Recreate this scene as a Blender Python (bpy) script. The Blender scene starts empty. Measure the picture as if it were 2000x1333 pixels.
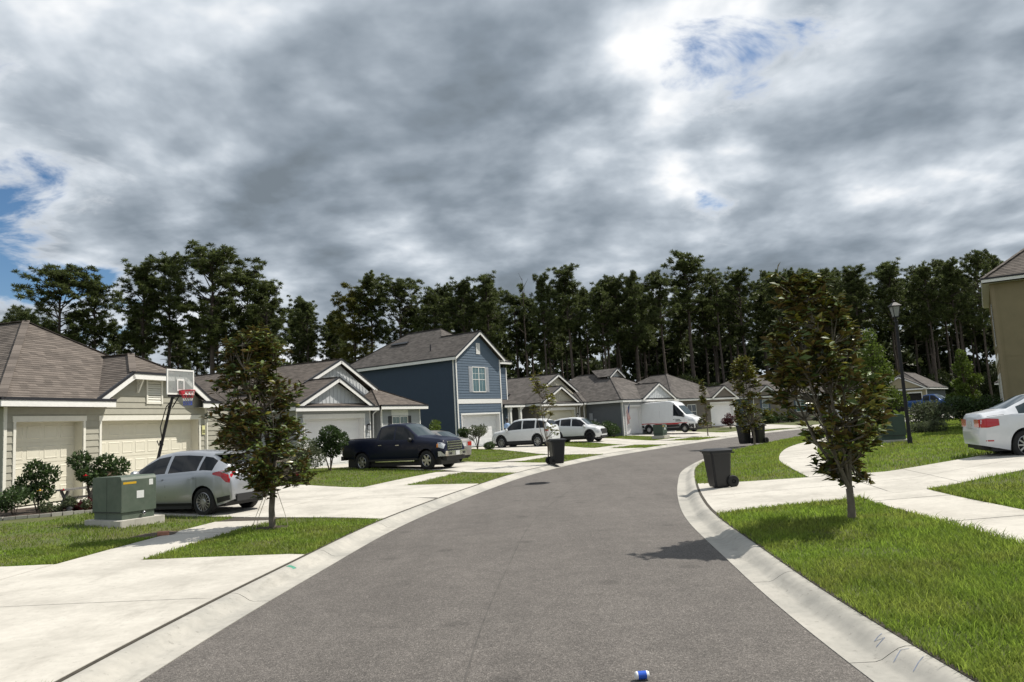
import bpy, math, random
import numpy as np
from mathutils import Vector, Matrix
R = math.radians
random.seed(7)
rng = np.random.default_rng(7)
SC = bpy.context.scene
COL = SC.collection

# ------------------------------------------------------------------ camera
cam_d = bpy.data.cameras.new('camera'); cam = bpy.data.objects.new('camera', cam_d); COL.objects.link(cam)
cam_d.sensor_width = 36.0; cam_d.lens = 36.0 * 1436 / 2000; cam_d.clip_start = 0.05; cam_d.clip_end = 3000
cam.matrix_world = Matrix.Translation((0, 0, 2.0)) @ Matrix.Rotation(R(90 + 6.446), 4, 'X') @ Matrix.Rotation(R(-3.21), 4, 'Z')
SC.camera = cam

# ------------------------------------------------------------------ exposure, sun, sky
SC.view_settings.view_transform = 'Standard'; SC.view_settings.look = 'None'
SC.view_settings.exposure = 0.12; SC.view_settings.gamma = 1.0
SC.cycles.use_denoising = True
SC.cycles.max_bounces = 6; SC.cycles.diffuse_bounces = 3; SC.cycles.glossy_bounces = 3
SC.cycles.transparent_max_bounces = 8; SC.cycles.transmission_bounces = 4; SC.cycles.caustics_reflective = False; SC.cycles.caustics_refractive = False
SUN = Vector((2.65, 1.12, 3.9)).normalized()
sun_d = bpy.data.lights.new('sun', 'SUN'); sun_d.energy = 5.0; sun_d.angle = R(0.6); sun_d.color = (1.0, 0.945, 0.86)
sun = bpy.data.objects.new('sun', sun_d); COL.objects.link(sun)
sun.rotation_euler = SUN.to_track_quat('Z', 'Y').to_euler()

world = bpy.data.worlds.new('World'); SC.world = world; world.use_nodes = True
wt = world.node_tree; wn = wt.nodes; wl = wt.links
for n in list(wn): wn.remove(n)
def wnode(t, **kw):
    n = wn.new(t)
    for k, v in kw.items(): setattr(n, k, v)
    return n
def wmath(op, a, b=None, c=None, clamp=False):
    n = wnode('ShaderNodeMath', operation=op); n.use_clamp = clamp
    for i, s in enumerate((a, b, c)):
        if s is None: continue
        if isinstance(s, (int, float)): n.inputs[i].default_value = s
        else: wl.new(s, n.inputs[i])
    return n.outputs[0]
def wmaprange(v, a, b, c, d, smooth=True):
    n = wnode('ShaderNodeMapRange'); n.interpolation_type = 'SMOOTHSTEP' if smooth else 'LINEAR'
    wl.new(v, n.inputs[0])
    for i, s in enumerate((a, b, c, d)): n.inputs[i + 1].default_value = s
    return n.outputs[0]
def wmix(f, a, b):
    n = wnode('ShaderNodeMix', data_type='RGBA')
    wl.new(f, n.inputs[0])
    for i, s in ((6, a), (7, b)):
        if isinstance(s, tuple): n.inputs[i].default_value = (*s, 1)
        else: wl.new(s, n.inputs[i])
    return n.outputs[2]
tc = wnode('ShaderNodeTexCoord'); sep = wnode('ShaderNodeSeparateXYZ'); wl.new(tc.outputs['Generated'], sep.inputs[0])
sx, sy, sz = sep.outputs
zc = wmath('ADD', wmath('MAXIMUM', sz, 0.0), 0.26)          # flat cloud deck seen in perspective
px = wmath('DIVIDE', sx, zc); py = wmath('DIVIDE', sy, zc)
cmb = wnode('ShaderNodeCombineXYZ'); wl.new(px, cmb.inputs[0]); wl.new(py, cmb.inputs[1])
def wnoise(scale, detail, rough, loc, sc=(1, 1, 1), dist=0.0, rot=0.0, lac=2.0):
    m = wnode('ShaderNodeMapping'); wl.new(cmb.outputs[0], m.inputs[0]); m.inputs[1].default_value = loc; m.inputs[3].default_value = sc
    m.inputs[2].default_value = (0, 0, rot)
    n = wnode('ShaderNodeTexNoise'); wl.new(m.outputs[0], n.inputs['Vector'])
    n.inputs['Scale'].default_value = scale; n.inputs['Detail'].default_value = detail; n.inputs['Roughness'].default_value = rough
    n.inputs['Distortion'].default_value = dist; n.inputs['Lacunarity'].default_value = lac
    return n.outputs[0]
def wblob(az, el, size, amp):          # soft spot in the cloud cover around one direction
    d = (math.sin(R(az)) * math.cos(R(el)), math.cos(R(az)) * math.cos(R(el)), math.sin(R(el)))
    v = wnode('ShaderNodeVectorMath', operation='DOT_PRODUCT'); wl.new(tc.outputs['Generated'], v.inputs[0]); v.inputs[1].default_value = d
    return wmath('MULTIPLY', wmaprange(v.outputs['Value'], math.cos(R(size)), 1.0, 0.0, 1.0), amp)
nishita = wnode('ShaderNodeTexSky', sky_type='NISHITA'); nishita.sun_disc = False
nishita.sun_elevation = math.asin(SUN.z); nishita.sun_rotation = math.atan2(SUN.x, SUN.y)
nishita.air_density = 1.0; nishita.ozone_density = 3.0; nishita.dust_density = 0.0
blue = wnode('ShaderNodeVectorMath', operation='SCALE'); wl.new(nishita.outputs[0], blue.inputs[0]); blue.inputs['Scale'].default_value = 0.088
hs = wnode('ShaderNodeHueSaturation'); hs.inputs['Saturation'].default_value = 1.15; wl.new(blue.outputs[0], hs.inputs['Color'])
# thickness of the deck, and again a step towards the sun: the difference lights the rims of the lumps
TH = []
for dx, dy in ((0, 0), (.075, .035)):
    l1 = wnoise(1.65, 6.0, 0.52, (3.3 + dx, 1.7 + dy, 0), (1, 1, 1), 0.15); l2 = wnoise(5.5, 3.5, 0.5, (8.3 + dx, 4.4 + dy, 0), (1, 1, 1), 0.2)
    TH.append(wmath('ADD', wmath('MULTIPLY', l1, 0.80), wmath('MULTIPLY', l2, 0.20)))
rim = wmath('SUBTRACT', TH[0], TH[1])
big = wnoise(0.8, 2.0, 0.45, (1.2, 6.6, 0), (0.8, 1.3, 1), 0.2, 0.5)
edge = wnoise(4.5, 6.0, 0.62, (1.9, 7.4, 0), (1, 1.1, 1), 0.5)
cover = wmath('ADD', wmath('MULTIPLY', TH[0], 0.6), wmath('MULTIPLY', edge, 0.4))
for b in ((-36, 9, 11, -0.11), (-33, 15, 7, -0.05), (-25, 8.5, 4, -0.06), (17, 23.5, 6, -0.058), (11.5, 23, 4, -0.05), (27, 25.5, 5, -0.055), (-12, 22, 24, 0.10), (10, 12, 18, 0.08), (35, 12, 20, 0.10)):
    cover = wmath('ADD', cover, wblob(*b))
cover = wmath('ADD', cover, wmaprange(sz, 0.05, 0.14, 0.16, 0.0))
alpha = wmaprange(cover, 0.365, 0.455, 0.0, 1.0)
lum = wmath('ADD', wmath('ADD', wmath('MULTIPLY', TH[0], 0.62), wmath('MULTIPLY', big, 0.38)), wmath('MULTIPLY', rim, -1.2))
for b in ((-16, 24, 20, 0.012), (27, 17, 8, 0.055), (17, 16, 9, 0.055), (5, 13, 9, 0.03), (36, 22, 8, 0.05), (22, 24, 13, -0.06), (11, 24, 8, -0.04), (8, 33, 10, -0.03), (-27, 14, 8, -0.04), (-21, 9, 8, -.03), (30, 11, 6, -0.03)):
    lum = wmath('ADD', lum, wblob(*b))
ramp = wnode('ShaderNodeValToRGB'); wl.new(lum, ramp.inputs[0])
els = ramp.color_ramp.elements
els[0].position = 0.375; els[0].color = (0.93, 0.94, 0.95, 1); els[1].position = 0.66; els[1].color = (0.18, 0.215, 0.25, 1)
for p_, c_ in ((0.43, (0.65, 0.70, 0.755)), (0.485, (0.455, 0.51, 0.57)), (0.54, (0.328, 0.378, 0.434)), (0.60, (0.235, 0.28, 0.33))):
    e = els.new(p_); e.color = (*c_, 1)
ragged = wmix(wmaprange(cover, 0.37, 0.50, 0.9, 0.0), ramp.outputs[0], (0.84, 0.87, 0.91))
low = wmix(wmaprange(sz, 0.0, 0.2, 0.5, 0.0), ragged, (0.53, 0.575, 0.61))
skycol = wmix(alpha, hs.outputs[0], low)
bg = wnode('ShaderNodeBackground'); wl.new(skycol, bg.inputs[0]); bg.inputs[1].default_value = 1.0
wo = wnode('ShaderNodeOutputWorld'); wl.new(bg.outputs[0], wo.inputs[0])

# ------------------------------------------------------------------ materials
def mat(name, color, rough=0.6, var=0.0, vscale=6.0, bump=0.0, bscale=40.0, metallic=0.0, spec=0.5, coat=0.0, color2=None, c2scale=1.5, c2amt=0.5, rand=0.0, transl=0.0):
    """procedural principled material: base colour, two scales of colour variation, fine relief"""
    m = bpy.data.materials.new(name); m.use_nodes = True
    nt = m.node_tree; N = nt.nodes; Lk = nt.links; b = N['Principled BSDF']
    b.inputs['Roughness'].default_value = rough; b.inputs['Metallic'].default_value = metallic
    b.inputs['Specular IOR Level'].default_value = spec; b.inputs['Coat Weight'].default_value = coat; b.inputs['Coat Roughness'].default_value = 0.03
    b.inputs['Base Color'].default_value = (*color, 1)
    out = None
    def rgb(c):
        n = N.new('ShaderNodeRGB'); n.outputs[0].default_value = (*c, 1); return n.outputs[0]
    geo = N.new('ShaderNodeNewGeometry')
    def noise(scale, detail=6.0, rough_=0.6):
        n = N.new('ShaderNodeTexNoise'); n.inputs['Scale'].default_value = scale; n.inputs['Detail'].default_value = detail; n.inputs['Roughness'].default_value = rough_
        Lk.new(geo.outputs['Position'], n.inputs['Vector']); return n.outputs[0]
    def mx(f, a, bb, mode='MIX'):
        n = N.new('ShaderNodeMix'); n.data_type = 'RGBA'; n.blend_type = mode
        if isinstance(f, float): n.inputs[0].default_value = f
        else: Lk.new(f, n.inputs[0])
        Lk.new(a, n.inputs[6]); Lk.new(bb, n.inputs[7]); return n.outputs[2]
    def mr(v, a, bb, c, d):
        n = N.new('ShaderNodeMapRange'); Lk.new(v, n.inputs[0])
        for i, s in enumerate((a, bb, c, d)): n.inputs[i + 1].default_value = s
        return n.outputs[0]
    cur = rgb(color)
    if color2 is not None:
        cur = mx(mr(noise(c2scale), 0.42, 0.62, 0.0, c2amt), cur, rgb(color2)); out = cur
    if var > 0:
        cur = mx(1.0, cur, _grey(N, Lk, mr(noise(vscale, 8.0), 0.3, 0.7, 1 - var, 1 + var)), 'MULTIPLY'); out = cur
    if rand > 0:
        cur = mx(1.0, cur, _grey(N, Lk, mr(geo.outputs['Random Per Island'], 0, 1, 1 - rand, 1 + rand)), 'MULTIPLY'); out = cur
    if out is not None: Lk.new(out, b.inputs['Base Color'])
    if bump > 0:
        bn = N.new('ShaderNodeBump'); bn.inputs['Strength'].default_value = min(1.0, bump); bn.inputs['Distance'].default_value = 0.01
        Lk.new(noise(bscale, 6.0, 0.65), bn.inputs['Height']); Lk.new(bn.outputs[0], b.inputs['Normal'])
    if transl > 0:
        t = N.new('ShaderNodeBsdfTranslucent'); ms = N.new('ShaderNodeMixShader'); ms.inputs[0].default_value = transl
        if out is not None: Lk.new(out, t.inputs[0])
        else: t.inputs[0].default_value = (*color, 1)
        Lk.new(b.outputs[0], ms.inputs[1]); Lk.new(t.outputs[0], ms.inputs[2]); Lk.new(ms.outputs[0], N['Material Output'].inputs[0])
    return m
def _grey(N, Lk, v):
    n = N.new('ShaderNodeCombineColor')
    for i in range(3): Lk.new(v, n.inputs[i])
    return n.outputs[0]

def asphalt_mat():
    m = bpy.data.materials.new('asphalt'); m.use_nodes = True; N = m.node_tree.nodes; Lk = m.node_tree.links; b = N['Principled BSDF']
    geo = N.new('ShaderNodeNewGeometry')
    v = N.new('ShaderNodeTexVoronoi'); v.inputs['Scale'].default_value = 120; Lk.new(geo.outputs['Position'], v.inputs['Vector'])
    v2 = N.new('ShaderNodeTexVoronoi'); v2.inputs['Scale'].default_value = 38; Lk.new(geo.outputs['Position'], v2.inputs['Vector'])
    n1 = N.new('ShaderNodeTexNoise'); n1.inputs['Scale'].default_value = 0.35; n1.inputs['Detail'].default_value = 5; Lk.new(geo.outputs['Position'], n1.inputs['Vector'])
    n2 = N.new('ShaderNodeTexNoise'); n2.inputs['Scale'].default_value = 3.0; n2.inputs['Detail'].default_value = 6; Lk.new(geo.outputs['Position'], n2.inputs['Vector'])
    r = N.new('ShaderNodeValToRGB'); s = N.new('ShaderNodeSeparateColor'); Lk.new(v.outputs['Color'], s.inputs[0]); Lk.new(s.outputs[0], r.inputs[0])
    e = r.color_ramp.elements; e[0].position = 0.0; e[0].color = (0.070, 0.063, 0.057, 1); e[1].position = 1.0; e[1].color = (0.25, 0.225, 0.20, 1)
    for p_, c_ in ((0.45, (0.104, 0.094, 0.085)), (0.8, (0.142, 0.128, 0.115)), (0.95, (0.19, 0.175, 0.16))):
        k = e.new(p_); k.color = (*c_, 1)
    s2 = N.new('ShaderNodeSeparateColor'); Lk.new(v2.outputs['Color'], s2.inputs[0])
    def mr(src, c, d, a=0.3, bb=0.7):
        n = N.new('ShaderNodeMapRange'); Lk.new(src, n.inputs[0])
        for i, q in enumerate((a, bb, c, d)): n.inputs[i + 1].default_value = q
        return n.outputs[0]
    def mul(a, bb):
        n = N.new('ShaderNodeMix'); n.data_type = 'RGBA'; n.blend_type = 'MULTIPLY'; n.inputs[0].default_value = 1; Lk.new(a, n.inputs[6]); Lk.new(_grey(N, Lk, bb), n.inputs[7]); return n.outputs[2]
    mp = N.new('ShaderNodeMapping'); mp.inputs[3].default_value = (1.6, .07, 1); mp.inputs[2].default_value = (0, 0, -.12); Lk.new(geo.outputs['Position'], mp.inputs[0]); n3 = N.new('ShaderNodeTexNoise'); n3.inputs['Scale'].default_value = 1.0; n3.inputs['Detail'].default_value = 3; Lk.new(mp.outputs[0], n3.inputs['Vector'])
    v3 = N.new('ShaderNodeTexVoronoi'); v3.voronoi_dimensions = '2D'; v3.inputs['Scale'].default_value = .42; v3.inputs['Randomness'].default_value = 1; Lk.new(geo.outputs['Position'], v3.inputs['Vector'])
    c = mul(r.outputs[0], mr(n1.outputs[0], 0.90, 1.10)); c = mul(c, mr(n3.outputs[0], .92, 1.08)); c = mul(c, mr(v3.outputs['Distance'], .72, 1.0, .03, .075)); c = mul(c, mr(n2.outputs[0], 0.9, 1.1)); c = mul(c, mr(s2.outputs[0], 0.85, 1.15, 0, 1))
    Lk.new(c, b.inputs['Base Color']); b.inputs['Roughness'].default_value = 0.82; b.inputs['Specular IOR Level'].default_value = 0.35
    bn = N.new('ShaderNodeBump'); bn.inputs['Strength'].default_value = 0.5; bn.inputs['Distance'].default_value = 0.006
    Lk.new(v.outputs['Distance'], bn.inputs['Height']); Lk.new(bn.outputs[0], b.inputs['Normal'])
    return m
def roof_mat(name, base, var):
    m = bpy.data.materials.new(name); m.use_nodes = True; N = m.node_tree.nodes; Lk = m.node_tree.links; b = N['Principled BSDF']
    uv = N.new('ShaderNodeUVMap'); uv.uv_map = 'uv'
    fl = N.new('ShaderNodeVectorMath'); fl.operation = 'FLOOR'; Lk.new(uv.outputs[0], fl.inputs[0])
    wnz = N.new('ShaderNodeTexWhiteNoise'); wnz.noise_dimensions = '2D'; Lk.new(fl.outputs[0], wnz.inputs['Vector'])
    geo = N.new('ShaderNodeNewGeometry')
    n1 = N.new('ShaderNodeTexNoise'); n1.inputs['Scale'].default_value = 1.2; n1.inputs['Detail'].default_value = 5; Lk.new(geo.outputs['Position'], n1.inputs['Vector'])
    n2 = N.new('ShaderNodeTexNoise'); n2.inputs['Scale'].default_value = 60; n2.inputs['Detail'].default_value = 3; Lk.new(geo.outputs['Position'], n2.inputs['Vector'])
    r = N.new('ShaderNodeValToRGB'); Lk.new(wnz.outputs[0], r.inputs[0])
    e = r.color_ramp.elements; e[0].color = (*[c * (1 - var) for c in base], 1); e[1].color = (*[c * (1 + var) for c in base], 1)
    def mr(src, c, d, a=0.3, bb=0.7):
        n = N.new('ShaderNodeMapRange'); Lk.new(src, n.inputs[0])
        for i, q in enumerate((a, bb, c, d)): n.inputs[i + 1].default_value = q
        return n.outputs[0]
    def mul(a, bb):
        n = N.new('ShaderNodeMix'); n.data_type = 'RGBA'; n.blend_type = 'MULTIPLY'; n.inputs[0].default_value = 1; Lk.new(a, n.inputs[6]); Lk.new(_grey(N, Lk, bb), n.inputs[7]); return n.outputs[2]
    c = mul(mul(r.outputs[0], mr(n1.outputs[0], 0.88, 1.12)), mr(n2.outputs[0], 0.8, 1.2))
    Lk.new(c, b.inputs['Base Color']); b.inputs['Roughness'].default_value = 0.9; b.inputs['Specular IOR Level'].default_value = 0.25
    bn = N.new('ShaderNodeBump'); bn.inputs['Strength'].default_value = 0.35; bn.inputs['Distance'].default_value = 0.004
    Lk.new(n2.outputs[0], bn.inputs['Height']); Lk.new(bn.outputs[0], b.inputs['Normal'])
    return m

M = {}
M['asphalt'] = asphalt_mat()
def concrete_mat(name, base, stain, dark):
    m = bpy.data.materials.new(name); m.use_nodes = True; N = m.node_tree.nodes; Lk = m.node_tree.links; b = N['Principled BSDF']; geo = N.new('ShaderNodeNewGeometry')
    def noise(scale, detail=6.0, ro=.6, sc=(1, 1, 1)):
        mp = N.new('ShaderNodeMapping'); Lk.new(geo.outputs['Position'], mp.inputs[0]); mp.inputs[3].default_value = sc
        n = N.new('ShaderNodeTexNoise'); n.inputs['Scale'].default_value = scale; n.inputs['Detail'].default_value = detail; n.inputs['Roughness'].default_value = ro; Lk.new(mp.outputs[0], n.inputs['Vector']); return n.outputs[0]
    def mr(v, a, bb, c, d):
        n = N.new('ShaderNodeMapRange'); Lk.new(v, n.inputs[0])
        for i, q in enumerate((a, bb, c, d)): n.inputs[i + 1].default_value = q
        return n.outputs[0]
    def mx(f, a, c):
        n = N.new('ShaderNodeMix'); n.data_type = 'RGBA'; Lk.new(f, n.inputs[0])
        for i, q in ((6, a), (7, c)):
            if isinstance(q, tuple): n.inputs[i].default_value = (*q, 1)
            else: Lk.new(q, n.inputs[i])
        return n.outputs[2]
    def mul(a, v):
        n = N.new('ShaderNodeMix'); n.data_type = 'RGBA'; n.blend_type = 'MULTIPLY'; n.inputs[0].default_value = 1; Lk.new(a, n.inputs[6]); Lk.new(_grey(N, Lk, v), n.inputs[7]); return n.outputs[2]
    c = mx(mr(noise(.7, 9, .65), .42, .62, 0, 1.0), base, stain)
    c = mx(mr(noise(1.9, 9, .72, (1, .35, 1)), .56, .74, 0, .5), c, dark)                 # drifted dirt
    c = mx(mr(noise(16, 5, .65), .60, .72, 0, .6), c, dark)                                 # specks
    c = mul(c, mr(geo.outputs['Random Per Island'], 0, 1, .93, 1.05)); c = mul(c, mr(noise(9, 8), .3, .7, .93, 1.07))
    Lk.new(c, b.inputs['Base Color']); b.inputs['Roughness'].default_value = .85; b.inputs['Specular IOR Level'].default_value = .3
    bn = N.new('ShaderNodeBump'); bn.inputs['Strength'].default_value = .3; bn.inputs['Distance'].default_value = .004; Lk.new(noise(110, 5), bn.inputs['Height']); Lk.new(bn.outputs[0], b.inputs['Normal'])
    return m
M['concrete'] = concrete_mat('concrete', (0.535, 0.507, 0.45), (0.425, 0.402, 0.355), (0.25, 0.23, 0.20))
M['curb'] = concrete_mat('kerb_concrete', (0.42, 0.40, 0.355), (0.31, 0.30, 0.27), (0.16, 0.153, 0.135))
M['old_concrete'] = mat('concrete', (0.50, 0.465, 0.40), 0.85, 0.10, 2.2, 0.25, 90, color2=(0.40, 0.37, 0.315), c2scale=0.8, c2amt=0.55)
M['old_curb'] = mat('curb_concrete', (0.42, 0.40, 0.355), 0.88, 0.22, 5.0, 0.4, 70, color2=(0.27, 0.262, 0.24), c2scale=2.2, c2amt=0.75)
M['joint'] = mat('joint_dirt', (0.05, 0.042, 0.03), 0.95, 0.3, 12)
M['soil'] = mat('soil', (0.07, 0.05, 0.032), 0.95, 0.4, 9, 0.6, 40, color2=(0.13, 0.1, 0.065), c2scale=4)
M['lawn'] = mat('lawn_ground', (0.078, 0.098, 0.022), 0.95, 0.35, 5.0, 0.3, 60, color2=(0.095, 0.085, 0.035), c2scale=0.9, c2amt=0.7)
M['forest_floor'] = mat('forest_floor', (0.05, 0.05, 0.02), 0.95, 0.4, 1.5, 0.5, 20)
M['trim'] = mat('white_trim', (0.78, 0.77, 0.74), 0.5, 0.05, 8)
M['drip'] = mat('dark_drip_edge', (0.018, 0.018, 0.022), 0.45)
M['soffit'] = mat('soffit', (0.62, 0.61, 0.58), 0.7, 0.05, 4)
M['roof_tan'] = roof_mat('brown_grey_shingle', (0.132, 0.112, 0.097), 0.26)
M['roof_grey'] = roof_mat('grey_shingle', (0.106, 0.095, 0.087), 0.26)
M['glass'] = mat('window_glass', (0.015, 0.022, 0.024), 0.04, spec=0.9)
M['glass_green'] = mat('curtained_glass', (0.045, 0.10, 0.075), 0.05, 0.25, 3, spec=0.9)
M['glass_teal'] = mat('blind_glass', (0.065, 0.135, 0.15), 0.06, 0.15, 3, spec=0.9)
M['shutter_dark'] = mat('dark_shutter', (0.02, 0.022, 0.026), 0.5)
M['shutter_grey'] = mat('grey_shutter', (0.36, 0.38, 0.41), 0.5)
M['shutter_blue'] = mat('slate_shutter', (0.075, 0.10, 0.135), 0.5)
M['black_metal'] = mat('black_metal', (0.012, 0.012, 0.014), 0.6, spec=.35)
M['chrome'] = mat('chrome', (0.75, 0.75, 0.75), 0.12, metallic=1.0)
M['alloy'] = mat('alloy', (0.45, 0.45, 0.46), 0.28, metallic=0.9)
M['rubber'] = mat('rubber', (0.014, 0.014, 0.014), 0.8, 0.2, 20)
M['black_plastic'] = mat('black_plastic', (0.018, 0.018, 0.019), 0.55)
M['car_glass'] = mat('tinted_glass', (0.006, 0.008, 0.010), 0.03, spec=.35)
M['car_glass_light'] = mat('windscreen_glass', (0.03, 0.045, 0.05), 0.03, spec=.8)
M['lamp_red'] = mat('tail_lamp_red', (0.42, 0.008, 0.012), 0.12, coat=0.8)
M['lamp_clear'] = mat('head_lamp', (0.55, 0.57, 0.6), 0.08, coat=1.0)
M['lamp_amber'] = mat('amber_lamp', (0.8, 0.25, 0.02), 0.15, coat=1.0)
M['bark'] = mat('bark', (0.10, 0.075, 0.055), 0.95, 0.4, 12, 0.8, 30)
M['bark_pale'] = mat('pale_bark', (0.17, 0.145, 0.115), 0.95, 0.4, 14, 0.8, 40, color2=(0.08, 0.07, 0.05), c2scale=7)
M['pine_bark'] = mat('pine_bark', (0.088, 0.068, 0.056), 0.95, 0.35, 3, 0.6, 12)
M['mulch'] = mat('mulch', (0.045, 0.03, 0.02), 0.95, 0.5, 30, 0.9, 60)

# ------------------------------------------------------------------ mesh helpers
class MB:
    def __init__(s): s.v = []; s.f = []; s.m = []; s.uv = {}
    def add(s, vs, fs, m=0):
        o = len(s.v); s.v.extend([tuple(p) for p in vs])
        for f in fs: s.f.append([i + o for i in f]); s.m.append(m)
        return s
    def box(s, x0, x1, y0, y1, z0, z1, m=0):
        return s.add([(x0, y0, z0), (x1, y0, z0), (x1, y1, z0), (x0, y1, z0), (x0, y0, z1), (x1, y0, z1), (x1, y1, z1), (x0, y1, z1)],
                     [(0, 3, 2, 1), (4, 5, 6, 7), (0, 1, 5, 4), (1, 2, 6, 5), (2, 3, 7, 6), (3, 0, 4, 7)], m)
    def bar(s, a, b, w, h, m=0, up=(0, 0, 1)):
        """box of section w x h along a-b"""
        a = Vector(a); b = Vector(b); d = (b - a).normalized(); up = Vector(up)
        sd = d.cross(up)
        if sd.length < 1e-5: sd = d.cross(Vector((1, 0, 0)))
        sd.normalize(); u = sd.cross(d).normalized(); sd *= w / 2; u *= h / 2
        return s.add([a - sd - u, a + sd - u, a + sd + u, a - sd + u, b - sd - u, b + sd - u, b + sd + u, b - sd + u],
                     [(0, 1, 2, 3), (7, 6, 5, 4), (0, 4, 5, 1), (1, 5, 6, 2), (2, 6, 7, 3), (3, 7, 4, 0)], m)
    def tube(s, pts, r, n=8, m=0, cap=True):
        pts = [Vector(p) for p in pts]; k = len(pts)
        rs = r if isinstance(r, (list, tuple)) else [r] * k
        o = len(s.v); prev = None
        for i, p in enumerate(pts):
            d = (pts[min(i + 1, k - 1)] - pts[max(i - 1, 0)])
            d = d.normalized() if d.length > 1e-9 else Vector((0, 0, 1))
            if prev is None:
                a = d.cross(Vector((0, 0, 1)))
                if a.length < 1e-3: a = d.cross(Vector((1, 0, 0)))
            else:
                a = prev - d * prev.dot(d)
                if a.length < 1e-4: a = d.cross(Vector((1, 0, 0)))
            a.normalize(); prev = a; b = d.cross(a)
            for j in range(n):
                t = 2 * math.pi * j / n; s.v.append(tuple(p + (a * math.cos(t) + b * math.sin(t)) * rs[i]))
        for i in range(k - 1):
            for j in range(n):
                s.f.append([o + i * n + j, o + i * n + (j + 1) % n, o + (i + 1) * n + (j + 1) % n, o + (i + 1) * n + j]); s.m.append(m)
        if cap:
            s.f.append([o + j for j in range(n)][::-1]); s.m.append(m); s.f.append([o + (k - 1) * n + j for j in range(n)]); s.m.append(m)
        return s
    def lathe(s, prof, n=24, c=(0, 0, 0), axis='z', m=0):
        """prof: list of (radius, height along axis)"""
        o = len(s.v); k = len(prof)
        for r_, h in prof:
            for j in range(n):
                t = 2 * math.pi * j / n; x, y = r_ * math.cos(t), r_ * math.sin(t)
                p = {'z': (x, y, h), 'y': (x, h, y), 'x': (h, x, y)}[axis]
                s.v.append((c[0] + p[0], c[1] + p[1], c[2] + p[2]))
        for i in range(k - 1):
            for j in range(n):
                s.f.append([o + i * n + j, o + i * n + (j + 1) % n, o + (i + 1) * n + (j + 1) % n, o + (i + 1) * n + j]); s.m.append(m)
        return s
    def poly(s, pts, m=0): return s.add(pts, [list(range(len(pts)))], m)
    def prism(s, pts, off, m=0):
        """closed solid: polygon pts (3D) swept by vector off"""
        n = len(pts); off = Vector(off); a = [Vector(p) for p in pts]
        return s.add(a + [p + off for p in a], [list(range(n))[::-1], [n + i for i in range(n)]] + [[i, (i + 1) % n, n + (i + 1) % n, n + i] for i in range(n)], m)
    def build(s, name, mats, parent=None, smooth=0, loc=None):
        me = bpy.data.meshes.new(name); me.from_pydata(s.v, [], s.f)
        for m in (mats if isinstance(mats, (list, tuple)) else [mats]): me.materials.append(M[m] if isinstance(m, str) else m)
        if any(s.m): me.polygons.foreach_set('material_index', s.m)
        if smooth:
            me.polygons.foreach_set('use_smooth', [True] * len(me.polygons)); me.set_sharp_from_angle(angle=R(smooth))
        me.update()
        return link(name, me, parent, loc)
def link(name, me, parent=None, loc=None):
    o = bpy.data.objects.new(name, me); COL.objects.link(o)
    if parent is not None: o.parent = parent
    if loc is not None: o.location = loc
    return o
def empty(name, loc=(0, 0, 0), rz=0.0, sc=(1, 1, 1)):
    o = bpy.data.objects.new(name, None); COL.objects.link(o); o.location = loc; o.rotation_euler = (0, 0, rz); o.scale = sc
    o.empty_display_size = 0.2
    return o
def tag(o, label=None, cat=None, group=None, kind=None):
    if label: o['label'] = label
    if cat: o['category'] = cat
    if group: o['group'] = group
    if kind: o['kind'] = kind
    return o
def copy_tree(o, parent=None):
    c = o.copy(); COL.objects.link(c)
    if parent is not None: c.parent = parent
    for ch in list(o.children): copy_tree(ch, c)
    return c
ZS = 1.22            # storey heights of this street run about a fifth over standard

# ------------------------------------------------------------------ road alignment and terrain
def catmull(P, step=0.5):
    P = [np.array(p, float) for p in P]; out = []
    for i in range(1, len(P) - 2):
        p0, p1, p2, p3 = P[i - 1], P[i], P[i + 1], P[i + 2]; n = max(2, int(np.linalg.norm(p2 - p1) / step))
        for k in range(n):
            t = k / n
            out.append(0.5 * ((2 * p1) + (-p0 + p2) * t + (2 * p0 - 5 * p1 + 4 * p2 - p3) * t * t + (-p0 + 3 * p1 - 3 * p2 + p3) * t ** 3))
    out.append(P[-2]); return np.array(out)
CL = catmull([(-.6, -40), (-.55, -25), (-.5, -10), (-.47, 0), (-.42, 6.3), (-.12, 10.8), (.42, 15.9), (1.8, 22.7), (3.5, 29), (6.9, 37.2), (11.4, 44.8), (16.2, 52.2), (21.2, 59.4), (27.3, 66.6), (35.5, 72.6), (46, 77), (62, 81), (90, 85), (120, 88)])
TAN = np.gradient(CL, axis=0); TAN /= np.linalg.norm(TAN, axis=1)[:, None]
NOR = np.stack([TAN[:, 1], -TAN[:, 0]], 1)          # to the right of travel
SARC = np.concatenate([[0], np.cumsum(np.linalg.norm(np.diff(CL, axis=0), axis=1))])
HW, CW = 2.92, 0.50
def lateral(x, y):
    x = np.atleast_1d(np.asarray(x, float)); y = np.atleast_1d(np.asarray(y, float)); lat = np.empty(len(x))
    for a in range(0, len(x), 20000):
        d = (x[a:a + 20000, None] - CL[None, :, 0]) ** 2 + (y[a:a + 20000, None] - CL[None, :, 1]) ** 2
        i = d.argmin(1); dx = x[a:a + 20000] - CL[i, 0]; dy = y[a:a + 20000] - CL[i, 1]
        sgn = np.sign(dx * NOR[i, 0] + dy * NOR[i, 1]); lat[a:a + 20000] = sgn * np.sqrt(d[np.arange(len(i)), i])
    return lat
def zt_arr(x, y):
    lat = lateral(x, y); d = np.maximum(np.abs(lat) - HW - CW, 0)
    return 0.105 + np.where(lat < 0, np.minimum(np.minimum(d, 5) * 0.006 + np.maximum(d - 5, 0) * .035, 0.21), np.minimum(d * 0.040, 0.36))
def zt(x, y): return float(zt_arr([x], [y])[0])
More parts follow.
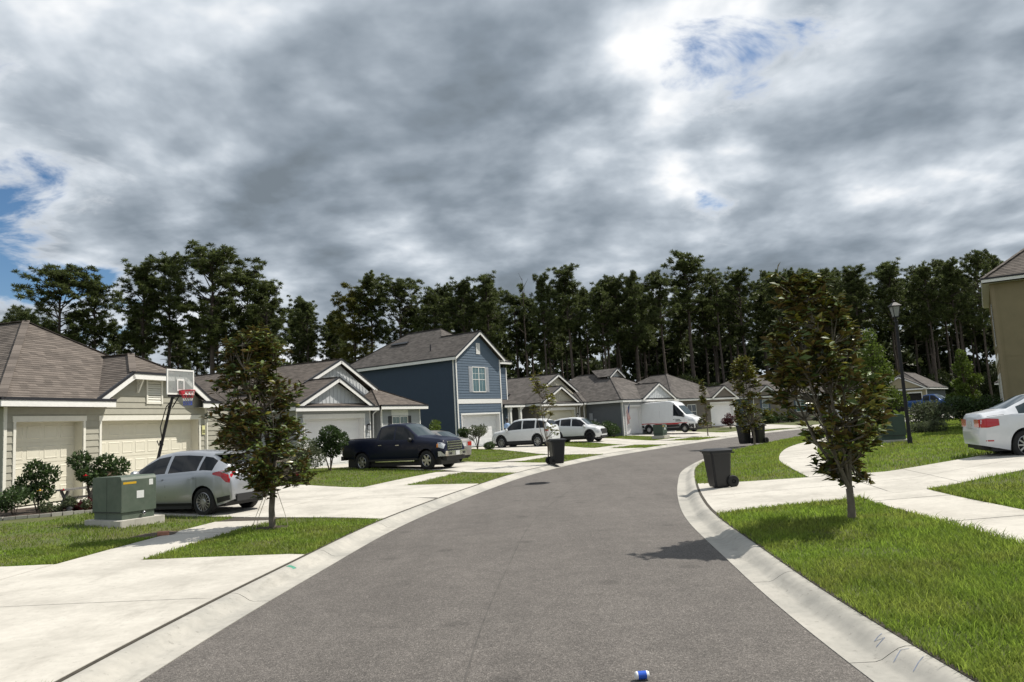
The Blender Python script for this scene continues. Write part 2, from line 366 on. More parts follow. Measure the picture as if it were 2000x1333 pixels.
def offs(lat, s):
    """point at arc length s, lateral offset lat"""
    i = min(max(int(np.searchsorted(SARC, s)) - 1, 0), len(CL) - 2); t = (s - SARC[i]) / (SARC[i + 1] - SARC[i])
    c = CL[i] * (1 - t) + CL[i + 1] * t; n = NOR[i] * (1 - t) + NOR[i + 1] * t
    return c + n * lat
def s_at(x, y):
    d = ((CL - np.array([x, y])) ** 2).sum(1); return SARC[d.argmin()]
# ------------------------------------------------------------------ ground, road, kerbs, walks, driveways
def grid_axis(lo, hi, c0, c1, fine, coarse):
    a = [c0]
    while a[-1] < c1: a.append(a[-1] + fine)
    st = fine; l = [c0]
    while l[-1] > lo: st = min(st * 1.25, coarse); l.append(l[-1] - st)
    st = fine; h = [a[-1]]
    while h[-1] < hi: st = min(st * 1.25, coarse); h.append(h[-1] + st)
    return np.array(l[::-1][:-1] + a + h[1:])
gx = grid_axis(-900, 900, -26, 60, 0.8, 60); gy = grid_axis(-120, 1500, -8, 100, 0.8, 60)
XX, YY = np.meshgrid(gx, gy, indexing='ij'); lat_ = lateral(XX.ravel(), YY.ravel())
ZZ = zt_arr(XX.ravel(), YY.ravel()) - 0.02; ZZ[np.abs(lat_) < 4.4] = -0.18
nx_, ny_ = len(gx), len(gy)
ii, jj = np.meshgrid(np.arange(nx_ - 1), np.arange(ny_ - 1), indexing='ij'); q0 = (ii * ny_ + jj).ravel()
def mesh_np(name, V, F, mats, parent=None, kind=None, midx=None, smooth=False):
    me = bpy.data.meshes.new(name); V = np.asarray(V, np.float32); F = np.asarray(F, np.int32); k = F.shape[1]
    me.vertices.add(len(V)); me.vertices.foreach_set('co', V.ravel())
    me.loops.add(F.size); me.loops.foreach_set('vertex_index', F.ravel())
    me.polygons.add(len(F)); me.polygons.foreach_set('loop_start', np.arange(0, F.size, k, dtype=np.int32)); me.polygons.foreach_set('loop_total', np.full(len(F), k, np.int32))
    for m in mats: me.materials.append(M[m] if isinstance(m, str) else m)
    if midx is not None: me.polygons.foreach_set('material_index', np.asarray(midx, np.int32))
    if smooth: me.polygons.foreach_set('use_smooth', np.ones(len(F), bool))
    me.update(calc_edges=True)
    o = link(name, me, parent)
    if kind: o['kind'] = kind
    return o
mesh_np('ground', np.stack([XX.ravel(), YY.ravel(), ZZ], 1), np.stack([q0, q0 + ny_, q0 + ny_ + 1, q0 + 1], 1), ['lawn'], kind='structure', smooth=True)

def sweep(prof, s0, s1, ds, zadd=None):
    """strip along the road; prof = list of (lat, z)"""
    n = max(1, int(round((s1 - s0) / ds))); V = []; k = len(prof)
    for i in range(n + 1):
        s = s0 + (s1 - s0) * i / n
        for l, z in prof:
            p = offs(l, s); V.append((p[0], p[1], z if zadd is None else z + zadd(p[0], p[1])))
    F = [(i * k + j, i * k + j + 1, (i + 1) * k + j + 1, (i + 1) * k + j) for i in range(n) for j in range(k - 1)]
    return V, F
S0, S1 = s_at(-.5, -12), SARC[-1] - 4
V, F = sweep([(-HW - .03, -.004), (-HW * .5, .022), (-.07, .034), (.5, .034), (HW * .5, .022), (HW + .03, -.004)], S0, S1, 0.8)
mesh_np('road', V, F, ['asphalt'], kind='structure', smooth=True)
V, F = sweep([(-.095, .0372), (-.08, .0372)], S0, s_at(6, 35), 0.6)
M['seam'] = mat('paving_seam', (0.082, 0.075, 0.068), 0.9, 0.4, 3)
mesh_np('paving_seam', V, F, ['seam'], kind='structure')
for sg, nm in ((-1, 'lawn_strip'), (1, 'lawn_strip')):
    V, F = sweep([(sg * (HW + CW - .02), 0), (sg * (HW + CW + .3), 0), (sg * 4.6, 0), (sg * 5.0, 0)], S0, S1, 0.8, lambda x, y: zt(x, y) - .004)
    if sg < 0: F = [f[::-1] for f in F]
    mesh_np(nm, V, F, ['lawn'], kind='structure')
for sg in (-1, 1):
    ke = empty('kerb'); ke['kind'] = 'structure'
    prof = [(sg * HW, -.05), (sg * HW, .003), (sg * (HW + .20), .004), (sg * (HW + .25), .018), (sg * (HW + .32), .062), (sg * (HW + .385), .098), (sg * (HW + .44), .112), (sg * (HW + CW), .112), (sg * (HW + CW + .002), -.05)]
    s = S0
    while s < S1 - 3.1:
        L_ = 3.05
        V, F = sweep(prof, s + .006, s + L_ - .006, 0.5)
        if sg > 0: F = [f[::-1] for f in F]
        k = len(prof); nV = len(V)
        F4 = F
        me = MB(); me.v = V; me.f = [list(f) for f in F4] + [list(range(k)), list(range(nV - k, nV))]; me.m = [0] * len(me.f)
        me.build('kerb_segment', 'curb', ke, smooth=35)
        s += L_
    V, F = sweep([(sg * (HW + .01), -.02), (sg * (HW + .24), -.004), (sg * (HW + .33), .05), (sg * (HW + CW), .10)], S0, S1, 1.0)
    if sg > 0: F = [f[::-1] for f in F]
    mesh_np('kerb_bed', V, F, ['joint'], ke)
    V, F = sweep([(sg * (HW + CW + .0), 0), (sg * (HW + CW + .05), 0)], S0, S1, 0.6, lambda x, y: zt(x, y) + .012)     # dirt line behind the kerb
    if sg < 0: F = [f[::-1] for f in F]
    mesh_np('kerb_dirt_line', V, F, ['joint'], ke)

def resample(P, n):
    P = np.array(P, float); d = np.concatenate([[0], np.cumsum(np.linalg.norm(np.diff(P, axis=0), axis=1))]); t = np.linspace(0, d[-1], n)
    return np.stack([np.interp(t, d, P[:, 0]), np.interp(t, d, P[:, 1])], 1)
DRIVE_POLYS = []
def inside(poly, x, y):
    poly = np.asarray(poly); r = np.zeros(len(x), bool); n = len(poly); j = n - 1
    for i in range(n):
        xi, yi = poly[i]; xj, yj = poly[j]
        c = ((yi > y) != (yj > y)) & (x < (xj - xi) * (y - yi) / (yj - yi + 1e-12) + xi); r ^= c; j = i
    return r
def slab(name, G, parent, mt, lift, thick=.07):
    """G: (n,m,2) grid of plan points -> solid slab following the terrain"""
    n, m = G.shape[:2]; mb = MB(); z = zt_arr(G[..., 0].ravel(), G[..., 1].ravel()).reshape(n, m) + lift
    for i in range(n):
        for j in range(m): mb.v.append((G[i, j, 0], G[i, j, 1], z[i, j]))
    for i in range(n - 1):
        for j in range(m - 1): mb.f.append([i * m + j, (i + 1) * m + j, (i + 1) * m + j + 1, i * m + j + 1])
    rim = [i * m for i in range(n)] + [(n - 1) * m + j for j in range(1, m)] + [i * m + m - 1 for i in range(n - 2, -1, -1)] + [j for j in range(m - 2, 0, -1)]
    o = len(mb.v); mb.v += [(mb.v[i][0], mb.v[i][1], mb.v[i][2] - thick) for i in rim]
    k = len(rim)
    for a in range(k): mb.f.append([rim[a], rim[(a + 1) % k], o + (a + 1) % k, o + a])
    mb.m = [0] * len(mb.f); ob = mb.build(name, mt, parent)
    me = ob.data; a = me.polygons[0].normal.z
    if a < 0: me.flip_normals()
    return ob
def driveway(A, B, joints, across=2, lift=.016, extra=0.0):
    """lofted between edge polylines A and B (from the kerb inwards); joints = fractions along"""
    N_ = 33; a = resample(A, N_); b = resample(B, N_); DRIVE_POLYS.append(np.concatenate([a, b[::-1]]))
    dr = empty('driveway'); dr['kind'] = 'structure'
    js = [0] + list(joints) + [1]; L_ = np.linalg.norm(np.diff(a, axis=0), axis=1).sum(); W_ = np.linalg.norm(a[16] - b[16])
    def pt(t, u):
        t = t * (N_ - 1); i = min(int(t), N_ - 2); f = t - i; return (a[i] * (1 - f) + a[i + 1] * f) * (1 - u) + (b[i] * (1 - f) + b[i + 1] * f) * u
    lim = HW + CW + .055
    def push(G):
        sh = G.shape; g = G.reshape(-1, 2); la = lateral(g[:, 0], g[:, 1])
        for i in np.nonzero(np.abs(la) < lim)[0]: g[i] = offs(math.copysign(lim, la[i]), s_at(*g[i]))
        return g.reshape(sh)
    gt, gu = .009 / L_, .009 / W_
    for k in range(len(js) - 1):
        for c in range(across):
            t0, t1, u0, u1 = js[k] + gt, js[k + 1] - gt, c / across + gu, (c + 1) / across - gu
            nt = max(3, int((t1 - t0) * L_ / .8) + 2); nu = max(3, int((u1 - u0) * W_ / .8) + 2)
            G = np.array([[pt(t, u) for u in np.linspace(u0, u1, nu)] for t in np.linspace(t0, t1, nt)])
            slab('slab', push(G), dr, 'concrete', lift + .002 * ((k * 7 + c * 3) % 3))
    G = np.array([[pt(t, u) for u in np.linspace(.004, .996, 12)] for t in np.linspace(.002, .998, 30)])
    slab('joint_bed', push(G), dr, 'joint', lift - .009, .03)
    return dr
driveway([(-3.35, 6.15), (-6.5, 6.15), (-8, 6.1), (-14, 6.0), (-20, 6.0)], [(-3.0, 12.1), (-5.6, 12.3), (-8.5, 12.3), (-14, 12.5), (-20, 12.7)], (.275, .55))
driveway([(-2.45, 15.9), (-4.1, 16.95), (-6.0, 17.7), (-7.1, 18.2), (-9.6, 19.4), (-15.35, 22.1)], [(-.65, 24.3), (-2.6, 25.1), (-4.0, 25.5), (-5.2, 25.3), (-8.45, 27.6), (-12.9, 30.5)], (.33, .52, .74))
driveway([(.70, 28.3), (-1.1, 29.9), (-2.17, 31.0), (-3.38, 33.2), (-8.0, 36.6), (-11.2, 38.3)], [(2.35, 33.6), (.6, 35.6), (-.23, 36.6), (-2.2, 38.5), (-8.6, 43.4)], (.3, .5, .75))
driveway([(5.4, 39.6), (3.2, 41.6), (2.0, 42.7), (-4.5, 58.4)], [(8.7, 44.6), (6.6, 46.4), (5.2, 48.4), (-.9, 62.4)], (.2, .35, .7))
driveway([(10.9, 47.6), (9.2, 49.4), (8.0, 51.2), (2.6, 65.0)], [(14.2, 52.6), (12.2, 54.0), (10.8, 56.2), (6.2, 69.4)], (.2, .35, .7))
driveway([(16.8, 56.9), (15.6, 58.4), (14.4, 60.2), (10.0, 70.2)], [(22.4, 64.6), (21, 65.8), (19.8, 67.4), (16.4, 76.2)], (.2, .35, .7))
driveway([(27.6, 71.2), (26.6, 72.6), (25, 76), (23, 86)], [(33, 74.6), (32, 76), (30.4, 79), (27.8, 90)], (.2, .5))
driveway([(45.5, 80.4), (46, 82), (47, 86), (50.4, 103)], [(51, 82), (51.4, 84), (52, 88), (55.4, 100)], (.2, .5))
driveway([(3.25, 13.9), (4.6, 14.35), (6.4, 14.35), (8.2, 14.75), (11, 16.3), (20, 21.2)], [(4.55, 20.2), (6.2, 19.5), (7.4, 19.1), (9.2, 18.65), (13.1, 20.7), (20, 24.2)], (.22, .32, .6))
LAT_W0, LAT_W1 = 6.25, 7.62
for sg in (-1, 1):
    sw = empty('sidewalk'); sw['kind'] = 'structure'; s = S0 + 4
    while s < S1 - 10:
        L_ = 1.52; c = offs(sg * 6.9, s + L_ / 2)
        if not any(inside(p, np.array([c[0]]), np.array([c[1]]))[0] for p in DRIVE_POLYS) and s < s_at(60, 81):
            G = np.array([[offs(sg * l, s + .007 + (L_ - .014) * t) for l in np.linspace(LAT_W0, LAT_W1, 3)] for t in np.linspace(0, 1, 3)])
            slab('slab', G, sw, 'concrete', .012 + .002 * random.randint(0, 2))
        s += L_
    V, F = sweep([(sg * (LAT_W0 + .01), 0), (sg * (LAT_W1 - .01), 0)], S0 + 4, S1 - 10, 0.8, lambda x, y: zt(x, y) + .004)
    if sg < 0: F = [f[::-1] for f in F]
    mesh_np('joint_bed', V, F, ['joint'], sw)

# ------------------------------------------------------------------ grass
BARE = []            # (x, y, r) spots without grass
BARE += [(-5.23, 15.72, .38), (5.3, 12.1, .10), (-7.6, 15.6, .45), (-13.0, 19.4, 1.5), (-14.2, 20.6, 1.6), (-9.7, 18.3, .95)]
HOUSE_POLYS = []
def grass(n, r0, r1, pw, seg):
    u = rng.random(n); e = 2 - pw                                   # areal density falls off as r^-pw
    r = (r0 ** e + u * (r1 ** e - r0 ** e)) ** (1 / e); az = (rng.random(n) * 2 - 1) * R(40)
    x = r * np.sin(az); y = r * np.cos(az); lat = lateral(x, y); al = np.abs(lat)
    keep = (al > HW + CW + .015) & ~((al > LAT_W0 - .015) & (al < LAT_W1 + .015))
    for p in DRIVE_POLYS + HOUSE_POLYS: keep &= ~inside(p, x, y)
    for bx, by, br in BARE: keep &= ((x - bx) ** 2 + (y - by) ** 2 > br * br * (0.7 + .6 * rng.random(n)))
    # thin patches
    pn = np.sin(x * 1.9 + np.sin(y * 1.3) * 2) * np.sin(y * 2.3 + np.sin(x * .9) * 2.2) + .5 * np.sin(x * 5.1 + y * 3.7)
    keep &= ~((pn > .75) & (rng.random(n) < .45))
    x, y, lat, r = x[keep], y[keep], lat[keep], r[keep]; n = len(x)
    right = lat > 0
    edge_d = np.minimum(np.abs(np.abs(lat) - HW - CW), np.minimum(np.abs(np.abs(lat) - LAT_W0), np.abs(np.abs(lat) - LAT_W1)))
    h = np.where(right, .066, .046) * (0.55 + .9 * rng.random(n)) * (1 + .35 * np.sin(x * 1.7 + 1) * np.sin(y * 1.1))
    h *= np.where(rng.random(n) < .04, 1.5, 1.0) * (1 + .2 * (edge_d < .12))
    w = (.0035 + .0012 * rng.random(n)) * np.maximum(1, (r / 8.5)) * .98
    th = rng.random(n) * 2 * math.pi; lean = h * (.25 + .75 * rng.random(n)); la = rng.random(n) * 2 * math.pi
    z = zt_arr(x, y) - .006; cx, sx_ = np.cos(th) * w, np.sin(th) * w; lx, ly = np.cos(la) * lean, np.sin(la) * lean
    if seg == 2:
        V = np.stack([np.stack([x - cx, y - sx_, z], 1), np.stack([x + cx, y + sx_, z], 1),
                      np.stack([x + cx * .75 + lx * .38, y + sx_ * .75 + ly * .38, z + h * .62], 1), np.stack([x - cx * .75 + lx * .38, y - sx_ * .75 + ly * .38, z + h * .62], 1),
                      np.stack([x + lx, y + ly, z + h * .97], 1)], 1).reshape(-1, 3)
        b = np.arange(n) * 5
        F = np.concatenate([np.stack([b, b + 1, b + 2], 1), np.stack([b, b + 2, b + 3], 1), np.stack([b + 3, b + 2, b + 4], 1)])
    else:
        V = np.stack([np.stack([x - cx, y - sx_, z], 1), np.stack([x + cx, y + sx_, z], 1), np.stack([x + lx * .7, y + ly * .7, z + h], 1)], 1).reshape(-1, 3)
        b = np.arange(n) * 3; F = np.stack([b, b + 1, b + 2], 1)
    return V, F
M['grass'] = mat('grass_blade', (0.205, 0.295, 0.042), 0.5, 0.25, 1.1, color2=(0.29, 0.27, 0.08), c2scale=.9, c2amt=.4, rand=.4, transl=.55, spec=.3)
def build_grass():
    V1, F1 = grass(470000, 3.6, 17, 1.15, 2); V2, F2 = grass(520000, 17, 75, 1.25, 1)
    g = mesh_np('grass', np.concatenate([V1, V2]), np.concatenate([F1, F2 + len(V1)]), ['grass'], kind='stuff')
    tag(g, 'green lawn grass growing between the kerbs, walks and driveways', 'grass')
# ------------------------------------------------------------------ house kit
class Wall:
    """wall frame: u runs from p0 to p1, outward is to the right of that direction"""
    def __init__(s, root, p0, p1):
        s.root = root; s.p0 = Vector((p0[0], p0[1], 0)); d = Vector((p1[0] - p0[0], p1[1] - p0[1], 0)); s.L = d.length; s.d = d.normalized(); s.n = Vector((s.d.y, -s.d.x, 0))
    def P(s, u, z, o=0.0): v = s.p0 + s.d * u + s.n * o; return (v.x, v.y, z)
    def wbox(s, mb, u0, u1, z0, z1, o0, o1, m=0):
        P = s.P
        return mb.add([P(u0, z0, o1), P(u1, z0, o1), P(u1, z0, o0), P(u0, z0, o0), P(u0, z1, o1), P(u1, z1, o1), P(u1, z1, o0), P(u0, z1, o0)],
                      [(0, 3, 2, 1), (4, 5, 6, 7), (0, 1, 5, 4), (1, 2, 6, 5), (2, 3, 7, 6), (3, 0, 4, 7)], m)
def urange(top, z):
    """u-interval where the concave top profile is above z"""
    us = [p[0] for p in top]; lo = hi = None
    for (a, za), (b, zb) in zip(top[:-1], top[1:]):
        for u, zz in ((a, za), (b, zb)):
            if zz >= z:
                lo = u if lo is None else min(lo, u); hi = u if hi is None else max(hi, u)
        if (za - z) * (zb - z) < 0:
            u = a + (b - a) * (z - za) / (zb - za); lo = u if lo is None else min(lo, u); hi = u if hi is None else max(hi, u)
    return None if lo is None else (lo, hi)
def ztop(top, u): return float(np.interp(u, [p[0] for p in top], [p[1] for p in top]))
def minus(seg, cuts):
    out = [seg]
    for a, b in cuts:
        nx = []
        for s0, s1 in out:
            if b <= s0 or a >= s1: nx.append((s0, s1)); continue
            if a > s0: nx.append((s0, a))
            if b < s1: nx.append((b, s1))
        out = nx
    return out
def build_wall(w, z0, top, opens=(), style='stucco', m='soffit', expo=0.178, base=-0.35, thick=0.14, name='wall', join=False):
    mb = MB(); us = sorted({0.0, w.L, *[p[0] for p in top], *[o[0] for o in opens], *[o[1] for o in opens]}); us = [u for u in us if top[0][0] - 1e-6 <= u <= top[-1][0] + 1e-6]
    for a, b in zip(us[:-1], us[1:]):
        if b - a < 1e-4: continue
        mid = (a + b) / 2; cuts = sorted([(o[2], o[3]) for o in opens if o[0] < mid < o[1]]); za, zb = ztop(top, a + 1e-5), ztop(top, b - 1e-5)
        z = z0 + base
        for c0, c1 in cuts + [(None, None)]:
            e0, e1 = (za, zb) if c0 is None else (c0, c0)
            if max(e0, e1) > z + .005:
                P = w.P; e0 = max(e0, z + .002); e1 = max(e1, z + .002)
                mb.add([P(a, z), P(b, z), P(b, e1), P(a, e0), P(a, z, -thick), P(b, z, -thick), P(b, e1, -thick), P(a, e0, -thick)],
                       [(0, 1, 2, 3), (5, 4, 7, 6), (3, 2, 6, 7), (1, 0, 4, 5), (0, 3, 7, 4), (2, 1, 5, 6)])
            if c1 is not None: z = c1
    mb.build(name, m, w.root)
    if style == 'stucco': return
    zmax = max(p[1] for p in top)
    jm = MB()
    if style == 'lap':
        z = z0
        while z < zmax - .03:
            zh = min(z + expo, zmax - .005); r0, r1 = urange(top, z + .01), urange(top, zh - .004)
            if r0 is None: break
            if r1 is None: r1 = ((r0[0] + r0[1]) / 2,) * 2
            zm = (z + zh) / 2; rm = urange(top, zm) or r0
            for a, b in minus(r0, [(o[0], o[1]) for o in opens if o[2] < zm < o[3]]):
                if b - a < .04: continue
                a1 = r1[0] if abs(a - r0[0]) < 1e-6 else a; b1 = r1[1] if abs(b - r0[1]) < 1e-6 else b
                if b1 < a1: b1 = a1 = (a1 + b1) / 2
                P = w.P; pm = jm if join else MB()
                pm.add([P(a, z, .001), P(b, z, .001), P(b, z, .030), P(a, z, .030), P(a1, zh, .006), P(b1, zh, .006), P(a1, zh, .001), P(b1, zh, .001)],
                       [(0, 1, 2, 3), (3, 2, 5, 4), (4, 5, 7, 6), (0, 3, 4, 6), (2, 1, 7, 5)])
                if not join: pm.build('siding_plank', m, w.root)
            z += expo
        if join and jm.v: tag(jm.build('siding', m, w.root), kind='stuff')
    if style == 'batten':
        u = top[0][0] + .15
        while u < top[-1][0] - .05:
            za = min(ztop(top, u - .02), ztop(top, u + .02))
            if za - z0 > .08: w.wbox(MB() if False else (bm := MB()), u - .02, u + .02, z0 + .005, za - .01, .001, .022); bm.build('batten', m, w.root)
            u += .305
def trim_box(w, u0, u1, z0, z1, o0=.002, o1=.042, name='trim_board', m='trim', parent=None):
    mb = MB(); w.wbox(mb, u0, u1, z0, z1, o0, o1); return mb.build(name, m, parent or w.root)
PANEL_CACHE = {}
def garage_door(w, u0, u1, z0, z1, m, cols, trim='trim', depth=.20, panels=True, header=.14, trim_w=.09):
    """recessed sectional door: four sections, raised panels, jambs and trim"""
    root = w.root; mb = MB(); hs = (z1 - z0) / 4
    for k in range(4): w.wbox(mb, u0 + .003, u1 - .003, z0 + k * hs + .006, z0 + (k + 1) * hs - .006, -depth - .05, -depth)
    w.wbox(mb, u0 + .003, u1 - .003, z0, z1 - .004, -depth - .06, -depth - .012)
    door = mb.build('garage_door', m, root)
    if panels:
        pw = (u1 - u0) / cols
        key = (w.root.name, round(pw, 3), round(hs, 3), round(depth, 3))
        if key not in PANEL_CACHE:
            a, b = pw * .40, hs * .33; mb = MB(); rings = []
            for ins, o in ((0, .0005), (.022, .013), (.055, .005)):
                rings.append([(-a + ins, -b + ins, o), (a - ins, -b + ins, o), (a - ins, b - ins, o), (-a + ins, b - ins, o)])
            for r in rings: mb.v += [tuple(w.d * x + w.n * o + Vector((0, 0, z))) for x, z, o in r]
            for i in range(2):
                for j in range(4): mb.f.append([i * 4 + j, i * 4 + (j + 1) % 4, i * 4 + 4 + (j + 1) % 4, i * 4 + 4 + j])
            mb.f.append([8, 9, 10, 11]); mb.m = [0] * len(mb.f)
            o = mb.build('panel', m, door); PANEL_CACHE[key] = o.data; first = o
        else: first = None
        for k in range(4):
            for c in range(cols):
                p = w.P(u0 + (c + .5) * pw, z0 + (k + .5) * hs, -depth)
                if first is not None: first.location = p; first = None
                else: link('panel', PANEL_CACHE[key], door, p)
    for ua, ub, nm in ((u0 - .001, u0 + .012, 'jamb'), (u1 - .012, u1 + .001, 'jamb')): trim_box(w, ua, ub, z0, z1, -depth, .0, nm, m)
    trim_box(w, u0 - .001, u1 + .001, z1 - .012, z1 + .001, -depth, .0, 'head_jamb', m)
    trim_box(w, u0 - trim_w, u0, z0, z1, .002, .044, 'door_trim', trim); trim_box(w, u1, u1 + trim_w, z0, z1, .002, .044, 'door_trim', trim)
    trim_box(w, u0 - trim_w - .03, u1 + trim_w + .03, z1 - .001, z1 + header, .002, .05, 'door_header', trim)
    return door
def window(w, u0, u1, z0, z1, glass, lites=2, shut=None, grid=True, frame='trim', sw=.36):
    f = .055; mb = MB(); B = w.wbox
    B(mb, u0 - f, u0, z0 - f, z1 + f, .002, .05); B(mb, u1, u1 + f, z0 - f, z1 + f, .002, .05); B(mb, u0, u1, z1, z1 + f, .002, .05); B(mb, u0, u1, z0 - f, z0, .002, .06)
    for k in range(1, lites): c = u0 + (u1 - u0) * k / lites; B(mb, c - .035, c + .035, z0, z1, .002, .036)
    wd = mb.build('window', frame, w.root); zm = (z0 + z1) / 2
    for k in range(lites):
        a = u0 + (u1 - u0) * k / lites + (.035 if k else 0); b = u0 + (u1 - u0) * (k + 1) / lites - (.035 if k < lites - 1 else 0)
        for za, zb, o in ((z0, zm - .018, .012), (zm + .018, z1, .020)):
            pm = MB(); B(pm, a, b, za, zb, .0015, o); pm.build('pane', glass, wd)
        sm = MB(); B(sm, a, b, zm - .018, zm + .018, .002, .032)
        if grid: c = (a + b) / 2; B(sm, c - .006, c + .006, z0, zm - .018, .002, .017); B(sm, c - .006, c + .006, zm + .018, z1, .002, .025); B(sm, a, c - .009, (zm + z1) / 2 - .009, (zm + z1) / 2 + .009, .002, .0245); B(sm, c + .009, b, (zm + z1) / 2 - .009, (zm + z1) / 2 + .009, .002, .0245)
        sm.build('sash', frame, wd)
    if shut:
        for a in (u0 - f - sw - .01, u1 + f + .01):
            sh = MB(); B(sh, a, a + sw, z0 - .05, z1 + .05, .002, .036)
            for z in np.arange(z0, z1 - .02, .09): B(sh, a + .04, a + sw - .04, z, z + .06, .036, .048)
            sh.build('shutter', shut, w.root)
    return wd
def clip(poly, key, c, keep_above):
    out = []; n = len(poly)
    for i in range(n):
        a, b = poly[i], poly[(i + 1) % n]; ka, kb = key(a) - c, key(b) - c
        if not keep_above: ka, kb = -ka, -kb
        if ka >= 0: out.append(a)
        if (ka > 0 > kb) or (ka < 0 < kb): out.append(a + (b - a) * (ka / (ka - kb)))
    return out
def roof(root, facets, m, expo=.145, name='roof', lift=.011):
    """every facet is laid in overlapping shingle courses; uv carries tab and course"""
    v, f, uv = [], [], []
    for fi, pts in enumerate(facets):
        P = [Vector(p) for p in pts]; n = Vector((0, 0, 0))
        for i in range(len(P)): n += P[i].cross(P[(i + 1) % len(P)])
        n.normalize()
        if n.z < 0: n = -n; P = P[::-1]
        h = Vector((0, 0, 1)).cross(n); h.normalize(); up = n.cross(h).normalized()
        key = lambda p: p.dot(up); lo = min(key(p) for p in P); hi = max(key(p) for p in P); k = 0; c = lo
        while c < hi - 1e-4:
            c1 = min(c + expo, hi); q = clip(P, key, c - 1e-6, True)
            q = clip(q, key, c1 + 1e-6, False) if len(q) > 2 else q
            if len(q) > 2:
                o = len(v); tab = fi * 53 + k * .37
                for p in q: v.append(p + n * (lift * (1 - (key(p) - c) / expo)))
                f.append(list(range(o, o + len(q)))); uv += [(p.dot(h) / .30 + tab + (k * 7 % 3) * .31, k + .5 + fi * 61) for p in q]
                lowp = [p for p in q if abs(key(p) - c) < 1e-4]
                if len(lowp) >= 2:
                    lowp.sort(key=lambda p: p.dot(h)); a, b = lowp[0], lowp[-1]; o = len(v)
                    d_ = lift if k else .03
                    v += [a + n * lift, b + n * lift, b - n * (d_ - lift), a - n * (d_ - lift)]; f.append([o, o + 3, o + 2, o + 1])
                    uv += [(a.dot(h) / .30 + tab, k + .5 + fi * 61), (a.dot(h) / .30 + tab, k + .5 + fi * 61), (b.dot(h) / .30 + tab, k + .5 + fi * 61), (b.dot(h) / .30 + tab, k + .5 + fi * 61)]
            c = c1; k += 1
    me = bpy.data.meshes.new(name); me.from_pydata([tuple(p) for p in v], [], f); me.materials.append(M[m])
    l = me.uv_layers.new(name='uv'); l.data.foreach_set('uv', np.array(uv, np.float32).ravel()); me.update()
    return link(name, me, root)
def cap_line(root, a, b, m, r=None):
    mb = MB(); a = Vector(a); b = Vector(b); n = max(2, int((b - a).length / .3)); d = (b - a) / n
    for i in range(n):
        p, q = a + d * i, a + d * (i + 1.12); mb.bar(p + Vector((0, 0, .012 + .006 * (i % 2))), q + Vector((0, 0, .012 + .006 * (i % 2))), .24, .022)
    o = mb.build('ridge_cap', m, r or root); l = o.data.uv_layers.new(name='uv')
    l.data.foreach_set('uv', np.repeat(rng.random((len(o.data.loops) // 24 + 1, 2)) * 40, 24, 0)[:len(o.data.loops)].astype(np.float32).ravel()); return o
def eave(root, a, b, drop=.17, out=None):
    """white fascia with the dark drip edge above it, along the roof edge a-b (sloping for rakes)"""
    a = Vector(a); b = Vector(b); d = (b - a).normalized(); up = Vector((0, 0, 1)); up = (up - d * up.dot(d)).normalized()
    mb = MB(); mb.bar(a - up * (drop / 2 + .035), b - up * (drop / 2 + .035), .035, drop, up=up); mb.build('fascia', 'trim', root)
    mb = MB(); mb.bar(a - up * .012 - d * .01, b - up * .012 + d * .01, .075, .075, up=up); mb.build('drip_edge', 'drip', root)
def soffit(root, pts, name='soffit'):
    mb = MB(); mb.poly(pts); return mb.build(name, 'soffit', root)
def hip_facets(x0, x1, y0, y1, z, s):
    w = x1 - x0; d = y1 - y0
    if w <= d:
        h = w / 2; A = (x0 + h, y0 + h, z + h * s); B = (x0 + h, y1 - h, z + h * s)
        return [[(x0, y0, z), (x1, y0, z), A], [(x1, y0, z), (x1, y1, z), B, A], [(x1, y1, z), (x0, y1, z), B], [(x0, y1, z), (x0, y0, z), A, B]], A, B
    h = d / 2; A = (x0 + h, y0 + h, z + h * s); B = (x1 - h, y0 + h, z + h * s)
    return [[(x0, y0, z), (x1, y0, z), B, A], [(x1, y0, z), (x1, y1, z), B], [(x1, y1, z), (x0, y1, z), A, B], [(x0, y1, z), (x0, y0, z), A]], A, B
def house_root(name, pose, label):
    X, Y, t, z0 = pose; o = empty(name, (X, Y, z0), math.pi / 2 - t, (1, 1, ZS)); tag(o, label, 'house'); return o
def hw(pose, x, y, z=0.0):
    X, Y, t, z0 = pose; return (X + x * math.sin(t) - y * math.cos(t), Y + x * math.cos(t) + y * math.sin(t), z0 + z * ZS)
def roof_vent(root, c, d, up, L_=1.5, w=.28):
    mb = MB(); c = Vector(c); d = Vector(d).normalized(); up = Vector(up).normalized(); n = d.cross(up); n = n if n.z > 0 else -n
    mb.bar(c - d * L_ / 2 + n * .07, c + d * L_ / 2 + n * .07, w, .09, up=n); mb.build('roof_vent', 'drip', root)
def downspout(root, pts, m='trim'):
    mb = MB()
    for a, b in zip(pts[:-1], pts[1:]): mb.bar(a, b, .075, .06)
    mb.build('downspout', m, root)
def lantern(root, w, u, z):
    mb = MB(); w.wbox(mb, u - .05, u + .05, z - .06, z + .06, .002, .03); w.wbox(mb, u - .012, u + .012, z + .02, z + .045, .03, .16)
    w.wbox(mb, u - .085, u + .085, z + .02, z + .05, .06, .24); w.wbox(mb, u - .03, u + .03, z + .05, z + .09, .10, .20)
    for du in (-.07, .058):
        for o in (.07, .215): w.wbox(mb, u + du, u + du + .012, z - .22, z + .02, o, o + .012)
    w.wbox(mb, u - .075, u + .075, z - .24, z - .22, .065, .235); l = mb.build('wall_lantern', 'black_metal', root)
    g = MB(); w.wbox(g, u - .055, u + .055, z - .215, z + .015, .085, .21); g.build('lantern_glass', 'lamp_clear', l)

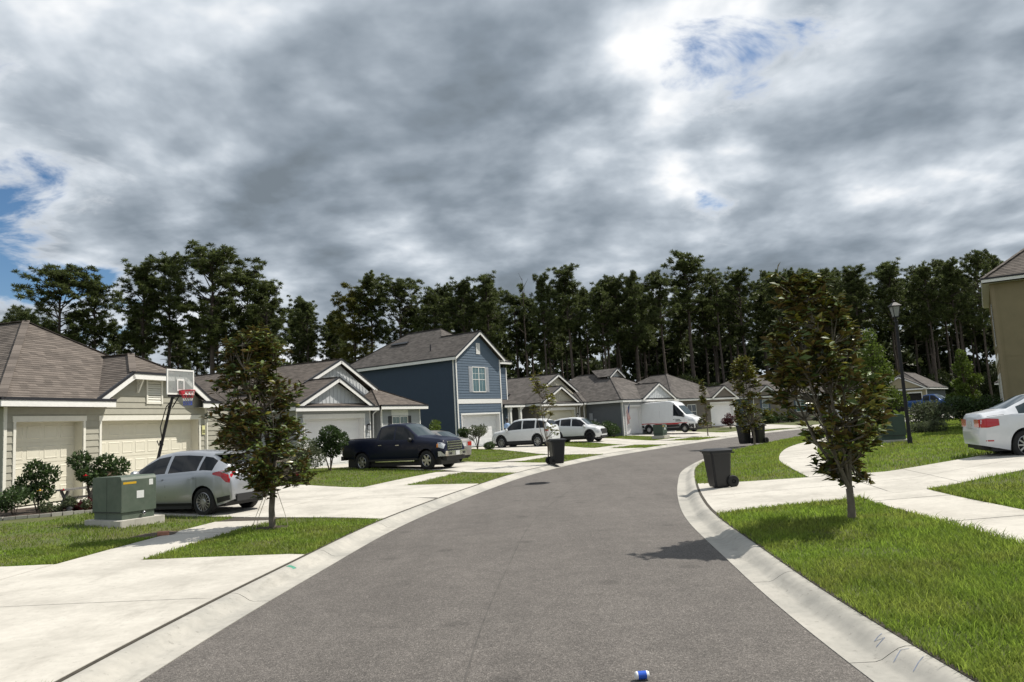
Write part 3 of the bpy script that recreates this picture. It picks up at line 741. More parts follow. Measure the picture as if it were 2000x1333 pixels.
# ------------------------------------------------------------------ house with two sage garage bays
M['sage'] = mat('sage_siding', (0.335, 0.322, 0.262), 0.7, 0.06, 5, 0.15, 60)
M['cream'] = mat('cream_door', (0.63, 0.60, 0.495), 0.55, 0.03, 6)
M['sage_trim'] = mat('cream_trim', (0.70, 0.68, 0.60), 0.55, 0.04, 8)
def house_sage():
    pose = (-15.344, 22.037, .281, .313); h = house_root('bungalow', pose, 'sage green bungalow with a single and a double cream garage door')
    HOUSE_POLYS.append([hw(pose, x, y)[:2] for x, y in ((-.1, -.05), (9, -.05), (9, 14), (-.1, 14))])
    w = Wall(h, (0, 0), (8.92, 0))
    top = [(0, 2.5), (3.25, 2.5), (3.26, 2.68), (4.72, 3.43), (7.34, 3.43), (8.80, 2.68), (8.81, 2.5), (8.92, 2.5)]
    op = [(.40, 2.84, 0, 2.13), (3.59, 8.47, 0, 2.13)]
    build_wall(w, 0, top, op, 'lap', 'sage')
    garage_door(w, .40, 2.84, 0.02, 2.13, 'cream', 4, 'sage_trim', .34); garage_door(w, 3.59, 8.47, 0.02, 2.13, 'cream', 8, 'sage_trim', .34)
    trim_box(w, 0, .1, -.2, 2.5, .002, .042, 'corner_board', 'sage_trim'); trim_box(w, 8.82, 8.92, -.2, 2.5, .002, .042, 'corner_board', 'sage_trim')
    build_wall(Wall(h, (0, 14), (0, .14)), 0, [(0, 2.5), (13.86, 2.5)], (), 'stucco', 'sage')
    build_wall(Wall(h, (8.92, .14), (8.92, 14)), 0, [(0, 2.5), (13.86, 2.5)], (), 'stucco', 'sage')
    build_wall(Wall(h, (8.92, 2.0), (13.5, 2.0)), 0, [(0, 2.5), (4.58, 2.5)], (), 'lap', 'sage')
    z = 2.7; s = .555; A = (4.46, 4.46, z + s * 4.86); B = (4.46, 9.54, z + s * 4.86); V_ = (6.03, 2.34, 4.22)
    fac = [[(-.4, -.4, z), (3.075, -.4, z), V_, A], [(8.985, -.4, z), (9.32, -.4, z), A, V_],
           [(-.4, 14.4, z), (-.4, -.4, z), A, B], [(9.32, -.4, z), (9.32, 14.4, z), B, A], [(9.32, 14.4, z), (-.4, 14.4, z), B],
           [(3.075, -.4, z), (3.8, -.4, z), (3.8, -.02, z + .21), (3.075, -.02, z + .21)], [(8.26, -.4, z), (8.985, -.4, z), (8.985, -.02, z + .21), (8.26, -.02, z + .21)],
           [(3.075, -.34, z + .01), (4.666, -.34, 3.53), (6.03, 1.06, 4.24), (6.03, 2.38, 4.24)], [(8.985, -.34, z + .01), (7.394, -.34, 3.53), (6.03, 1.06, 4.24), (6.03, 2.38, 4.24)],
           [(4.666, -.34, 3.53), (7.394, -.34, 3.53), (6.03, 1.06, 4.24)]]
    r = roof(h, fac, 'roof_tan')
    for a, b in (((-.4, -.4, z), A), ((9.32, -.4, z), A), (A, B), ((4.666, -.34, 3.53), (6.03, 1.06, 4.24)), ((7.394, -.34, 3.53), (6.03, 1.06, 4.24)), ((6.03, 1.06, 4.24), (6.03, 2.38, 4.24))): cap_line(h, a, b, 'roof_tan', r)
    eave(h, (-.42, -.42, z), (3.8, -.42, z)); eave(h, (8.26, -.42, z), (9.34, -.42, z)); eave(h, (-.42, 14, z), (-.42, -.40, z)); eave(h, (9.34, -.40, z), (9.34, 14, z))
    eave(h, (3.0, -.36, z - .03), (4.666, -.36, 3.53)); eave(h, (4.62, -.36, 3.54), (7.44, -.36, 3.54)); eave(h, (7.394, -.36, 3.53), (9.06, -.36, z - .03))
    soffit(h, [(-.4, -.4, 2.51), (3.8, -.4, 2.51), (3.8, 0, 2.51), (-.4, 0, 2.51)]); soffit(h, [(8.2, -.4, 2.51), (9.3, -.4, 2.51), (9.3, 0, 2.51), (8.2, 0, 2.51)])
    soffit(h, [(-.4, 0, 2.51), (0, 0, 2.51), (0, 14, 2.51), (-.4, 14, 2.51)]); soffit(h, [(8.92, 0, 2.51), (9.32, 0, 2.51), (9.32, 14, 2.51), (8.92, 14, 2.51)])
    soffit(h, [(4.7, -.34, 3.44), (7.36, -.34, 3.44), (7.36, 0, 3.44), (4.7, 0, 3.44)])
    # louvre and bracket in the clipped gable
    lv = MB(); w.wbox(lv, 5.62, 5.69, 2.62, 3.4, .002, .065); w.wbox(lv, 6.37, 6.44, 2.62, 3.4, .002, .065); w.wbox(lv, 5.69, 6.37, 2.62, 2.69, .002, .05); w.wbox(lv, 5.69, 6.37, 3.33, 3.4, .002, .05)
    lo = lv.build('gable_louvre', 'sage_trim', h)
    for k in range(9):
        zz = 2.70 + k * .07; sl = MB(); P = w.P; sl.add([P(5.69, zz, .045), P(6.37, zz, .045), P(6.37, zz + .055, .008), P(5.69, zz + .055, .008), P(5.69, zz - .012, .045), P(6.37, zz - .012, .045), P(6.37, zz + .04, .004), P(5.69, zz + .04, .004)], [(0, 1, 2, 3), (4, 7, 6, 5), (0, 4, 5, 1), (3, 2, 6, 7)]); sl.build('slat', 'sage_trim', lo)
    bk = MB(); u = 5.22; w.wbox(bk, u - .05, u + .05, 2.95, 3.42, .002, .06); w.wbox(bk, u - .05, u + .05, 3.33, 3.42, .06, .30); bk.bar(w.P(u, 3.0, .05), w.P(u, 3.36, .26), .07, .07); bk.build('bracket', 'sage_trim', h)
    pl = MB(); w.wbox(pl, 8.62, 8.80, 1.62, 1.92, .046, .06); pq = pl.build('house_number_plaque', M.setdefault('plaque', mat('plaque', (.62, .60, .30), .5, .3, 30)), h)
    pd = MB()
    for k in range(4): w.wbox(pd, 8.64 + k * .04, 8.665 + k * .04, 1.66, 1.78, .0605, .0625)
    pd.build('plaque_digits', 'black_metal', pq)
    gut = MB(); w.wbox(gut, 8.86, 8.92, .1, 2.45, .04, .1); gut.build('downspout', 'sage_trim', h)
house_sage()

# ------------------------------------------------------------------ gable fronted bungalow (grey, and again in beige)
def gabled_bungalow(pose, label, sid, door, trim, roofm, shut, expo, far=False, sidewall=None):
    h = house_root('bungalow', pose, label); HOUSE_POLYS.append([hw(pose, x, y)[:2] for x, y in ((-.1, -.05), (11.4, -.05), (11.4, 14), (-.1, 14))])
    ft = 2.5; w = Wall(h, (0, 0), (6.1, 0)); sw = sidewall or sid
    build_wall(w, 0, [(0, ft), (6.1, ft)], [(.6, 5.48, 0, 2.13)], 'lap', sid, join=far); garage_door(w, .6, 5.48, .02, 2.13, door, 8, trim, .34, header=.2)
    for a, b in ((0, .09), (6.01, 6.1)): trim_box(w, a, b, -.2, ft, .002, .042, 'corner_board', trim)
    lantern(h, w, .28, 1.75); lantern(h, w, 5.82, 1.75)
    build_wall(Wall(h, (0, 14), (0, .14)), 0, [(0, ft), (13.86, ft)], (), 'stucco', sw)
    build_wall(Wall(h, (6.1, .14), (6.1, 4)), 0, [(0, ft), (3.86, ft)], (), 'lap', sid, join=far)
    build_wall(Wall(h, (6.24, 3.9), (7.1, 3.9)), 0, [(0, ft), (.86, ft)], (), 'stucco', sid)
    w2 = Wall(h, (7.15, 0), (11.25, 0)); build_wall(w2, 0, [(0, ft), (4.1, ft)], [(1.1, 2.65, .75, 2.15)], 'lap', sid, join=far)
    window(w2, 1.1, 2.65, .78, 2.12, 'glass_green', 2, shut); trim_box(w2, 1.0, 2.75, 2.2, 2.48, .031, .044, 'window_head', trim)
    for a, b in ((0, .09), (4.01, 4.1)): trim_box(w2, a, b, -.2, ft, .002, .042, 'corner_board', trim)
    build_wall(Wall(h, (7.15, 4), (7.15, .14)), 0, [(0, ft), (3.86, ft)], (), 'stucco', sid); build_wall(Wall(h, (11.25, .14), (11.25, 14)), 0, [(0, ft), (13.86, ft)], (), 'stucco', sw)
    z = 2.7; rz = 3.98; Rz = 5.08
    fac = [[(-.35, -.34, z), (3.05, -.34, rz), (3.05, 2.3, rz), (-.35, 2.3, z)], [(6.1, -.34, z), (3.05, -.34, rz), (3.05, 2.3, rz), (6.1, 2.3, z)],
           [(-.35, -.4, 2.66), (6.45, -.4, 2.66), (6.45, -.03, 2.80), (-.35, -.03, 2.80)],
           [(-.4, 1.8, z + .004), (5.8, 1.8, Rz), (5.8, 14.4, Rz), (-.4, 14.4, z + .004)], [(11.6, 2.05, z), (11.6, 14.4, z), (5.8, 14.4, Rz), (5.8, 1.8, Rz), (9.15, 2.05, 3.70)],
           [(11.6, -.4, z), (11.6, 2.05, z), (9.15, 2.05, 3.70)], [(6.7, -.4, z), (11.6, -.4, z), (9.15, 2.05, 3.70)], [(6.7, 2.05, z), (6.7, -.4, z), (9.15, 2.05, 3.70)], [(6.1, 1.9, 2.72), (7.2, 1.9, 2.72), (7.2, 4.5, 3.8), (6.1, 4.5, 3.8)]]
    r = roof(h, fac, roofm, expo)
    for a, b in (((3.05, -.34, rz), (3.05, 2.3, rz)), ((5.8, 1.8, Rz), (5.8, 14.4, Rz)), ((11.6, -.4, z), (9.15, 2.05, 3.70)), ((6.7, -.4, z), (9.15, 2.05, 3.70))): cap_line(h, a, b, roofm, r)
    eave(h, (-.4, -.42, 2.66), (6.45, -.42, 2.66)); eave(h, (6.68, -.42, z), (11.62, -.42, z)); eave(h, (-.42, 14, z), (-.42, -.4, z)); eave(h, (11.62, -.40, z), (11.62, 14, z)); eave(h, (6.05, 1.95, z), (7.1, 1.95, z))
    eave(h, (-.30, -.37, z), (3.05, -.37, rz + .01)); eave(h, (3.05, -.37, rz + .01), (6.1, -.37, z)); eave(h, (2.6, 1.76, 3.85), (5.8, 1.76, Rz + .01)); eave(h, (5.8, 1.76, Rz + .01), (9.2, 1.76, 3.68))
    soffit(h, [(-.4, -.4, 2.51), (6.4, -.4, 2.51), (6.4, 0, 2.51), (-.4, 0, 2.51)]); soffit(h, [(6.7, -.4, 2.51), (11.6, -.4, 2.51), (11.6, 0, 2.51), (6.7, 0, 2.51)]); soffit(h, [(-.4, 0, 2.51), (0, 0, 2.51), (0, 14, 2.51), (-.4, 14, 2.51)]); soffit(h, [(6.1, 0, 2.51), (7.15, 0, 2.51), (7.15, 4, 2.51), (6.1, 4, 2.51)])
    g = Wall(h, (0, -.03), (6.1, -.03)); build_wall(g, 2.81, [(.35, 2.82), (3.05, rz - .16), (5.75, 2.82)], (), 'batten', M[sid].name and sid + '_gable', base=0)
    g2 = Wall(h, (0, 2.1), (11, 2.1)); build_wall(g2, 3.2, [(2.2, 3.21), (5.8, Rz - .16), (9.4, 3.21)], (), 'batten', sid + '_gable', base=0)
    downspout(h, [(6.45, -.36, 2.5), (6.25, -.12, 2.3), (6.2, -.08, 0)]); downspout(h, [(6.75, -.36, 2.5), (7.0, -.12, 2.2), (7.05, -.06, 0)])
    roof_vent(h, (1.6, 5.4, 3.49 + .02), (0, 1, 0), (1, 0, .38)); mb = MB(); mb.tube([(3.4, 9.5, 4.0), (3.4, 9.5, 4.5)], .05); mb.build('vent_pipe', 'drip', h)
    return h
M['grey_sid'] = mat('pale_grey_siding', (0.36, 0.375, 0.385), 0.7, 0.05, 5, 0.15, 60); M['grey_sid_gable'] = mat('pale_grey_board', (0.50, 0.52, 0.53), 0.7, 0.04, 5)
M['white_door'] = mat('white_door', (0.76, 0.76, 0.76), 0.5, 0.03, 6)
P_GREY = (-11.387, 38.106, .472, .263)
gabled_bungalow(P_GREY, 'light grey bungalow with twin board gables and white garage door', 'grey_sid', 'white_door', 'trim', 'roof_tan', 'shutter_dark', .145)
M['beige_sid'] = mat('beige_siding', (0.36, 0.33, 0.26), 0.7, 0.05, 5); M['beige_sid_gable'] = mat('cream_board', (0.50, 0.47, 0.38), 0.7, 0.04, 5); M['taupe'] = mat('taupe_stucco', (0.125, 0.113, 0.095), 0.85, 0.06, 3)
P_BEIGE = (2.2, 66.2, .66, .45)
gabled_bungalow(P_BEIGE, 'beige bungalow with twin cream gables behind the white SUVs', 'beige_sid', 'cream', 'trim', 'roof_grey', None, .29, True, 'taupe')

# ------------------------------------------------------------------ blue two storey house
M['blue_sid'] = mat('blue_siding', (0.088, 0.126, 0.172), 0.65, 0.05, 4, 0.1, 60); M['blue_stucco_shaded'] = mat('blue_stucco_shaded', (0.036, 0.056, 0.086), 0.85, 0.05, 2, 0.3, 60)  # side-wall stucco is the same blue paint, darkened to hold its shade
P_BLUE = (-4.619, 58.295, .63, .35)
def house_blue():
    pose = P_BLUE; h = house_root('two_storey_house', pose, 'blue two-storey house with a front gable and grey shutters'); W = 5.85; ze = 5.9
    HOUSE_POLYS.append([hw(pose, x, y)[:2] for x, y in ((-.1, -.05), (9, -.05), (9, 14), (-.1, 14))])
    w = Wall(h, (0, 0), (W, 0)); top = [(0, ze), (.02, ze), (W / 2, ze + 1.66), (W - .02, ze), (W, ze)]
    build_wall(w, 0, top, [(.5, 5.38, 0, 2.13), (2.05, 3.72, 3.65, 5.3)], 'lap', 'blue_sid', .178)
    garage_door(w, .5, 5.38, .02, 2.13, 'white_door', 8, 'trim', .34, header=.1)
    window(w, 2.07, 3.70, 3.67, 5.28, 'glass_teal', 2, 'shutter_grey', sw=.42)
    trim_box(w, .0, W, 2.86, 3.16, .031, .05, 'band_board')
    for a, b in ((0, .12), (W - .12, W)): trim_box(w, a, b, -.2, ze, .003, .051, 'corner_board')
    lv = MB(); w.wbox(lv, 2.68, 2.74, 6.2, 6.95, .02, .06); w.wbox(lv, 3.11, 3.17, 6.2, 6.95, .02, .06); w.wbox(lv, 2.74, 3.11, 6.2, 6.26, .02, .06); w.wbox(lv, 2.74, 3.11, 6.89, 6.95, .02, .06); lo = lv.build('gable_louvre', 'trim', h)
    for k in range(8): sl = MB(); w.wbox(sl, 2.74, 3.11, 6.27 + k * .077, 6.27 + k * .077 + .06, .02, .05); sl.build('slat', 'trim', lo)
    ws = Wall(h, (0, 13.5), (0, .14)); build_wall(ws, 0, [(0, ze), (13.36, ze)], [(1.2, 2.1, 4.3, 5.5)], 'stucco', 'blue_stucco_shaded'); window(ws, 1.2, 2.1, 4.3, 5.5, 'glass_green', 1, None, False)
    tj = MB(); ws.wbox(tj, .02, 13.3, 2.98, 3.02, .001, .012); tj.build('stucco_band', 'blue_stucco_shaded', h)
    tc_ = MB(); ws.wbox(tc_, 13.24, 13.36, -.2, ze, .001, .03); tc_.build('corner_board', 'trim', h)
    build_wall(Wall(h, (W, .14), (W, 1.4)), 0, [(0, ze), (1.26, ze)], (), 'stucco', 'blue_sid')
    w3 = Wall(h, (W, 1.4), (8.6, 1.4)); build_wall(w3, 0, [(0, ze - .4), (2.75, ze - .4)], (), 'lap', 'blue_sid', .178, join=True); trim_box(w3, 2.63, 2.75, -.2, ze - .4, .003, .04, 'corner_board')
    build_wall(Wall(h, (8.6, 1.54), (8.6, 13.5)), 0, [(0, ze - .4), (11.96, ze - .4)], (), 'stucco', 'blue_stucco_shaded')
    s = .5625; z = 5.95; ap = 4.35; az = z + s * (ap + .3); yb = 13.8; ax = ap
    A1 = (ax, 5.2, az); B1 = (ax, yb - (ax + .3), az); rz = z + s * (W / 2 + .3)
    fac = [[(-.3, -.34, z), (W / 2, -.34, rz), (W / 2, 3.9, rz), (-.3, 3.9, z)], [(W + .3, -.34, z), (W / 2, -.34, rz), (W / 2, 5.9, rz), (W + .3, 2.9, z)],
           [(-.3, 3.9, z), (W / 2, 3.9, rz), A1, B1, (-.3, yb, z)], [(-.3, yb, z), (9.0, yb, z), B1], [(W / 2, 3.9, rz), (W + .3, 1.1, z), (9.0, 1.1, z), A1], [(9.0, 1.1, z), (9.0, yb, z), B1, A1]]
    r = roof(h, fac, 'roof_grey', .145)
    for a, b in (((W / 2, -.34, rz), (W / 2, 3.9, rz)), (A1, B1), (B1, (-.3, yb, z)), (A1, (9.0, 1.1, z))): cap_line(h, a, b, 'roof_grey', r)
    eave(h, (-.32, yb, z), (-.32, -.34, z), .2); eave(h, (-.36, -.37, z - .02), (W / 2, -.37, rz + .01)); eave(h, (W / 2, -.37, rz + .01), (W + .36, -.37, z - .02)); eave(h, (W + .32, -.34, z), (W + .32, 1.1, z)); eave(h, (W + .3, 1.06, z), (9.0, 1.06, z))
    soffit(h, [(-.3, -.34, z - .2), (0, -.34, z - .2), (0, yb, z - .2), (-.3, yb, z - .2)])
    roof_vent(h, (2.6, 8.6, z + s * 2.9 + .02), (0, 1, 0), (1, 0, s), 2.0); mb = MB(); mb.tube([(.9, 3.4, z + s * 1.2), (.9, 3.4, z + s * 1.2 + .45)], .05); mb.build('vent_pipe', 'drip', h)
    # porch beside the garage
    roof(h, [[(W + .1, -.2, 2.75), (8.9, -.2, 2.75), (8.9, 1.4, 3.15), (W + .1, 1.4, 3.15)]], 'roof_grey', .145, 'porch_roof'); eave(h, (W + .1, -.23, 2.75), (8.9, -.23, 2.75))
    soffit(h, [(W + .1, -.2, 2.55), (8.8, -.2, 2.55), (8.8, 1.4, 2.55), (W + .1, 1.4, 2.55)])
    for x in (7.0, 8.5):
        c = MB(); c.box(x - .11, x + .11, -.08, .14, .0, 2.56); c.box(x - .15, x + .15, -.12, .18, 0, .2); c.box(x - .15, x + .15, -.12, .18, 2.36, 2.55); c.build('porch_column', 'trim', h)
    downspout(h, [(8.7, -.2, 2.5), (8.72, .2, 2.3), (8.72, .2, 0)])
    fd = MB(); w3.wbox(fd, .9, 1.85, .05, 2.15, .02, .05); fd.build('front_door', 'shutter_dark', h)
house_blue()

# ------------------------------------------------------------------ plainer hipped bungalows further along
def hipped(pose, label, W, D, sid, sidew, roofm, gables, doors=(), wins=(), door='white_door', slope=.46, vents=(), dutch=None, shut=None, gstyle='batten', expo=.29, ez=2.5, glass='glass'):
    h = house_root('bungalow', pose, label); HOUSE_POLYS.append([hw(pose, x, y)[:2] for x, y in ((-.1, -.05), (W, -.05), (W, D), (-.1, D))])
    w = Wall(h, (0, 0), (W, 0)); ops = [(a, b, 0, 2.13) for a, b, _ in doors] + [(a, b, c, d) for a, b, c, d in wins]
    build_wall(w, 0, [(0, ez), (W, ez)], ops, 'lap', sid, join=True)
    for a, b, c in doors: garage_door(w, a, b, .02, 2.13, door, c, 'trim', .3)
    for a, b, c, d in wins: window(w, a, b, c, d, glass, 1 if b - a < 1.2 else 2, shut, False)
    for a, b in ((0, .1), (W - .1, W)): trim_box(w, a, b, -.2, ez, .002, .042, 'corner_board')
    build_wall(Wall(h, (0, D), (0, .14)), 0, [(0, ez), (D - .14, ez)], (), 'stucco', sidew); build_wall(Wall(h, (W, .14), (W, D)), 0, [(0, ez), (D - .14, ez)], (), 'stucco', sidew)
    z = ez + .2; fac, A, B = hip_facets(-.4, W + .4, -.4, D + .4, z, slope); caps = [((-.4, -.4, z), A), (A, B)]
    caps.append(((W + .4, -.4, z), A if W <= D else B))
    for gx0, gx1, gs, mt in gables:
        c = (gx0 + gx1) / 2; hwd = (gx1 - gx0) / 2; zp = z + .1 + hwd * gs; yb = min(-.4 + (zp - z) / slope + .3, D / 2)
        fac += [[(gx0 - .1, -.55, z + .1 - .1 * gs), (c, -.55, zp), (c, yb, zp), (gx0 - .1, yb * .12, z + .1 - .1 * gs)], [(gx1 + .1, -.55, z + .1 - .1 * gs), (c, -.55, zp), (c, yb, zp), (gx1 + .1, yb * .12, z + .1 - .1 * gs)]]
        eave(h, (gx0 - .12, -.58, z + .09 - .1 * gs), (c, -.58, zp)); eave(h, (c, -.58, zp), (gx1 + .12, -.58, z + .09 - .1 * gs)); caps.append(((c, -.55, zp), (c, yb, zp)))
        build_wall(Wall(h, (0, -.43), (W, -.43)), z + .05, [(gx0 + .2, z + .06), (c, zp - .16), (gx1 - .2, z + .06)], (), gstyle if gstyle == 'batten' else 'stucco', mt, base=0, thick=.05)
    r = roof(h, fac, roofm, expo)
    for a, b in caps: cap_line(h, a, b, roofm, r)
    if dutch:
        c, y, hwd, gs, mt = dutch; zb = z + slope * (y + .4) + .05; zp = zb + hwd * gs
        roof(h, [[(c - hwd - .1, y - .3, zb - .1 * gs), (c, y - .3, zp), (c, y + 3, zp), (c - hwd - .1, y + 1.2, zb - .1 * gs)], [(c + hwd + .1, y - .3, zb - .1 * gs), (c, y - .3, zp), (c, y + 3, zp), (c + hwd + .1, y + 1.2, zb - .1 * gs)]], roofm, expo, 'dormer_roof')
        eave(h, (c - hwd - .1, y - .33, zb - .1 * gs), (c, y - .33, zp), .13); eave(h, (c, y - .33, zp), (c + hwd + .1, y - .33, zb - .1 * gs), .13)
        build_wall(Wall(h, (0, y), (W, y)), zb - .2, [(c - hwd, zb), (c, zp - .1), (c + hwd, zb)], (), 'batten', mt, base=0, thick=.05)
    eave(h, (-.42, -.42, z), (W + .42, -.42, z)); eave(h, (-.42, D, z), (-.42, -.4, z)); eave(h, (W + .42, -.4, z), (W + .42, D, z))
    soffit(h, [(-.4, -.4, ez + .01), (W + .4, -.4, ez + .01), (W + .4, 0, ez + .01), (-.4, 0, ez + .01)]); soffit(h, [(-.4, 0, ez + .01), (0, 0, ez + .01), (0, D, ez + .01), (-.4, D, ez + .01)])
    for c, d, u, l in vents: roof_vent(h, c, d, u, l)
    return h
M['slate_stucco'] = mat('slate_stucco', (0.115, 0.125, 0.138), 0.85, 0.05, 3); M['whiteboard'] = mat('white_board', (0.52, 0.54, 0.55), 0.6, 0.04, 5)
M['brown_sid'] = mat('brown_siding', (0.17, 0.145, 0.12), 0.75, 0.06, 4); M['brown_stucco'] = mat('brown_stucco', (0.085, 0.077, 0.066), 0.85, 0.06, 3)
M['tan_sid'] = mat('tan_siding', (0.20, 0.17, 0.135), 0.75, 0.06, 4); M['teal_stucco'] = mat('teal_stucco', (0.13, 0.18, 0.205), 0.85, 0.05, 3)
M['wheat_sid'] = mat('wheat_siding', (0.33, 0.285, 0.185), 0.75, 0.05, 4); M['garage_shade'] = mat('painted_garage_shade', (0.02, 0.018, 0.016), 0.9)  # near-black door colour stands in for shade inside an open garage
P_SLATE = (9.95, 69.3, .755, .42)
hipped(P_SLATE, 'slate grey bungalow with a flag and white board gables', 9.1, 13, 'grey_sid', 'slate_stucco', 'roof_grey', [(2.9, 8.7, .42, 'whiteboard')], [(.5, 3.0, 4), (3.7, 8.6, 8)], (), slope=.5,
       vents=[((1.4, 8.2, 3.62), (0, 1, 0), (1, 0, .5), 1.7), ((1.4, 10.4, 3.62), (0, 1, 0), (1, 0, .5), 1.7)], dutch=(4.55, 3.75, 1.25, .52, 'whiteboard'))
P_BROWN = (17.2, 80.5, .93, .45)
hipped(P_BROWN, 'brown bungalow under a dark hip roof behind the van', 10.5, 13, 'brown_sid', 'brown_stucco', 'roof_grey', [(6.0, 10.4, .46, 'brown_sid')], [(6.2, 10.2, 6)], ((2.2, 3.6, .9, 2.1),), slope=.46, vents=[((1.0, 6.6, 3.42), (0, 1, 0), (1, 0, .46), 1.7)], gstyle='stucco')
P_TAN = (29.6, 92.2, 1.089, .5)
hipped(P_TAN, 'tan bungalow with a tall slate-shuttered window under a gable', 11.5, 12, 'tan_sid', 'teal_stucco', 'roof_grey', [(-.1, 4.1, .48, 'tan_sid')], (), ((1.55, 2.45, .75, 2.25), (7.5, 9.0, .9, 2.1)), slope=.46, vents=[((3.8, 3.0, 4.38), (1, 0, 0), (0, 1, .46), 1.6)], shut='shutter_blue', gstyle='stucco', glass='glass_green')
P_PALE = (40.2, 99.0, 1.35, .5)
hipped(P_PALE, 'pale bungalow half hidden behind the roadside magnolia', 9.5, 12, 'whiteboard', 'teal_stucco', 'roof_grey', [(1, 6, .45, 'whiteboard')], [(1.2, 5.9, 8)], ((7, 8.2, .9, 2.1),), slope=.45)
P_WHEAT = (51.0, 104.3, 2.27, .55)
hipped(P_WHEAT, 'wheat coloured bungalow with a door coloured like a shaded open garage', 6.3, 12.5, 'wheat_sid', 'slate_stucco', 'roof_grey', [(.0, 6.3, .43, 'wheat_sid')], [(.75, 5.6, 8)], (), 'garage_shade', slope=.55, vents=[((4.9, 5.2, 3.5), (0, 1, 0), (-1, 0, .55), 1.8)], gstyle='stucco')
P_FARGREY = (63.2, 96.5, 2.27, .55)
hipped(P_FARGREY, 'small pale grey house with a white gable beyond the hedge', 9, 12, 'grey_sid', 'slate_stucco', 'roof_grey', [(.4, 3.2, .5, 'whiteboard')], (), ((1.2, 2.2, .8, 2.1), (5, 6.4, .8, 2.1)), slope=.5)

# ------------------------------------------------------------------ mustard two storey house at the edge of the frame
M['mustard_stucco'] = mat('mustard_stucco', (0.235, 0.193, 0.112), 0.85, 0.07, 1.5, 0.35, 50); M['mustard_sid'] = mat('mustard_siding', (0.26, 0.21, 0.125), 0.75, 0.05, 4)
def house_mustard():
    th = R(32.5); Wd = 11.0; cx, cy = 23.25, 35.2
    ox, oy = cx + Wd * math.sin(th), cy + Wd * math.cos(th)
    h = empty('two_storey_house', (ox, oy, .42), R(237.5), (1, 1, ZS)); tag(h, 'mustard two-storey house cut off by the frame', 'house'); ze = 5.75
    c_, s_ = math.cos(R(237.5)), math.sin(R(237.5)); HOUSE_POLYS.append([(ox + x * c_ - y * s_, oy + x * s_ + y * c_) for x, y in ((-.1, -.1), (Wd + .1, -.1), (Wd + .1, 13), (-.1, 13))])
    w = Wall(h, (0, 0), (Wd, 0)); build_wall(w, 0, [(0, ze), (Wd, ze)], [(8.2, 9.6, 3.4, 5.0), (8.2, 9.6, .8, 2.2), (1, 5.9, 0, 2.13)], 'lap', 'mustard_sid')
    window(w, 8.2, 9.6, 3.4, 5.0, 'glass', 2, 'shutter_dark', False); window(w, 8.2, 9.6, .8, 2.2, 'glass', 2, None, False); garage_door(w, 1, 5.9, .02, 2.13, 'cream', 8)
    trim_box(w, Wd - .12, Wd, -.2, ze, .003, .04, 'corner_board', 'mustard_sid'); trim_box(w, 0, Wd, 2.75, 3.0, .031, .055, 'band_board', 'sage_trim')
    ws = Wall(h, (Wd, .14), (Wd, 13)); build_wall(ws, 0, [(0, ze), (12.86, ze)], (), 'stucco', 'mustard_stucco')
    tj = MB(); ws.wbox(tj, .02, 12.8, 2.86, 2.90, .001, .014); tj.build('stucco_band', 'mustard_stucco', h); tj = MB(); ws.wbox(tj, .0, .09, -.2, ze, .001, .022); tj.build('stucco_corner', 'mustard_stucco', h)
    build_wall(Wall(h, (0, 13), (0, .14)), 0, [(0, ze), (12.86, ze)], (), 'stucco', 'mustard_stucco')
    z = ze + .22; fac, A, B = hip_facets(-.3, Wd + .3, -.3, 13.4, z, .62); r = roof(h, fac, 'roof_tan')
    for a, b in (((Wd + .3, -.3, z), A), ((-.3, -.3, z), A), (A, B), ((Wd + .3, 13.4, z), B)): cap_line(h, a, b, 'roof_tan', r)
    eave(h, (-.32, -.32, z), (Wd + .32, -.32, z), .13); eave(h, (Wd + .32, -.3, z), (Wd + .32, 13.4, z), .13)
    soffit(h, [(Wd, -.3, ze + .01), (Wd + .3, -.3, ze + .01), (Wd + .3, 13.4, ze + .01), (Wd, 13.4, ze + .01)]); soffit(h, [(-.3, -.3, ze + .01), (Wd, -.3, ze + .01), (Wd, 0, ze + .01), (-.3, 0, ze + .01)])
house_mustard()
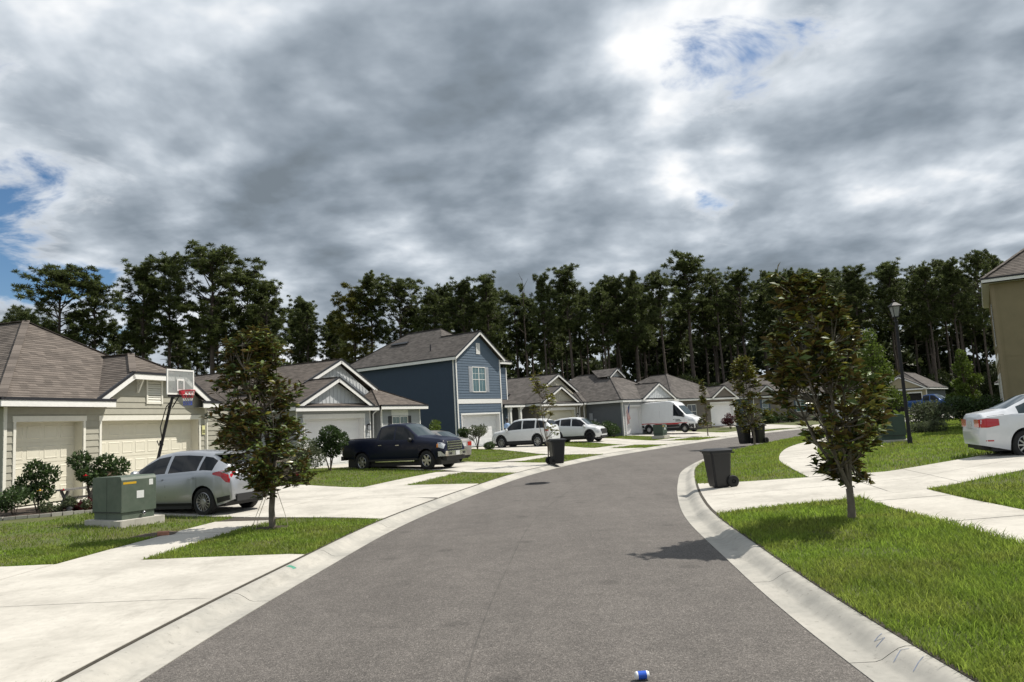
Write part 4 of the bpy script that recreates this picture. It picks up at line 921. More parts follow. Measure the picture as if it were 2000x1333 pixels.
# ------------------------------------------------------------------ vehicles
def paint(name, c, metallic=0.0, rough=0.28, coat=.55, spec=.5): return M.setdefault(name, mat(name, c, rough, metallic=metallic, coat=coat, spec=spec, var=.03, vscale=3))
class Car:
    def __init__(s, name, label, cat, pose, sp, body):
        X, Y, hd, z0 = pose; s.root = empty(name, (X, Y, z0), hd, (1, 1, ZS)); tag(s.root, label, cat); s.sp = sp; s.body = body
        lo, hi = sp['zt'][0][0], sp['zt'][-1][0]; xs = list(np.arange(lo, hi, .045)) + [hi]
        for t in ('zt', 'zs', 'w', 'wt'): xs += [p[0] for p in sp[t]]
        for a in sp['axles']: xs += [a - sp['arch'] - .001, a + sp['arch'] + .001] + list(a + sp['arch'] * np.cos(np.linspace(0, math.pi, 15)))
        for a, b in sp['side'] + [sp['ws']] + ([sp['rg']] if sp.get('rg') else []): xs += [a, b]
        xs = sorted(x for x in xs if lo <= x <= hi); s.xs = [xs[0]]
        for x in xs[1:]:
            if x - s.xs[-1] > .004: s.xs.append(x)
        s.shell(); s.wheels()
    def I(s, t, x): tb = s.sp[t]; return float(np.interp(x, [p[0] for p in tb], [p[1] for p in tb]))
    def zb(s, x):
        z = s.I('zb', x); ra = s.sp['arch']; zc = s.sp['r'] + .02
        for a in s.sp['axles']:
            if abs(x - a) < ra: z = max(z, zc + math.sqrt(ra * ra - (x - a) ** 2) * .98)
        return z
    def sec(s, x):
        w, zs, ztp, wt = s.I('w', x), s.I('zs', x), s.I('zt', x), s.I('wt', x); zb = min(s.zb(x), zs - .03); zs = min(zs, ztp - .012); h = ztp - zs; k = min(1, max(.2, h / .3))
        B = (w * .968, zs); E = (min(wt, w * .95), ztp - .06 * k); lerp = lambda t, o=0: (B[0] + (E[0] - B[0]) * t + o, B[1] + (E[1] - B[1]) * t)
        low = s.I('zb', x)
        yl = lambda z: w * (.90 + .085 * min(1, max(0, (z - low) / .16))) if z < low + .16 else w * (.985 + .015 * min(1, (z - low - .16) / .15))
        return [(yl(zb), zb), (yl(zb + (zs - zb) * .12), zb + (zs - zb) * .12), (yl(zb + (zs - zb) * .42), zb + (zs - zb) * .42), (w * .997, zb + (zs - zb) * .78), B,
                lerp(.07), lerp(.50, .018 * k), lerp(.90, .008 * k), E, (E[0] * .9, ztp - .026 * k), (E[0] * .5, ztp - .006), (0, ztp)]
    def shell(s):
        S = [s.sec(x) for x in s.xs]; K = 12; v = []
        for x, sc in zip(s.xs, S): v += [(x, y, z) for y, z in sc] + [(x, -y, z) for y, z in sc[-2::-1]]
        n = 2 * K - 1; groups = {}
        def put(g, f): groups.setdefault(g, []).append(f)
        for i in range(len(s.xs) - 1):
            xm = (s.xs[i] + s.xs[i + 1]) / 2; h = s.I('zt', xm) - s.I('zs', xm)
            for k in range(n - 1):
                kk = k if k < K - 1 else n - 2 - k; f = [i * n + k, (i + 1) * n + k, (i + 1) * n + k + 1, i * n + k + 1]; g = 'body'
                if kk in (5, 6) and h > .10:
                    for q, (a, b) in enumerate(s.sp['side']):
                        if a < xm < b: g = ('side_window', q, k < K - 1)
                if kk in (9, 10):
                    if s.sp['ws'][0] < xm < s.sp['ws'][1]: g = ('windscreen',)
                    if s.sp.get('rg') and s.sp['rg'][0] < xm < s.sp['rg'][1]: g = ('rear_window',)
                put(g, f)
        put('body', list(range(n))); put('body', list(range((len(s.xs) - 1) * n, len(s.xs) * n))[::-1])
        for g, fs in groups.items():
            ids = sorted({i for f in fs for i in f}); mp = {a: b for b, a in enumerate(ids)}; mb = MB(); mb.v = [v[i] for i in ids]; mb.f = [[mp[i] for i in f] for f in fs]; mb.m = [0] * len(fs)
            if g == 'body': mb.build('body', s.body, s.root, 38)
            else: mb.build(g[0], s.sp['glass'] if g[0] != 'windscreen' else s.sp.get('wsm', 'car_glass_light'), s.root, 50)
        lo, hi = s.xs[0], s.xs[-1]; w = s.I('w', 0); mb = MB(); mb.box(lo + .25, hi - .25, -w + .2, w - .2, .2, .55); a0, a1 = s.sp['axles']
        mb.box(a0 + .4, a1 - .4, -w + .06, w - .06, s.I('zb', 0) - .03, .5); mb.build('underbody', 'black_plastic', s.root)
    def wheels(s):
        r = s.sp['r']; rr = s.sp['rim']; wd = .22; n = s.sp['spokes']; ty = MB()
        ty.lathe([(rr, -.5 * wd), (r * .90, -.5 * wd), (r * .98, -.4 * wd), (r, -.25 * wd), (r, .25 * wd), (r * .98, .4 * wd), (r * .90, .5 * wd), (rr, .5 * wd), (rr * .93, .42 * wd), (rr * .93, -.42 * wd), (rr, -.5 * wd)], 36, axis='y')
        first = None
        for a in s.sp['axles']:
            w = s.I('w', a)
            for sg in (1, -1):
                if first is None:
                    t = ty.build('wheel', 'rubber', s.root, 40); first = t
                    rm = MB(); rm.lathe([(rr * .99, .40 * wd), (rr * .9, .46 * wd), (rr * .86, .40 * wd), (rr * .86, .1 * wd)], 36, axis='y'); rm.lathe([(.001, .44 * wd), (.055, .44 * wd), (.075, .36 * wd), (.075, .2 * wd)], 20, axis='y')
                    for k in range(n):
                        th = 2 * math.pi * k / n; c, d = math.cos(th), math.sin(th); sw = s.sp.get('sw', .035); e = Vector((-d, 0, c)) * sw / 2; p = Vector((c, 0, d)); O = Vector((0, 1, 0))
                        a_, b_ = p * .06 + O * .40 * wd, p * rr * .89 + O * .42 * wd
                        rm.add([a_ - e, a_ + e, b_ + e, b_ - e, a_ - e - O * .03, a_ + e - O * .03, b_ + e - O * .03, b_ - e - O * .03], [(0, 1, 2, 3), (0, 4, 5, 1), (1, 5, 6, 2), (2, 6, 7, 3), (3, 7, 4, 0)])
                    rmo = rm.build('rim', s.sp.get('rimm', 'alloy'), t, 35); bk = MB(); bk.lathe([(.001, .12 * wd), (rr * .92, .12 * wd)], 28, axis='y'); bko = bk.build('brake_disc', 'black_metal', t)
                    meshes = (t.data, rmo.data, bko.data)
                else:
                    t = link('wheel', meshes[0], s.root); link('rim', meshes[1], t); link('brake_disc', meshes[2], t)
                t.location = (a, sg * (w - .5 * wd - .015), r); t.rotation_euler = (0, 0, 0 if sg > 0 else math.pi)
    def sy(s, x, z):
        sc = s.sec(x)[:9]; zz = [p[1] for p in sc]; return float(np.interp(z, zz, [p[0] for p in sc]))
    def strip(s, name, cols, m, off=.006, sides=(1, -1), parent=None):
        """patch laid on the side: cols of (x, z_low, z_high)"""
        for sg in sides:
            mb = MB(); pts = []; nz = 4
            dense = []
            for (a, b) in zip(cols[:-1], cols[1:]):
                for t in np.linspace(0, 1, 5)[:-1]: dense.append([a[i] * (1 - t) + b[i] * t for i in range(3)])
            dense.append(cols[-1])
            for x, z0, z1 in dense:
                for k in range(nz): z = z0 + (z1 - z0) * k / (nz - 1); mb.v.append((x, sg * (s.sy(x, z) + off), z))
            for i in range(len(dense) - 1):
                for k in range(nz - 1): f = [i * nz + k, (i + 1) * nz + k, (i + 1) * nz + k + 1, i * nz + k + 1]; mb.f.append(f if sg > 0 else f[::-1]); mb.m.append(0)
            mb.build(name, m, parent or s.root, 60)
    def seam(s, x, z0=None, z1=None, wd=.007):
        a = s.zb(x) if z0 is None else z0; b = s.I('zs', x) + .01 if z1 is None else z1
        s.strip('door_seam', [(x - wd / 2, a, b), (x + wd / 2, a, b)], 'black_plastic', .0025)
    def box(s, name, x0, x1, y0, y1, z0, z1, m): mb = MB(); mb.box(x0, x1, y0, y1, z0, z1); return mb.build(name, m, s.root)
    def handle(s, x, z, m, L_=.2): s.strip('door_handle', [(x - L_ / 2, z - .018, z + .018), (x + L_ / 2, z - .018, z + .018)], m, .03)
    def mirror(s, x, z, m):
        for sg in (1, -1):
            y = sg * (s.sy(x, z) + .09); mb = MB(); mb.lathe([(.001, -.1), (.075, -.085), (.095, 0), (.08, .075), (.001, .085)], 14, (x, y, z + .05), 'y'); mb.bar((x, y - sg * .03, z + .01), (x, sg * (s.sy(x, z) - .02), z), .06, .04); mb.build('wing_mirror', m, s.root, 60)
    def arches(s, m, wd=.06):
        ra = s.sp['arch']; zc = s.sp['r'] + .02
        for a in s.sp['axles']:
            for sg in (1, -1):
                mb = MB()
                for t in np.linspace(.02, math.pi - .02, 25):
                    for q in (ra - .012, ra + wd):
                        x, z = a + q * math.cos(t), zc + q * math.sin(t) * .98; mb.v.append((x, sg * (s.sy(x, max(z, s.zb(x) + .002)) + .012), z))
                for i in range(24): mb.f.append([2 * i, 2 * i + 1, 2 * i + 3, 2 * i + 2]); mb.m.append(0)
                mb.build('arch_trim', m, s.root, 60)
    def plate(s, x, z, m='lamp_clear'):
        sg = -1 if x < 0 else 1; s.box('number_plate', x - .012, x + .012, -.16, .16, z - .08, z + .08, m)

M['plate'] = mat('number_plate', (.55, .56, .56), .5, .25, 40)
# --- silver hatchback
P = paint('silver_paint', (.42, .435, .46), .55, .3)
HATCH = dict(axles=(-1.325, 1.325), arch=.355, r=.318, rim=.225, spokes=15, sw=.02, glass='car_glass',
    zt=[(-2.14, .66), (-2.11, .90), (-2.0, 1.03), (-1.86, 1.15), (-1.42, 1.385), (-1.1, 1.435), (-.6, 1.475), (-.1, 1.48), (.35, 1.425), (.75, 1.25), (1.12, 1.03), (1.3, .985), (1.85, .87), (2.08, .76), (2.2, .58)],
    zs=[(-2.14, .6), (-2.0, .97), (-1.3, 1.0), (-.3, .95), (1.1, .90), (1.85, .80), (2.1, .66), (2.2, .5)],
    w=[(-2.14, .60), (-2.08, .74), (-1.9, .84), (-1.4, .905), (1.2, .905), (1.65, .88), (2.0, .77), (2.2, .52)], wt=[(-2.14, .5), (-1.86, .60), (-1.4, .55), (0, .575), (.4, .59), (1.12, .70), (1.9, .64), (2.2, .4)],
    zb=[(-2.14, .36), (-1.9, .27), (-1.6, .2), (1.7, .19), (2.0, .2), (2.2, .26)], side=[(-1.58, -1.17), (-1.10, -.16), (-.06, .92)], ws=(.36, 1.10), rg=(-1.88, -1.44))
c = Car('hatchback', 'silver five-door hatchback parked on the driveway beside the green utility box', 'car', (-8.95, 20.1, R(160), .13), HATCH, P)
c.root.scale.z = 1.12
for x in (-1.13, -.11, .98): c.seam(x)
c.handle(-.95, .86, P); c.handle(.08, .84, P); c.mirror(.86, .93, P)
c.strip('sill', [(-.95, .19, .30), (.95, .19, .30)], 'black_plastic', .012); c.strip('tail_lamp', [(-2.06, .72, .95), (-1.98, .74, 1.0), (-1.86, .86, 1.0), (-1.62, .92, .96)], 'lamp_red', .008)
c.strip('rear_bumper_skirt', [(-2.12, .36, .46), (-1.72, .28, .40)], 'black_plastic', .008); c.box('diffuser', -2.16, -2.05, -.6, .6, .30, .46, 'black_plastic'); c.plate(-2.15, .78, 'plate')
c.strip('head_lamp', [(1.6, .74, .79), (2.0, .62, .74), (2.1, .6, .68)], 'lamp_clear', .008); sp = MB(); sp.box(-1.66, -1.40, -.52, .52, 1.345, 1.38); sp.build('spoiler', P, c.root)
# --- navy pickup
def pickup(name, label, pose, pm, lifted=False):
    r = .46 if lifted else .40
    T = dict(axles=(-1.85, 1.85), arch=r + .075, r=r, rim=.255, spokes=6, sw=.085, glass='car_glass',
        zt=[(-3.06, .80), (-3.04, 1.36), (-1.0, 1.375), (-.98, 1.40), (-.93, 1.66), (-.82, 1.88), (-.4, 1.95), (.1, 1.955), (.52, 1.91), (.8, 1.76), (1.32, 1.40), (1.5, 1.37), (2.45, 1.27), (2.66, 1.2), (2.78, .98)],
        zs=[(-3.06, .78), (-3.04, 1.32), (-1.0, 1.335), (-.9, 1.26), (.9, 1.22), (1.32, 1.23), (2.4, 1.12), (2.66, 1.02), (2.78, .86)],
        w=[(-3.06, .93), (-2.9, .98), (-1.0, .985), (-.98, .985), (2.3, .99), (2.6, .96), (2.78, .88)], wt=[(-3.06, .92), (-1.0, .94), (-.93, .80), (-.8, .70), (.5, .70), (1.32, .82), (2.5, .80), (2.78, .72)],
        zb=[(-3.06, .62), (-2.5, .55), (-1.2, .46), (1.2, .44), (2.3, .5), (2.78, .55)], side=[(-.82, .02), (.12, 1.16)], ws=(.54, 1.30), rg=(-.97, -.84))
    if lifted: pose = pose
    c = Car(name, label, 'pickup truck', pose, T, pm)
    for x in (-.99, .07, 1.14): c.seam(x)
    c.handle(-.72, 1.08, 'chrome', .2); c.handle(.28, 1.06, 'chrome', .2); c.mirror(1.02, 1.2, 'black_plastic')
    c.strip('running_board', [(-1.1, .38, .43), (1.15, .38, .43)], 'chrome', .03); c.arches('black_plastic' if lifted else pm, .05)
    c.strip('tail_lamp', [(-3.05, .92, 1.26), (-2.93, .92, 1.26)], 'lamp_red', .008); c.strip('head_lamp', [(2.48, .92, 1.1), (2.66, .86, 1.08), (2.76, .84, 1.0)], 'lamp_clear', .008); c.strip('side_marker', [(2.44, .9, 1.04), (2.52, .9, 1.06)], 'lamp_amber', .012)
    c.box('tonneau_cover', -2.98, -1.08, -.86, .86, 1.37, 1.395, 'black_plastic'); c.box('rear_bumper', -3.16, -2.98, -.9, .9, .5, .68, 'black_plastic' if not lifted else 'chrome')
    g = c.box('grille', 2.74, 2.81, -.62, .62, .80, 1.12, 'chrome'); 
    for k in range(3): mb = MB(); mb.box(2.80, 2.825, -.56, .56, .83 + k * .1, .90 + k * .1); mb.build('grille_slot', 'black_plastic', g)
    bm = MB(); bm.box(2.70, 2.93, -.80, .80, .54, .74); bm.bar((2.76, .78, .64), (2.5, .985, .64), .08, .2); bm.bar((2.76, -.78, .64), (2.5, -.985, .64), .08, .2); bm.build('front_bumper', 'chrome', c.root); c.box('valance', 2.62, 2.84, -.78, .78, .36, .54, 'black_plastic'); c.plate(2.94, .64, 'plate')
    for sg in (1, -1): mb = MB(); mb.box(2.9, 2.935, sg * .58 - .12, sg * .58 + .12, .59, .68); mb.build('fog_lamp_recess', 'black_plastic', c.root)
    return c
c = pickup('pickup_truck', 'navy blue crew-cab pickup with chrome bumper on the grey bungalow driveway', (-5.4, 35.5, R(-27), .13), paint('navy_paint', (.004, .007, .026), 0, .4, .22, .25)); c.root.scale.z = 1.13
pickup('pickup_truck', 'bright blue lifted pickup parked at the wheat coloured bungalow', (52.7, 93.4, R(-61), .46), paint('blue_paint', (.018, .07, .23), .3, .25), True)
# --- white vehicles
W_ = paint('white_paint', (.72, .73, .74), 0, .25)
ATLAS = dict(axles=(-1.49, 1.49), arch=.43, r=.38, rim=.26, spokes=10, sw=.04, glass='car_glass',
    zt=[(-2.56, .7), (-2.53, 1.1), (-2.44, 1.3), (-2.1, 1.62), (-1.7, 1.72), (-.6, 1.76), (.1, 1.755), (.5, 1.69), (1.18, 1.22), (1.35, 1.16), (2.15, 1.05), (2.36, .94), (2.45, .68)],
    zs=[(-2.56, .68), (-2.45, 1.13), (-1.5, 1.13), (1.2, 1.06), (2.1, .96), (2.36, .82), (2.45, .6)], w=[(-2.56, .72), (-2.4, .90), (-2.0, .97), (1.6, .98), (2.1, .92), (2.45, .68)], wt=[(-2.56, .6), (-2.2, .70), (0, .70), (.5, .70), (1.2, .80), (2.1, .78), (2.45, .52)],
    zb=[(-2.56, .42), (-1.9, .34), (1.9, .32), (2.45, .4)], side=[(-2.1, -1.42), (-1.3, -.32), (-.22, .98)], ws=(.5, 1.16), rg=(-2.42, -2.12))
c = Car('sport_utility_vehicle', 'white three-row SUV nosed in at the blue house driveway', 'SUV', (.55, 55.0, R(152), .2), ATLAS, W_)
for x in (-1.35, -.27, 1.04): c.seam(x)
c.handle(-1.1, 1.0, W_); c.handle(.0, .98, W_); c.mirror(.95, 1.06, W_); c.arches('black_plastic', .06); c.strip('sill', [(-1.05, .30, .46), (1.05, .30, .46)], 'black_plastic', .012); c.strip('head_lamp', [(2.0, .86, .95), (2.3, .78, .92), (2.4, .76, .84)], 'lamp_clear', .008); c.strip('tail_lamp', [(-2.52, .95, 1.1), (-2.1, .98, 1.1)], 'lamp_red', .008); c.box('front_skirt', 2.2, 2.44, -.7, .7, .36, .52, 'black_plastic'); c.plate(-2.57, .85, 'plate')
TUC = dict(axles=(-1.38, 1.38), arch=.41, r=.365, rim=.25, spokes=5, sw=.07, glass='car_glass', rimm='black_metal',
    zt=[(-2.3, .7), (-2.27, 1.05), (-2.15, 1.25), (-1.75, 1.53), (-1.3, 1.62), (-.4, 1.665), (.2, 1.64), (.6, 1.54), (1.22, 1.12), (1.4, 1.07), (1.95, .98), (2.15, .88), (2.25, .64)],
    zs=[(-2.3, .68), (-2.15, 1.1), (-1.4, 1.12), (.2, 1.02), (1.25, .98), (1.9, .90), (2.15, .76), (2.25, .58)], w=[(-2.3, .66), (-2.1, .85), (-1.6, .92), (1.4, .93), (1.9, .86), (2.25, .6)], wt=[(-2.3, .55), (-1.9, .62), (0, .64), (.6, .64), (1.22, .76), (1.9, .72), (2.25, .48)],
    zb=[(-2.3, .42), (-1.8, .32), (1.8, .30), (2.25, .36)], side=[(-1.75, -1.2), (-1.1, -.22), (-.12, 1.0)], ws=(.58, 1.20), rg=(-2.12, -1.78))
c = Car('sport_utility_vehicle', 'white crossover with dark wheels facing the road by the beige bungalow', 'SUV', (4.85, 59.2, R(-29), .26), TUC, W_)
for x in (-1.15, -.17, 1.06): c.seam(x)
c.handle(-.95, .95, W_); c.handle(.1, .92, W_); c.mirror(.98, 1.0, W_); c.arches('black_plastic', .07); c.strip('sill', [(-.98, .28, .44), (.98, .28, .44)], 'black_plastic', .012); c.strip('head_lamp', [(1.85, .60, .74), (2.1, .56, .72)], 'lamp_clear', .008)
g = c.box('grille', 2.2, 2.275, -.52, .52, .52, .84, 'black_plastic'); c.box('front_skirt', 2.1, 2.27, -.6, .6, .3, .42, 'black_plastic'); c.strip('tail_lamp', [(-2.26, .9, 1.04), (-1.95, .95, 1.04)], 'lamp_red', .008)
SED = dict(axles=(-1.325, 1.325), arch=.36, r=.318, rim=.22, spokes=10, sw=.035, glass='car_glass_light',
    zt=[(-2.33, .66), (-2.31, .93), (-2.22, 1.03), (-1.78, 1.085), (-1.62, 1.12), (-1.0, 1.385), (-.5, 1.45), (.1, 1.45), (.45, 1.39), (1.08, 1.04), (1.25, .985), (1.95, .84), (2.16, .72), (2.25, .54)],
    zs=[(-2.33, .63), (-2.25, .93), (-1.6, .985), (0, .945), (1.1, .91), (1.9, .78), (2.16, .62), (2.25, .48)], w=[(-2.33, .64), (-2.2, .80), (-1.9, .86), (-1.3, .89), (1.3, .89), (1.75, .86), (2.1, .72), (2.25, .5)], wt=[(-2.33, .56), (-1.7, .70), (-1.0, .57), (0, .57), (.45, .58), (1.08, .70), (1.9, .66), (2.25, .4)],
    zb=[(-2.33, .34), (-1.9, .26), (-1.6, .2), (1.7, .19), (2.25, .25)], side=[(-1.42, -1.08), (-1.0, -.1), (0, .94)], ws=(.43, 1.06), rg=(-1.66, -.98), wsm='car_glass_light')
def sedan(label, pose, pm):
    c = Car('sedan', label, 'car', pose, SED, pm)
    for x in (-1.04, -.05, .98): c.seam(x)
    c.handle(-.85, .86, pm); c.handle(.15, .84, pm); c.mirror(.88, .94, pm); c.strip('tail_lamp', [(-2.29, .72, .90), (-2.16, .72, .92), (-1.9, .76, .90)], 'lamp_red', .008)
    for sg in (1, -1): mb = MB(); mb.box(-2.325, -2.28, sg * .50 - .17, sg * .50 + .17, .73, .90); mb.build('tail_lamp', 'lamp_red', c.root)
    c.strip('reflector', [(-2.22, .42, .45), (-2.05, .42, .45)], 'lamp_red', .006); c.plate(-2.335, .79, 'plate'); c.box('rear_skirt', -2.27, -2.0, -.55, .55, .25, .36, 'black_plastic'); c.strip('head_lamp', [(1.8, .70, .77), (2.1, .60, .70)], 'lamp_clear', .008)
    c.strip('trunk_seam', [(-2.26, .945, .953), (-1.75, .985, .993)], 'black_plastic', .002); return c
sedan('white sedan with red tail lamps on the driveway beside the mustard house', (14.75, 19.95, R(-14), .33), paint('white_sedan_paint', (.70, .715, .74), 0, .25))
sedan('champagne sedan mostly hidden behind the navy pickup', (-4.75, 39.4, R(149), .14), paint('champagne_paint', (.36, .335, .31), .6, .3))
VAN = dict(axles=(-1.875, 1.875), arch=.42, r=.35, rim=.21, spokes=8, sw=.06, glass='car_glass',
    zt=[(-2.98, .7), (-2.95, 2.5), (-2.85, 2.66), (-2.5, 2.72), (0, 2.76), (.55, 2.72), (.95, 2.56), (1.25, 2.28), (2.02, 1.50), (2.2, 1.42), (2.7, 1.24), (2.9, 1.08), (2.98, .7)],
    zs=[(-2.98, .68), (-2.95, 1.4), (1.0, 1.36), (2.0, 1.28), (2.6, 1.05), (2.9, .9), (2.98, .62)], w=[(-2.98, .96), (-2.8, 1.01), (1.9, 1.02), (2.5, .96), (2.8, .84), (2.98, .66)], wt=[(-2.98, .82), (-2.8, .84), (.9, .82), (2.0, .84), (2.7, .74), (2.98, .5)],
    zb=[(-2.98, .5), (-2.4, .4), (2.3, .38), (2.98, .36)], side=[(.80, 1.86)], ws=(1.22, 2.0), rg=None)
c = Car('delivery_van', 'white high-roof delivery van with a red stripe parked before the slate bungalow', 'van', (14.7, 70.6, R(-40), .34), VAN, W_)
c.root.scale.z = 1.1
M['stripe_red'] = mat('stripe_red', (.50, .02, .03), .3, coat=.6); M['logo_dark'] = mat('logo_dark', (.05, .09, .09), .4)
c.strip('red_stripe', [(-2.9, .74, .86), (-2.3, .84, .90), (-1.4, .84, .90), (-.8, .74, .86), (1.2, .74, .86), (1.44, .80, .87), (2.2, .80, .84)], 'stripe_red', .008); c.strip('cladding', [(-2.94, .5, .73), (-2.34, .5, .73)], 'black_plastic', .010); c.strip('cladding', [(-1.42, .38, .73), (1.42, .38, .73)], 'black_plastic', .010); c.strip('cladding', [(2.32, .40, .74), (2.9, .40, .72)], 'black_plastic', .010); c.box('front_bumper', 2.7, 3.02, -.72, .72, .36, .72, 'black_plastic'); c.arches('black_plastic', .05)
c.strip('head_lamp', [(2.3, .98, 1.14), (2.7, .92, 1.08), (2.86, .9, 1.0)], 'lamp_clear', .008); c.strip('tail_lamp', [(-2.96, .95, 1.7), (-2.88, .95, 1.7)], 'lamp_red', .01); c.mirror(1.86, 1.36, 'black_plastic'); c.seam(.72, .75, 2.3); c.seam(1.95, .75, 1.3); c.seam(-.62, .75, 2.4)
c.strip('running_board', [(-1.35, .46, .52), (1.35, .46, .52)], 'alloy', .03); c.strip('door_lettering', [(1.02, 1.08, 1.14), (1.5, 1.08, 1.14)], 'logo_dark', .012, (-1,)); c.strip('door_lettering', [(1.02, .97, 1.04), (1.62, .97, 1.04)], 'logo_dark', .012, (-1,)); c.handle(.86, 1.14, 'black_plastic', .16)
# ------------------------------------------------------------------ vegetation
M['needles'] = mat('pine_needles', (0.090, 0.112, 0.036), 0.45, 0.3, 0.35, rand=.6, transl=.42, spec=.3)
M['leaf_dark'] = mat('understory_leaf', (0.046, 0.060, 0.020), 0.6, 0.3, 0.4, rand=.45, transl=.28, spec=.3)
M['leaf_olive'] = mat('olive_leaf', (0.125, 0.125, 0.022), 0.6, 0.25, 0.6, rand=.4, transl=.3, spec=.3)
M['leaf_bright'] = mat('bright_leaf', (0.105, 0.150, 0.026), 0.55, 0.2, 1.5, rand=.4, transl=.4, spec=.3)
M['mag_top'] = mat('magnolia_leaf', (0.105, 0.155, 0.034), 0.46, 0.3, 3, rand=.6, transl=.42, spec=.45)
M['mag_under'] = mat('magnolia_underside', (0.180, 0.126, 0.046), 0.7, 0.3, 4, rand=.6, transl=.35, spec=.2)
M['mag_new'] = mat('magnolia_young_leaf', (0.27, 0.26, 0.045), 0.3, 0.3, 3, rand=.4, transl=.4, spec=.5)
M['shrub_leaf'] = mat('shrub_leaf', (0.050, 0.085, 0.024), 0.5, 0.25, 3, rand=.5, transl=.3, spec=.4)
M['shrub_grey'] = mat('grey_green_leaf', (0.10, 0.12, 0.062), 0.6, 0.25, 3, rand=.5, transl=.3, spec=.3)
M['leaf_red'] = mat('dark_red_leaf', (0.075, 0.014, 0.018), 0.4, 0.3, 5, rand=.6, transl=.3)
M['leaf_pink'] = mat('crimson_leaf', (0.24, 0.022, 0.04), 0.5, 0.3, 5, rand=.5, transl=.3)
M['flower_red'] = mat('red_flower', (0.65, 0.01, 0.025), 0.5); M['flower_yellow'] = mat('yellow_flower', (0.7, 0.4, 0.02), 0.5)
M['wood_dark'] = mat('weathered_wood', (0.10, 0.066, 0.042), 0.8, 0.3, 14, 0.3, 60)

def unit(n): v = rng.normal(size=(n, 3)); return v / np.linalg.norm(v, axis=1)[:, None]
def leaf_cards(C, ax, L_, W_, jitter=.5):
    """diamond leaf cards: centres C, axis direction ax, half length and half width"""
    n = len(C); ax = ax + jitter * unit(n); ax /= np.linalg.norm(ax, axis=1)[:, None]; sd = np.cross(ax, unit(n)); sd /= np.linalg.norm(sd, axis=1)[:, None] + 1e-9
    nr = np.cross(ax, sd); L_ = np.broadcast_to(np.asarray(L_, float), (n,))[:, None]; W_ = np.broadcast_to(np.asarray(W_, float), (n,))[:, None]
    V = np.stack([C - ax * L_, C + sd * W_ - ax * L_ * .1 + nr * W_ * .35, C + ax * L_, C - sd * W_ - ax * L_ * .1 + nr * W_ * .35], 1).reshape(-1, 3); b = np.arange(n) * 4
    return V, np.stack([b, b + 1, b + 2, b + 3], 1)
def lobe_points(n, lobes, shell=.55):
    """points in a set of ellipsoids (x, y, z, rx, ry, rz), denser towards each skin"""
    lb = np.array(lobes, float); vol = lb[:, 3] * lb[:, 4] * lb[:, 5]; k = rng.choice(len(lb), n, p=vol ** .75 / (vol ** .75).sum()); d = unit(n); r = (shell + (1 - shell) * rng.random(n) ** .6)[:, None]
    return lb[k, :3] + d * lb[k, 3:] * r, d
def cloud(name, lobes, n, L_, W_, m, parent=None, shell=.5, up=.25, kind=None):
    C, d = lobe_points(n, lobes, shell); V, F = leaf_cards(C, d + np.array([0, 0, up]), L_ * (.7 + .6 * rng.random(n)), W_ * (.7 + .6 * rng.random(n)), .9)
    return mesh_np(name, V, F, [m], parent, kind)

